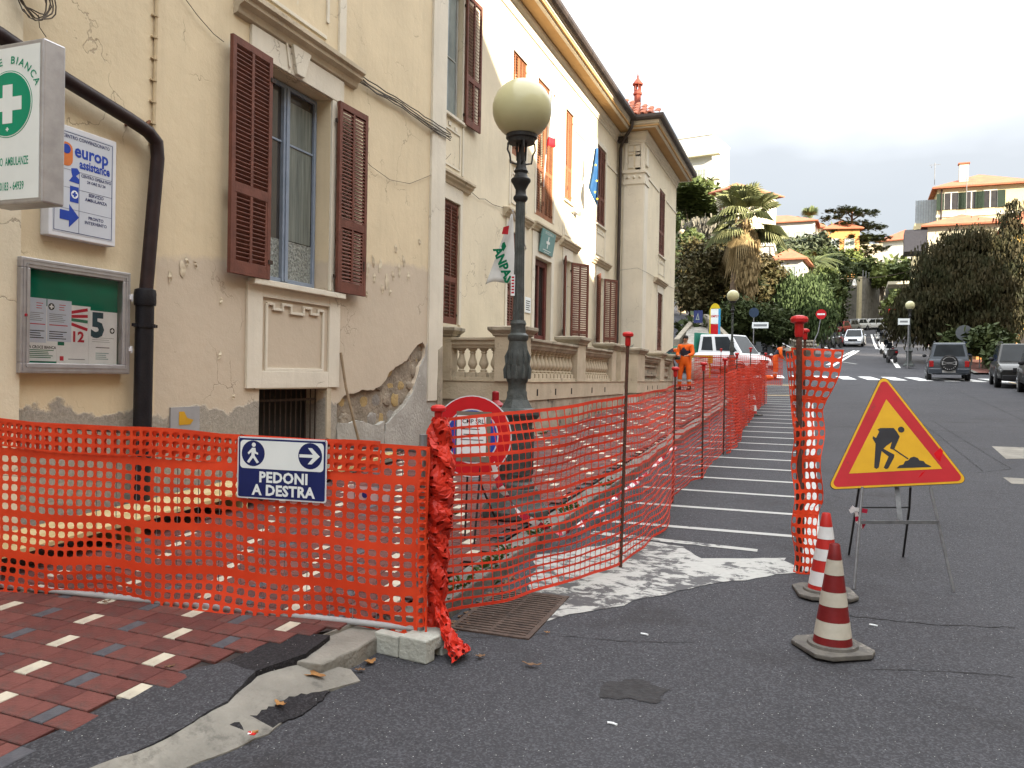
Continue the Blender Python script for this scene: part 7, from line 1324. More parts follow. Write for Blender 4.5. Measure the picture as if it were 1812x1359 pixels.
def cloud(lobes,n,per,size,seed,style='leaf',spread=.55):
    rnd=random.Random(seed); V=[];Fc=[]; tot=sum(l[1][0]*l[1][1]*l[1][2] for l in lobes)**1
    for c,r in lobes:
        k=max(6,int(n*(r[0]*r[1]*r[2])/tot)) if len(lobes)>1 else n; c=Vector(c)
        for i in range(k):
            d=Vector((rnd.gauss(0,1),rnd.gauss(0,1),rnd.gauss(0,1))).normalized(); q=rnd.uniform(.35,1.02)**.6; wob=1+.28*noise.noise(d*2.3+Vector((seed,0,0)))
            p=c+Vector((d.x*r[0],d.y*r[1],d.z*r[2]))*q*wob; sp=spread*rnd.uniform(.6,1.3)
            for j in range(per):
                o=p+Vector((rnd.gauss(0,sp*.5),rnd.gauss(0,sp*.5),rnd.gauss(0,sp*.38))); s=size*rnd.uniform(.6,1.4)
                if style=='droop':
                    a=rnd.random()*6.28; w=Vector((math.cos(a),math.sin(a),0))*s*.30; dn=Vector((rnd.uniform(-.25,.25),rnd.uniform(-.25,.25),-1))*s*1.9
                    k0=len(V); V+=[o-w,o+w,o+dn*.6+w*.9,o+dn,o+dn*.6-w*.9]; Fc.append((k0,k0+1,k0+2,k0+3,k0+4))
                elif style=='flat':
                    a=rnd.random()*6.28; u=Vector((math.cos(a),math.sin(a),rnd.uniform(-.15,.3)))*s; w=Vector((-math.sin(a),math.cos(a),rnd.uniform(-.3,.3)))*s*.45; k0=len(V); V+=[o-u,o-w,o+u,o+w]; Fc.append((k0,k0+1,k0+2,k0+3))
                else:
                    u=Vector((rnd.gauss(0,1),rnd.gauss(0,1),rnd.gauss(0,.8))).normalized(); w=u.orthogonal().normalized(); w.rotate(Matrix.Rotation(rnd.random()*6.28,3,u)); k0=len(V); V+=[o-u*s,o+w*s*.42,o+u*s,o-w*s*.42]; Fc.append((k0,k0+1,k0+2,k0+3))
    me=bpy.data.meshes.new('crown'); me.from_pydata(V,[],Fc); return me
def tree(name,label,cat,base,lobes,n,per,size,m,seed,style='leaf',spread=.55,trunk=.2,limbs=5,group=None,bark=BARK,extra=None):
    t=T(name,label,cat,tuple(base),group); me=cloud(lobes,n,per,size,seed,style,spread); 
    for v in me.vertices: v.co-=t.loc
    me.materials.append(m); me.update(); obj('crown',me,None,t.o)
    rnd=random.Random(seed+1); b=MB(); base=Vector(base); top=Vector(lobes[0][0]); mid=base.lerp(top,.45)+Vector((rnd.uniform(-.3,.3),0,0)); b.tube([base-Vector((0,0,.4)),base.lerp(mid,.5)+Vector((rnd.uniform(-.1,.1),0,0)),mid,top],[trunk*1.25,trunk,trunk*.8,trunk*.25],9); t.part('trunk',b,bark,smooth=True)
    for i in range(limbs):
        c,r=lobes[i%len(lobes)]; e=Vector(c)+Vector((rnd.uniform(-.6,.6)*r[0],rnd.uniform(-.5,.5)*r[1],rnd.uniform(-.2,.6)*r[2])); s=mid.lerp(top,rnd.uniform(-.2,.5)); b=MB(); b.tube([s,s.lerp(e,.5)+Vector((0,0,.2)),e],[trunk*.45,trunk*.28,trunk*.08],6); t.part('limb',b,bark,smooth=True)
    return t
def lob(px,py,rx,ry,Y,d=None):   # a lobe given by where its outline stands in the street, at distance Y
    c=wy(px,py,Y); s=Y*.84/1420; return ((c.x,Y,c.z),(rx*s,d or rx*s*.9,ry*s))
def gb(px,Y,off=0): x=wy(px,600,Y).x; return (x,Y,h(x,Y)-.1)
# --- left bank
tree('broadleaf_tree','dark brownish evergreen tree filling the bank left of the big palm','tree',gb(1245,63),[lob(1255,480,46,50,63),lob(1232,520,32,45,62),lob(1285,455,34,36,65),lob(1222,455,20,40,66)],460,44,.18,GBR,11,spread=.75)
tree('broadleaf_tree','dark evergreen tree with brown tinge just right of the big palm trunk','tree',gb(1340,66),[lob(1345,490,30,44,66),lob(1325,525,34,36,64),lob(1372,505,22,34,67)],300,44,.18,GBR,12,spread=.75)
tree('holm_oak','dark green tree on the slope above the truck','tree',gb(1312,60),[lob(1310,560,42,26,58),lob(1350,570,34,30,60),lob(1385,575,26,22,62)],300,44,.16,GDK,13,spread=.7)
tree('cedar_tree','dark cedar on the slope behind the far wing of the villa','tree',gb(1225,96),[lob(1225,362,28,26,96),lob(1248,380,20,20,97),lob(1212,345,16,14,95)],150,26,.42,GDK,14,'flat',spread=.9)
tree('bare_shrub','grey almost leafless shrub under the slope cedar','shrub',gb(1238,92),[lob(1238,408,32,24,92)],100,20,.30,mat('grey_twigs',(.16,.15,.12),(.11,.10,.08),.9,3),15,'droop',spread=.7)
tree('shrub','light green shrub beside the palm stump','shrub',gb(1222,80),[lob(1222,440,22,36,80),lob(1216,490,18,40,79)],140,22,.32,GMD,16)
tree('pepper_tree','soft green weeping pepper tree at the side street corner','tree',gb(1428,62),[lob(1425,545,50,44,64),lob(1405,520,34,30,66),lob(1448,560,28,50,63),lob(1390,565,26,34,65),lob(1430,505,32,22,67)],620,46,.13,PEP,17,'droop',spread=.65)
for i,(px,py,rx,ry,Y,lab) in enumerate(((1372,438,24,13,112,'grey-green olive tree in front of the long house, left one'),(1405,441,26,16,110,'grey-green olive tree in front of the long house, middle one'),(1442,436,26,22,108,'grey-green olive tree right of the long house'),(1392,455,34,22,104,'olive tree behind the small white house'))): tree('olive_tree',lab,'tree',gb(px,Y),[lob(px,py,rx,ry,Y)],120,22,.32,GOL,20+i,spread=.8,group='olive trees on the slope')
tree('broadleaf_tree','dark tree mass left of the stone wall','tree',gb(1482,98),[lob(1474,500,24,50,98),lob(1466,470,22,26,100),lob(1480,550,12,26,97)],300,36,.24,GDK,27,spread=.8)
tree('broadleaf_tree','mid green tree between the pepper tree and the date palm','tree',gb(1462,86),[lob(1455,495,26,20,86),lob(1475,530,16,30,84)],200,22,.30,GMD,28)
for i,(px,py,rx,ry,Y,m,lab) in enumerate(((1535,478,22,20,122,GDK,'dark bush above the stone wall, left one'),(1562,490,18,14,120,GLT,'light green bush above the stone wall railing'),(1596,482,24,16,120,GMD,'green bush above the stone wall, right one'),(1505,462,16,16,125,GLT,'light bush under the cedar'))): tree('shrub',lab,'shrub',gb(px,Y),[lob(px,py,rx,ry,Y)],110,20,.34,m,30+i,spread=.8)
tree('shrub','light green shrub at the foot of the stone wall on the right','shrub',gb(1580,86),[lob(1588,545,20,20,86),lob(1590,568,18,14,85)],180,20,.26,GLT,36)
# understory on the bank
us=[]; 
me=cloud([lob(1255,585,60,18,58,3),lob(1360,590,50,14,66,3),lob(1230,470,50,40,78,5),lob(1290,520,60,40,72,4),lob(1400,480,60,24,95,5),lob(1340,440,50,16,100,5),lob(1250,430,40,16,105,6),lob(1440,470,60,30,112,6)],1100,18,.36,41,spread=1.1); me.materials.append(GDK); obj('hillside_undergrowth',me,None,kind='stuff')
me=cloud([lob(1600,500,90,24,150,12),lob(1470,440,60,20,150,10),lob(1250,400,60,26,140,10),lob(1330,420,60,20,160,10),lob(1700,520,120,50,130,12),lob(1230,345,40,20,175,10)],1500,16,.8,43,spread=2.0); me.materials.append(GMD); obj('far_woodland',me,None,kind='stuff')
# layered cedar
ct=T('cedar_of_lebanon','tall layered cedar with flat branch tiers standing above the white houses','tree',gb(1508,130)); lv=[(1492,372,30,7),(1535,376,28,6),(1475,385,22,6),(1510,398,34,7),(1545,402,26,7),(1480,412,34,8),(1530,422,40,9),(1490,432,36,8),(1545,440,26,8),(1515,448,30,7),(1470,428,20,8)]
me=cloud([((lambda L_:(L_[0],(L_[1][0],L_[1][0]*.8,L_[1][2])))(lob(px,py,rx,ry,130))) for px,py,rx,ry in [(a,b_,c*1.15,d*.55) for a,b_,c,d in lv]],420,28,.27,51,'flat',spread=.40)
for v in me.vertices: v.co-=ct.loc
me.materials.append(leafmat('cedar_green',(.07,.09,.035),(.12,.13,.055))); obj('crown',me,None,ct.o); b=MB(); q=wy(1508,375,130); b.tube([ct.loc,wy(1508,470,130),wy(1506,420,130),q],[.55,.45,.3,.1],10); ct.part('trunk',b,mat('red_bark',(.16,.07,.035),(.10,.045,.025),.9,2),smooth=True)
for px,py,rx,ry in lv: b=MB(); e=wy(px,py,130); s=wy(1508,py+14,130); b.tube([s,s.lerp(e,.6)+Vector((0,0,.2)),e],[.14,.09,.03],6); ct.part('limb',b,BARK)
# big dark conifer on the right
CY=56; bl=[lob(1705,525,92,78,CY),lob(1668,480,46,60,CY),lob(1728,462,50,66,CY),lob(1640,548,50,52,CY+1),lob(1768,505,48,88,CY),lob(1783,430,24,52,CY+1),lob(1603,565,34,36,CY+2),lob(1690,440,28,34,CY),lob(1740,570,64,44,CY-1),lob(1795,375,9,28,CY+1),lob(1675,585,50,26,CY)]
tree('dark_conifer','huge dark brownish conifer with hanging branches above the parked cars on the right','tree',gb(1705,CY),bl,1700,58,.125,GCN,61,'droop',spread=.62,trunk=.45,limbs=12)
tree('shrub','dark hedge under the big conifer behind the blue car','shrub',gb(1745,50),[lob(1745,605,34,24,50),lob(1770,630,22,18,48),lob(1700,600,26,14,52)],200,20,.2,GDK,63,spread=.5)
# palms
def fanpalm(name,label,base,top,crown_r,trunk_r,nf,skirt,seed,size=1.0,m=GPM):
    base=Vector(base); top=Vector(top); t=T(name,label,'palm tree',tuple(base)); rnd=random.Random(seed); b=MB(); P=[base.lerp(top,i/8)+Vector((.12*math.sin(i*.8),0,0))*size for i in range(9)]; b.tube([p for p in P],[trunk_r*(1.25-.35*i/8+.04*(i%2)) for i in range(9)],12); t.part('trunk',b,PBARK,smooth=True)
    def frond(a,el,L_,m_,nm,droop):
        d=Vector((math.cos(a)*math.cos(el),math.sin(a)*math.cos(el),math.sin(el))); up=Vector((0,0,1)); sd=d.cross(up); sd=sd.normalized() if sd.length>.05 else Vector((1,0,0)); nn=sd.cross(d); s=top; e=s+d*L_*.45+Vector((0,0,-droop*.12*L_)); q=MB(); q.tube([s,s.lerp(e,.5)+nn*.03,e],[.03*size,.02*size,.015*size],4)
        k=19; 
        for i in range(k):
            f_=R(-82+164*i/(k-1)); dd=(d*math.cos(f_)+sd*math.sin(f_)); dd.normalize(); l=L_*.55*(1-.18*abs(i-(k-1)/2)/(k/2)); mid_=e+dd*l*.6+Vector((0,0,-droop*.10*l)); tip=e+dd*l*.92+Vector((0,0,-droop*.55*l-.1*l)); w=sd.cross(dd) if abs(dd.dot(sd))<.99 else nn; w=(nn.cross(dd)).normalized()*l*.034; q.add([e-w*.3,e+w*.3,mid_+w,tip,mid_-w],[(0,1,2,3,4)])
        t.part(nm,q,m_,fix=False)
    for i in range(nf): 
        el=R(rnd.choice((86,80,72,62,50,35,15,-12))+rnd.uniform(-10,10)); frond(i*2.4+rnd.uniform(-.2,.2),el,crown_r*rnd.uniform(.85,1.1),m,'frond',.28+.5*(el<.5))
    if skirt:
        for i in range(26): frond(i*2.4,R(-45-rnd.uniform(0,35)),crown_r*rnd.uniform(.6,.95)*(1 if i%2 else .8),DRY,'dead_frond',1.6)
        sk=[]; c=top-Vector((0,0,skirt*.5)); me=cloud([((c.x,c.y,c.z),(trunk_r*2.6,trunk_r*2.6,skirt*.5)),((c.x+.35,c.y,c.z-skirt*.3),(trunk_r*1.6,trunk_r*1.6,skirt*.42))],150,34,.2*size,seed,'droop',spread=.35)
        for v in me.vertices: v.co-=t.loc
        me.materials.append(DRY); obj('dry_skirt',me,None,t.o)
    return t
pb=wy(1285,610,60); pt=wy(1318,388,60); fanpalm('fan_palm','tall fan palm with a shaggy skirt of dead fronds, largest palm in the picture',(pb.x,60,h(pb.x,60)),tuple(pt),3.3,.33,64,5.0,71,m=leafmat('fan_palm_green',(.14,.16,.07),(.22,.22,.11)))
p1=wy(1433,392,140); fanpalm('fan_palm','small distant fan palm on the skyline left of the cedar',gb(1433,140),(p1.x,140,p1.z),3.2,.3,26,0,72,1.4)
def featherpalm(label,base,top,Lf,nf,seed,m=GPM,tr=.4):
    base=Vector(base); top=Vector(top); t=T('date_palm',label,'palm tree',tuple(base)); rnd=random.Random(seed); b=MB(); b.tube([base,base.lerp(top,.5),top],[tr*1.1,tr,tr*.9],12); t.part('trunk',b,PBARK,smooth=True)
    for i in range(nf):
        a=i*2.4+rnd.uniform(-.2,.2); el=R(rnd.uniform(10,75)); d=Vector((math.cos(a),math.sin(a),0)); P=[]; 
        for k in range(8): s=k/7; P.append(top+d*Lf*s*math.cos(el*(1-s*.8))+Vector((0,0,Lf*(math.sin(el)*s-.75*s*s*(.6+.4*math.cos(el))))))
        q=MB(); q.tube(P,[.05-.005*k for k in range(8)],4)
        for k in range(1,22):
            s=k/22*6.9; i0=min(6,int(s)); p=P[i0].lerp(P[i0+1],s-i0); tg=(P[i0+1]-P[i0]).normalized(); sd=tg.cross(Vector((0,0,1))).normalized(); l=Lf*.20*(1-.6*abs(k/22-.45))
            for sg in (-1,1): e=p+sd*sg*l*.8+tg*l*.5-Vector((0,0,l*.35)); w=tg*l*.07; q.add([p-w,p+w,e],[(0,1,2)])
        t.part('frond',q,m,fix=False)
    return t
dp=wy(1440,468,90); featherpalm('date palm with arching golden green fronds beyond the pepper tree',gb(1440,90),(dp.x,90,dp.z),3.0,36,81)
st=wy(1207,412,82); b=MB(); bs_=gb(1205,82); b.tube([bs_,(st.x,82,st.z-1),(st.x,82,st.z)],[.42,.40,.36],10); b.sphere((st.x,82,st.z),.36,10,6,z0=0); tag(obj('palm_stump',b,mat('pale_palm_bark',(.38,.30,.2),(.28,.21,.14),.9,3,.5),off=(0,0,0),smooth=True),'tall bare palm stump close behind the far wing of the villa','palm tree')
yc=wy(1332,515,61); t=T('yucca','spiky yucca with sword leaves under the big palm','shrub',(yc.x,61,h(yc.x,61))); b=MB(); b.tube([(yc.x,61,h(yc.x,61)),(yc.x,61,yc.z)],.16,8); t.part('trunk',b,DRY); rnd=random.Random(3)
for c in ((yc.x-.5,61,yc.z),(yc.x+.35,60.8,yc.z+.5)):
    b=MB(); c=Vector(c)
    for i in range(60): d=Vector((rnd.gauss(0,1),rnd.gauss(0,1),rnd.gauss(.5,.6))).normalized(); w=d.orthogonal().normalized()*.05; b.add([c-w,c+w,c+d*1.0-Vector((0,0,.05))],[(0,1,2)])
    t.part('sword_leaves',b,GMD,kind='stuff',fix=False)
# ================================================================== far buildings
SHG=mat('green_shutter',(.02,.035,.022),None,.6); SHB=mat('faded_green_shutter',(.30,.34,.30),None,.7); FWH=mat('far_white_wall',(.55,.54,.50),(.50,.49,.45),.85,.6); FYE=mat('far_yellow_wall',(.52,.46,.28),(.47,.41,.25),.85,.6); FCR=mat('far_cream_wall',(.52,.48,.36),(.47,.43,.32),.85,.6); FOR_=mat('far_orange_wall',(.50,.25,.09),(.44,.22,.08),.85,.6); RAIL=mat('grey_railing',(.2,.2,.2),None,.6); RT2=mat('far_roof_tiles',(.36,.13,.07),(.28,.10,.06),.9,1.2,.5,3,dirt=((.20,.09,.06),2,.6,.1))
def house(name,label,pl,pr,pt,pbm,Y,dep,wall,roof='hip',rh=1.6,rz=0,wins=(),ov=.5,chim=None,wm=GLASSD,sh=None,z0=None,flatc=None):
    a=wy(pl,pt,Y); c=wy(pr,pt,Y); W_=(c.x-a.x); zt=(a.z+c.z)/2; zb_=wy((pl+pr)/2,pbm,Y).z-3 if z0 is None else z0; cx=(a.x+c.x)/2
    t=T(name,label,'house',(cx,Y,zb_)); t.o.rotation_euler=(0,0,R(rz)); t.loc=Vector((0,0,0)); H_=zt-zb_; w=W_/2; b=MB(); b.box(-w,w,0,dep,0,H_); t.part('wall',b,wall)
    if roof=='hip':
        b=MB(); o=ov; k=min(w+o,dep/2+o)*.98; yk=(w+o<dep/2+o); b.add([(-w-o,-o,H_),(w+o,-o,H_),(w+o,dep+o,H_),(-w-o,dep+o,H_),*(((0,k-o,H_+rh),(0,dep+o-k,H_+rh)) if yk else ((-w-o+k,dep/2,H_+rh),(w+o-k,dep/2,H_+rh))),(-w-o,-o,H_-.15),(w+o,-o,H_-.15),(w+o,dep+o,H_-.15),(-w-o,dep+o,H_-.15)],([(0,1,4),(1,2,5,4),(2,3,5),(3,0,4,5)] if yk else [(0,1,5,4),(1,2,5),(2,3,4,5),(3,0,4)])+[(0,6,7,1),(1,7,8,2),(2,8,9,3),(3,9,6,0),(9,8,7,6)]); rf=t.part('roof',b,RT2)
        if chim:
            b=MB(); b.box(chim[0]-.4,chim[0]+.4,chim[1],chim[1]+.6,H_+.1,H_+rh+.5); t.part('chimney',b,FCR,rf); b=MB(); b.box(chim[0]-.5,chim[0]+.5,chim[1]-.1,chim[1]+.7,H_+rh+.5,H_+rh+.62); t.part('chimney_cap',b,RT2,rf)
    else:
        b=MB(); b.box(-w-.15,w+.15,-.15,dep+.15,H_,H_+.35); t.part('parapet',b,wall)
    f=Fr((0,0,0),(1,0,0),(0,0,1))
    for (x,z,ww,hh) in wins:   # fractions of width, metres below eaves
        X=-w+x*W_; Z=H_-z; b=MB(); b.fbox(f,X-ww/2,X+ww/2,Z-hh,Z,-.05,.04); wn=t.part('window',b,wm)
        b=MB(); b.fbox(f,X-ww/2-.08,X-ww/2,Z-hh,Z,.0,.08); b.fbox(f,X+ww/2,X+ww/2+.08,Z-hh,Z,.0,.08); b.fbox(f,X-ww/2,X+ww/2,Z,Z+.08,.0,.0799); b.fbox(f,X-.05,X+.05,Z-hh,Z,.03,.06); t.part('frame',b,FWH,wn)
        if sh:
            for s in (-1,1): b=MB(); b.fbox(f,X+s*(ww/2+.35)-.32,X+s*(ww/2+.35)+.32,Z-hh,Z,.05,.10); t.part('shutter',b,sh)
    return t,w,H_,f
H8,w,H_,f=house('apartment_house','large pale yellow house with terracotta roof and green shutters, right skyline',1660,1825,327,480,88,28,FYE,rh=1.9,rz=-3,wins=((.15,.6,1.15,1.6),(.37,.6,.8,1.6),(.57,.6,1.15,1.6),(.18,3.4,1.1,1.5),(.60,3.4,1.1,1.5)),chim=(-1.6,1.0),sh=SHG)  # unseen depth at the back stretched so the house shades the stone wall
b=MB(); b.box(-w-1.9,-w,1,6,0,H_-3.2); H8.part('side_wing',b,FYE); 
for i in range(9): b=MB(); b.box(-w-1.85+.23*i,-w-1.82+.23*i,.98,1.0,H_-3.2,H_-.9); H8.part('veranda_glazing_bar',b,RAIL)
b=MB(); b.box(-w-1.85,-w,1.1,1.15,H_-3.2,H_-.9); H8.part('veranda_glass',b,mat('veranda_glass',(.35,.40,.42),None,.2)); b=MB(); b.box(-w-.1,w+.1,-.08,0,H_-2.9,H_-2.65); H8.part('string_course',b,FWH); b=MB(); b.box(-w-4.2,-w-1.9,1,5,H_-9.2,H_-8.9); H8.part('balcony_floor',b,FCR)
b=MB(); b.tube([(-w+.35,-.08,H_-.2),(-w+.35,-.08,2)],.07,6); H8.part('downpipe',b,GUT)
b=MB(); b.tube([(-4,3,H_+1),(-4,3,H_+3.2)],.03,5); b.tube([(-4.5,3,H_+3.0),(-3.5,3,H_+3.0)],.02,4); b.tube([(-4.3,2.7,H_+2.8),(-4.3,3.3,H_+2.8)],.02,4); H8.part('aerial',b,RAIL)
H9,w,H_,f=house('villa_house','lower pale yellow house with hipped terracotta roof in front of the large one',1642,1772,396,520,78,7,FCR,rh=1.35,rz=-4,wins=((.38,1.5,1.6,1.5),(.75,1.5,1.3,1.5)),wm=SHB); b=MB(); b.tube([(.3,2,H_),(.3,2,H_+4.5)],.03,5); b.tube([(-.4,2,H_+4.2),(1.,2,H_+4.2)],.02,4); b.tube([(-.2,2,H_+3.8),(.8,2,H_+3.8)],.02,4); H9.part('aerial',b,RAIL); b=MB(); b.box(-w-1.8,-w,-.2,3,H_-2.2,H_-.3); H9.part('balcony_screen',b,mat('dark_screen',(.05,.05,.06),None,.7))
H10,w,H_,f=house('corner_house','bright yellow house at the right edge behind the conifer',1788,1860,400,612,62,9,mat('far_golden_wall',(.55,.36,.10),(.50,.32,.09),.85,.6),rh=1.4,wins=((.22,3.2,1.0,1.8),(.22,7,1.0,1.8)),sh=SHG)
ow,w,H_,f=house('garden_wall_house','low orange house wall with white coping behind the parked black car',1728,1800,598,650,58,3,FOR_,roof='flat')
H7,w,H_,f=house('white_villa','sunlit white house with terracotta roof between cedar and conifer',1557,1632,424,500,150,12,FWH,rh=2.2,rz=-18,wins=((.35,3.4,1.0,2.2),(.8,3.4,1.0,2.2),(.35,8.6,1.0,2.0)),wm=SHB); b=MB(); b.box(-2,w+.2,-1.3,0,H_-6.4,H_-6.2); H7.part('balcony',b,FWH)
for i in range(12): b=MB(); b.box(-1.9+.72*i,-1.85+.72*i,-1.28,-1.24,H_-6.2,H_-5.2); H7.part('railing_bar',b,RAIL)
house('ochre_house','ochre and orange house half hidden behind the cedar',1462,1522,404,480,128,9,FOR_,rh=1.6,rz=8,wins=((.25,1.6,1.2,1.8),(.7,1.6,1.2,1.8)),wm=SHB); house('cream_house','cream house with shaded side right of the cedar trunk',1520,1560,436,505,140,8,FCR,roof='flat',wins=((.5,3,1.2,2),))
house('long_villa','long white house with orange tiled roof behind the big palm',1305,1442,394,440,130,9,FWH,rh=1.9,rz=-4,wins=((.42,1.6,1.5,2.6),(.62,1.6,1.4,1.6),(.82,1.6,1.4,1.6)),wm=SHB)
house('small_white_villa','small white house with red roof and arched windows right of the palm',1368,1420,458,520,84,6,FWH,rh=1.2,rz=-6,wins=((.25,.9,.5,1.6),(.62,.8,.8,1.9)),wm=SHB); house('white_block','plain white block house directly right of the palm crown',1340,1368,436,480,88,5,FWH,roof='flat'); house('low_white_house','low white house with red roof left of the big palm',1228,1292,415,450,98,6,FWH,rh=.9,rz=-5,wins=((.5,.7,2.2,.3),))
house('hip_roof_villa','cream house with red eaves just left of the big palm crown',1262,1312,337,420,112,8,FCR,rh=1.3,rz=-35,wins=((.3,1.8,1.0,1.9),(.75,1.8,1.0,1.9)),wm=BROWN,ov=.8)
house('far_red_roof_house','distant house with red hipped roof left of the cedar',1420,1458,404,430,136,7,FCR,rh=1.3,rz=-20)
HT,w,H_,f=house('white_hotel','tall white apartment block with balconies on the hilltop',1150,1262,246,345,200,14,FWH,roof='flat',rz=-12,wins=((.78,8.2,1.4,1.8),(.86,8.2,1.4,1.8),(.72,14.2,1.4,1.8)),wm=SHB)
for k,z in enumerate((5.2,11.2,17.2)):
    b=MB(); b.box(-2,w+2.4,-1.6,.3,H_-z,H_-z+.35); bl_=HT.part('balcony',b,FCR)
    for i in range(14): b=MB(); b.box(w-3+.4*i,w-2.94+.4*i,-1.55,-1.5,H_-z+.35,H_-z+1.4); HT.part('railing_bar',b,RAIL,bl_)
    b=MB(); b.box(-2,w+2.4,-1.58,-1.5,H_-z+1.4,H_-z+1.48); HT.part('handrail',b,RAIL,bl_)
# ================================================================== stone retaining wall, paths, signs
STW=mat('far_stone_wall',(.20,.185,.16),(.12,.11,.095),.95,1.6,1.0,3.2,detail=8,dirt=((.06,.06,.045),1.0,.58,.12)); STL=mat('painted_sun_stripe',(.46,.40,.26),(.38,.33,.22),.9,3,.5)  # STL: pale colour stands in for a stripe of sun on the wall corner
rw=T('retaining_wall','tall dark stone retaining wall with a painted sun stripe on its corner above the far cars','wall',tuple(wy(1520,575,118)))
def wq(px0,Y0,t0,px1,Y1,t1,name,m,th=.8,bot=596):
    a0=wy(px0,bot,Y0); a1=wy(px1,bot,Y1); z0,z1=wy(px0,t0,Y0).z,wy(px1,t1,Y1).z; b=MB(); d=Vector((a1.x-a0.x,Y1-Y0,0)).normalized(); n=Vector((-d.y,d.x,0))*th
    P=[Vector((a0.x,Y0,a0.z)),Vector((a1.x,Y1,a1.z)),Vector((a1.x,Y1,z1)),Vector((a0.x,Y0,z0))]; b.add(P+[p+n for p in P],[(0,1,2,3),(7,6,5,4),(3,2,6,7),(0,3,7,4),(1,5,6,2),(0,4,5,1)]); rw.part(name,b,m)
wq(1494,119,500,1519,116.5,489,'wall_face',STW); wq(1522,117,489,1580,128,510,'wall_face',STW); wq(1518,116.2,489,1523.5,116.4,490,'sun_stripe',STL,.5)
for i in range(11): px=1527+i*5.2; p=wy(px,491+i*1.9,117.5+i*.95); b=MB(); b.box(p.x-.05,p.x+.05,p.y,p.y+.1,p.z-.3,p.z+1.0); rw.part('railing_post',b,RAIL)
def signpole(name,label,px,py,pyb,Y,kind,pts=None):
    c=wy(px,py,Y); g=h(c.x,Y); t=T(name,label,'road sign',(c.x,Y,g)); b=MB(); b.tube(pts or [(c.x,Y+.06,g-.2),(c.x,Y+.06,c.z+.1)],.035,8); t.part('pole',b,STEEL); f=Fr(c,(1,0,0),(0,0,1)); r=.30*(Y/48)**.5
    if kind=='noentry': b=MB(); b.prism(f,disc(f,0,0,r,28),-.02,.0); p=t.part('disc',b,SR); b=MB(); b.fbox(f,-r*.72,r*.72,-r*.16,r*.16,.0,.006); t.part('white_bar',b,SIGNW,p)
    if kind=='blue': b=MB(); b.prism(f,disc(f,0,0,r,24),-.02,.0); t.part('disc',b,mat('dull_blue_sign',(.03,.05,.09),None,.5)); b=MB(); b.fbox(f,-.10,.95,-1.05,-.65,-.02,.0); p=t.part('plate',b,SIGNW); b=MB(); b.fbox(f,.0,.85,-.93,-.78,.0,.004); t.part('print_lines',b,GREYP,p)
    if kind=='plate': b=MB(); b.fbox(f,-.55,.05,-.18,.18,-.02,.0); p=t.part('plate',b,SIGNW); b=MB(); b.fbox(f,-.45,-.05,-.05,.05,0,.004); t.part('print_lines',b,GREYP,p)
    if kind=='square': b=MB(); b.fbox(f,-.30,.30,-1.15,-.40,-.02,.0); t.part('panel',b,BLUE); b=MB(); b.prism(f,disc(f,-.05,.1,.42,20),-.02,0); t.part('disc',b,mat('grey_sign_back',(.12,.13,.14),None,.6))
    return t
c=wy(1453,556,56); gx=wy(1440,610,56).x; signpole('no_entry_sign','red no-entry sign on a crooked pole in front of the pepper tree',1453,556,610,56,'noentry',[(gx,56.06,h(gx,56)-.3),(gx,56.06,h(gx,56)+1.3),(gx+.25,56.06,h(gx,56)+1.9),(c.x,56.06,c.z-.1),(c.x,56.06,c.z+.1)])
signpole('no_entry_sign','smaller red no-entry sign on the right kerb under the conifer',1580,553,630,62,'noentry'); signpole('direction_sign','blue round sign with white street plate left of the pepper tree',1334,553,600,56,'blue'); signpole('street_plate','white street name plate beside the third globe lamp',1608,569,650,50.7,'plate'); signpole('parking_sign','blue panel and round grey sign back behind the blue car',1708,592,655,50,'square')
# shop totem
YT=50; a=wy(1256,545,YT); c=wy(1275,545,YT); tz,bz=wy(1265,546,YT).z,wy(1265,592,YT).z; tm=T('shop_totem','tall shop totem sign in yellow, white, red and light blue beside the truck','sign',((a.x+c.x)/2,YT,bz)); f=Fr(((a.x+c.x)/2,YT,0),(1,0,0),(0,0,1)); w=(c.x-a.x)/2
CY_=mat('totem_light_blue',(.04,.30,.55),None,.5); TY=mat('totem_yellow',(.60,.45,.02),None,.5)
b=MB(); b.fbox(f,-w,-w+.07,bz-1,tz,-.12,.0); tm.part('yellow_edge',b,TY); b=MB(); b.fbox(f,w-.12,w,bz-1,tz,-.12,.0); tm.part('blue_edge',b,CY_); b=MB(); b.prism(f,[(-w,tz),(w,tz)]+[(w*.85*math.cos(R(q)),tz+.32*math.sin(R(q))) for q in range(10,171,20)],-.12,.01); tm.part('yellow_arch',b,TY)
hh=tz-bz; b=MB(); b.fbox(f,-w+.07,w-.12,bz+hh*.42,tz-.02,-.10,.0); pn=tm.part('white_panel',b,SIGNW); b=MB(); b.fbox(f,-w+.07,w-.12,bz-1,bz+hh*.40,-.10,.0); tm.part('red_panel',b,SR); tm.part('lettering',textmb("SIMPLY",Fr(f.p(-.02,bz+hh*.70),f.r,f.u),.19,z=.004,bold=.006,shear=.2,sx=.8),SR,pn,fix=False)
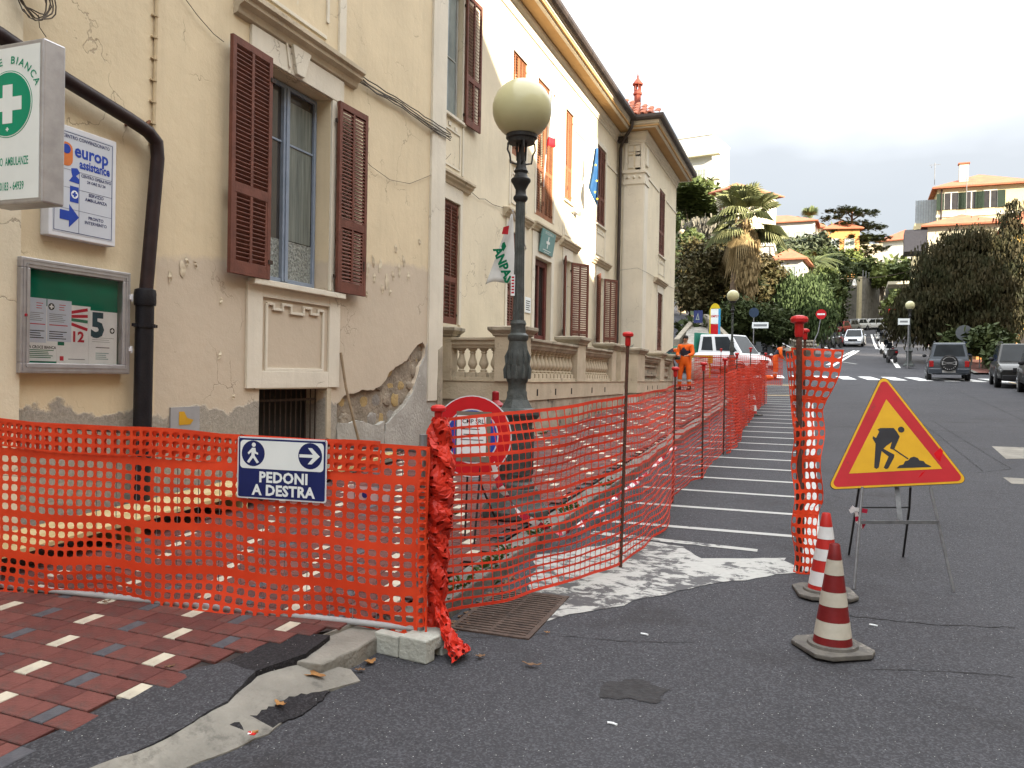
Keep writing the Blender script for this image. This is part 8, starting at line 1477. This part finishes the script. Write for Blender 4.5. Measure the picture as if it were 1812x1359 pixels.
# blue board, stairs and walls at the foot of the bank
bb_=wy(1235,560,54); t=T('blue_board','dark blue notice board with pale triangle by the steps behind the truck','sign',(bb_.x,54,h(bb_.x,54))); f=Fr((bb_.x,54,bb_.z),(1,0,0),(0,0,1)); b=MB(); b.fbox(f,-.28,.28,-.42,.40,-.3,0); p=t.part('board',b,mat('dark_blue_board',(.03,.04,.13),None,.5)); b=MB(); b.prism(f,[(-.14,-.22),(.10,-.22),(.0,.25)],0,.005,holes=[[(-.08,-.17),(.05,-.17),(.0,.10)]]); t.part('pale_triangle',b,SHB,p)
LW=mat('rough_stone_wall',(.26,.23,.18),(.17,.15,.12),.95,4,.8,10); sw_=T('bank_wall','rough stone wall and ramp rising behind the white truck','wall',tuple(wy(1260,600,56)))
for (pa,ya,pb_,yb,Y0,Y1,nm) in ((1202,600,1235,560,53,58,'parapet'),(1245,556,1290,600,57,54,'parapet')):
    A=wy(pa,ya,Y0); B_=wy(pb_,yb,Y1); b=MB(); d=(B_-A); d.z=0; n=Vector((-d.y,d.x,0)).normalized()*.35; P=[A-Vector((0,0,2.5)),B_-Vector((0,0,2.5)),B_,A]; b.add(P+[p+n for p in P],[(0,1,2,3),(7,6,5,4),(3,2,6,7),(0,3,7,4),(1,5,6,2),(0,4,5,1)]); sw_.part(nm,b,LW)
b=MB(); P=[wy(1200,640,46),wy(1262,640,48),wy(1250,562,60),wy(1222,562,60)]; b.add(P+[p-Vector((0,0,1)) for p in P],[(0,1,2,3),(7,6,5,4),(0,4,5,1),(1,5,6,2),(2,6,7,3),(3,7,4,0)]); sw_.part('ramp',b,CONC)
pl_=T('stone_planter','low round planter of rough stones at the side street corner','planter',tuple(wy(1424,618,60))); c=wy(1424,612,60); rnd=random.Random(8)
for k in range(3):
    for i in range(9):
        px=1406+i*4.4+2*(k%2); p=wy(px,617-k*6.2,60-.6*math.sin(i/8*math.pi)); b=MB(); b.sphere(p,(.11+rnd.uniform(-.01,.01),.12,.12),7,5); pl_.part('stone',b,(LW,CEM)[rnd.random()<.3],smooth=True)
b=MB(); b.box(wy(1405,617,60.2).x,wy(1443,617,60.2).x,60.15,61.2,c.z-1,c.z+.42); pl_.part('earth_core',b,LW)
# bank kerb wall of side street and right pavement
def bankw(pts,hgt,label,m,name='low_wall',th=.3):
    t=T(name,label,'wall',(pts[0][0],pts[0][1],h(*pts[0])))
    for (x0,y0),(x1,y1) in zip(pts[:-1],pts[1:]):
        d=Vector((x1-x0,y1-y0,0)).normalized(); n=Vector((-d.y,d.x,0))*th; P=[Vector((x0,y0,h(x0,y0)-.3)),Vector((x1,y1,h(x1,y1)-.3)),Vector((x1,y1,h(x1,y1)+hgt)),Vector((x0,y0,h(x0,y0)+hgt))]; b=MB(); b.add(P+[p+n for p in P],[(0,1,2,3),(7,6,5,4),(3,2,6,7),(0,3,7,4),(1,5,6,2),(0,4,5,1)]); t.part('wall_section',b,m)
bankw([(-.9,74.6),(-3.9,82),(-8.6,91.5)],.5,'low brown kerb wall along the right side of the climbing side street',LW)
PAVF=mat('far_red_paving',(.17,.075,.06),(.13,.058,.048),.85,2,.2)
struct('far_pavement',strip([(8.1,47.0),(8.2,55),(8.6,62),(9.2,72),(10,84)][0:5],[(15,47.0),(15,55),(15,62),(15,72),(15,84)],.10),PAVF); kb=MB()
struct('far_kerb',strip([(7.9,46.8),(8.0,55),(8.4,62),(9.0,72),(9.8,84)],[(8.12,46.9),(8.22,55),(8.62,62),(9.22,72),(10.02,84)],.11),KERB)
for i in range(8): y=50+i*2.6; x=8.7+.05*i; b=MB(); g=h(x,y)+.1; b.tube([(x,y,g),(x,y,g+.95)],.03,6); b.tube([(x,y,g+.9),(x+.05,y+2.5,g+1.05)],.02,6); tag(obj('pavement_railing',b,RAIL),'grey railing section on the far right pavement, '+('nearest the crossing','second','third','fourth','fifth','sixth','seventh','farthest up the street')[i],'railing','railing sections on the far right pavement')
# overhead cable across the street
b=MB(); a=wy(1395,478,90); c=wy(1600,482,95); b.tube(bow(a,c,.8,14),.03,5); tag(obj('overhead_cable',b,WIRE),'cable slung across the street in front of the stone wall','cable'); q=a.lerp(c,.57)-Vector((0,0,.8)); t=T('hanging_lamp','small street light hanging from the overhead cable','street lamp',tuple(q)); b=MB(); b.lathe(q-Vector((0,0,.9)),[(.12,0),(.28,.2),(.16,.7),(.05,.9)],12); t.part('lamp_shade',b,FWH)
up=T('utility_pole','pale concrete utility pole right of the big palm','pole',gb(1362,72)); b=MB(); q=wy(1363,437,72); g_=gb(1361,72); b.tube([g_,(q.x,72,q.z)],[.16,.11],10); up.part('shaft',b,CONC,smooth=True); b=MB(); b.tube([(q.x-.5,72,q.z-.4),(q.x+.5,72,q.z-.4)],.04,6); up.part('crossarm',b,STEEL)
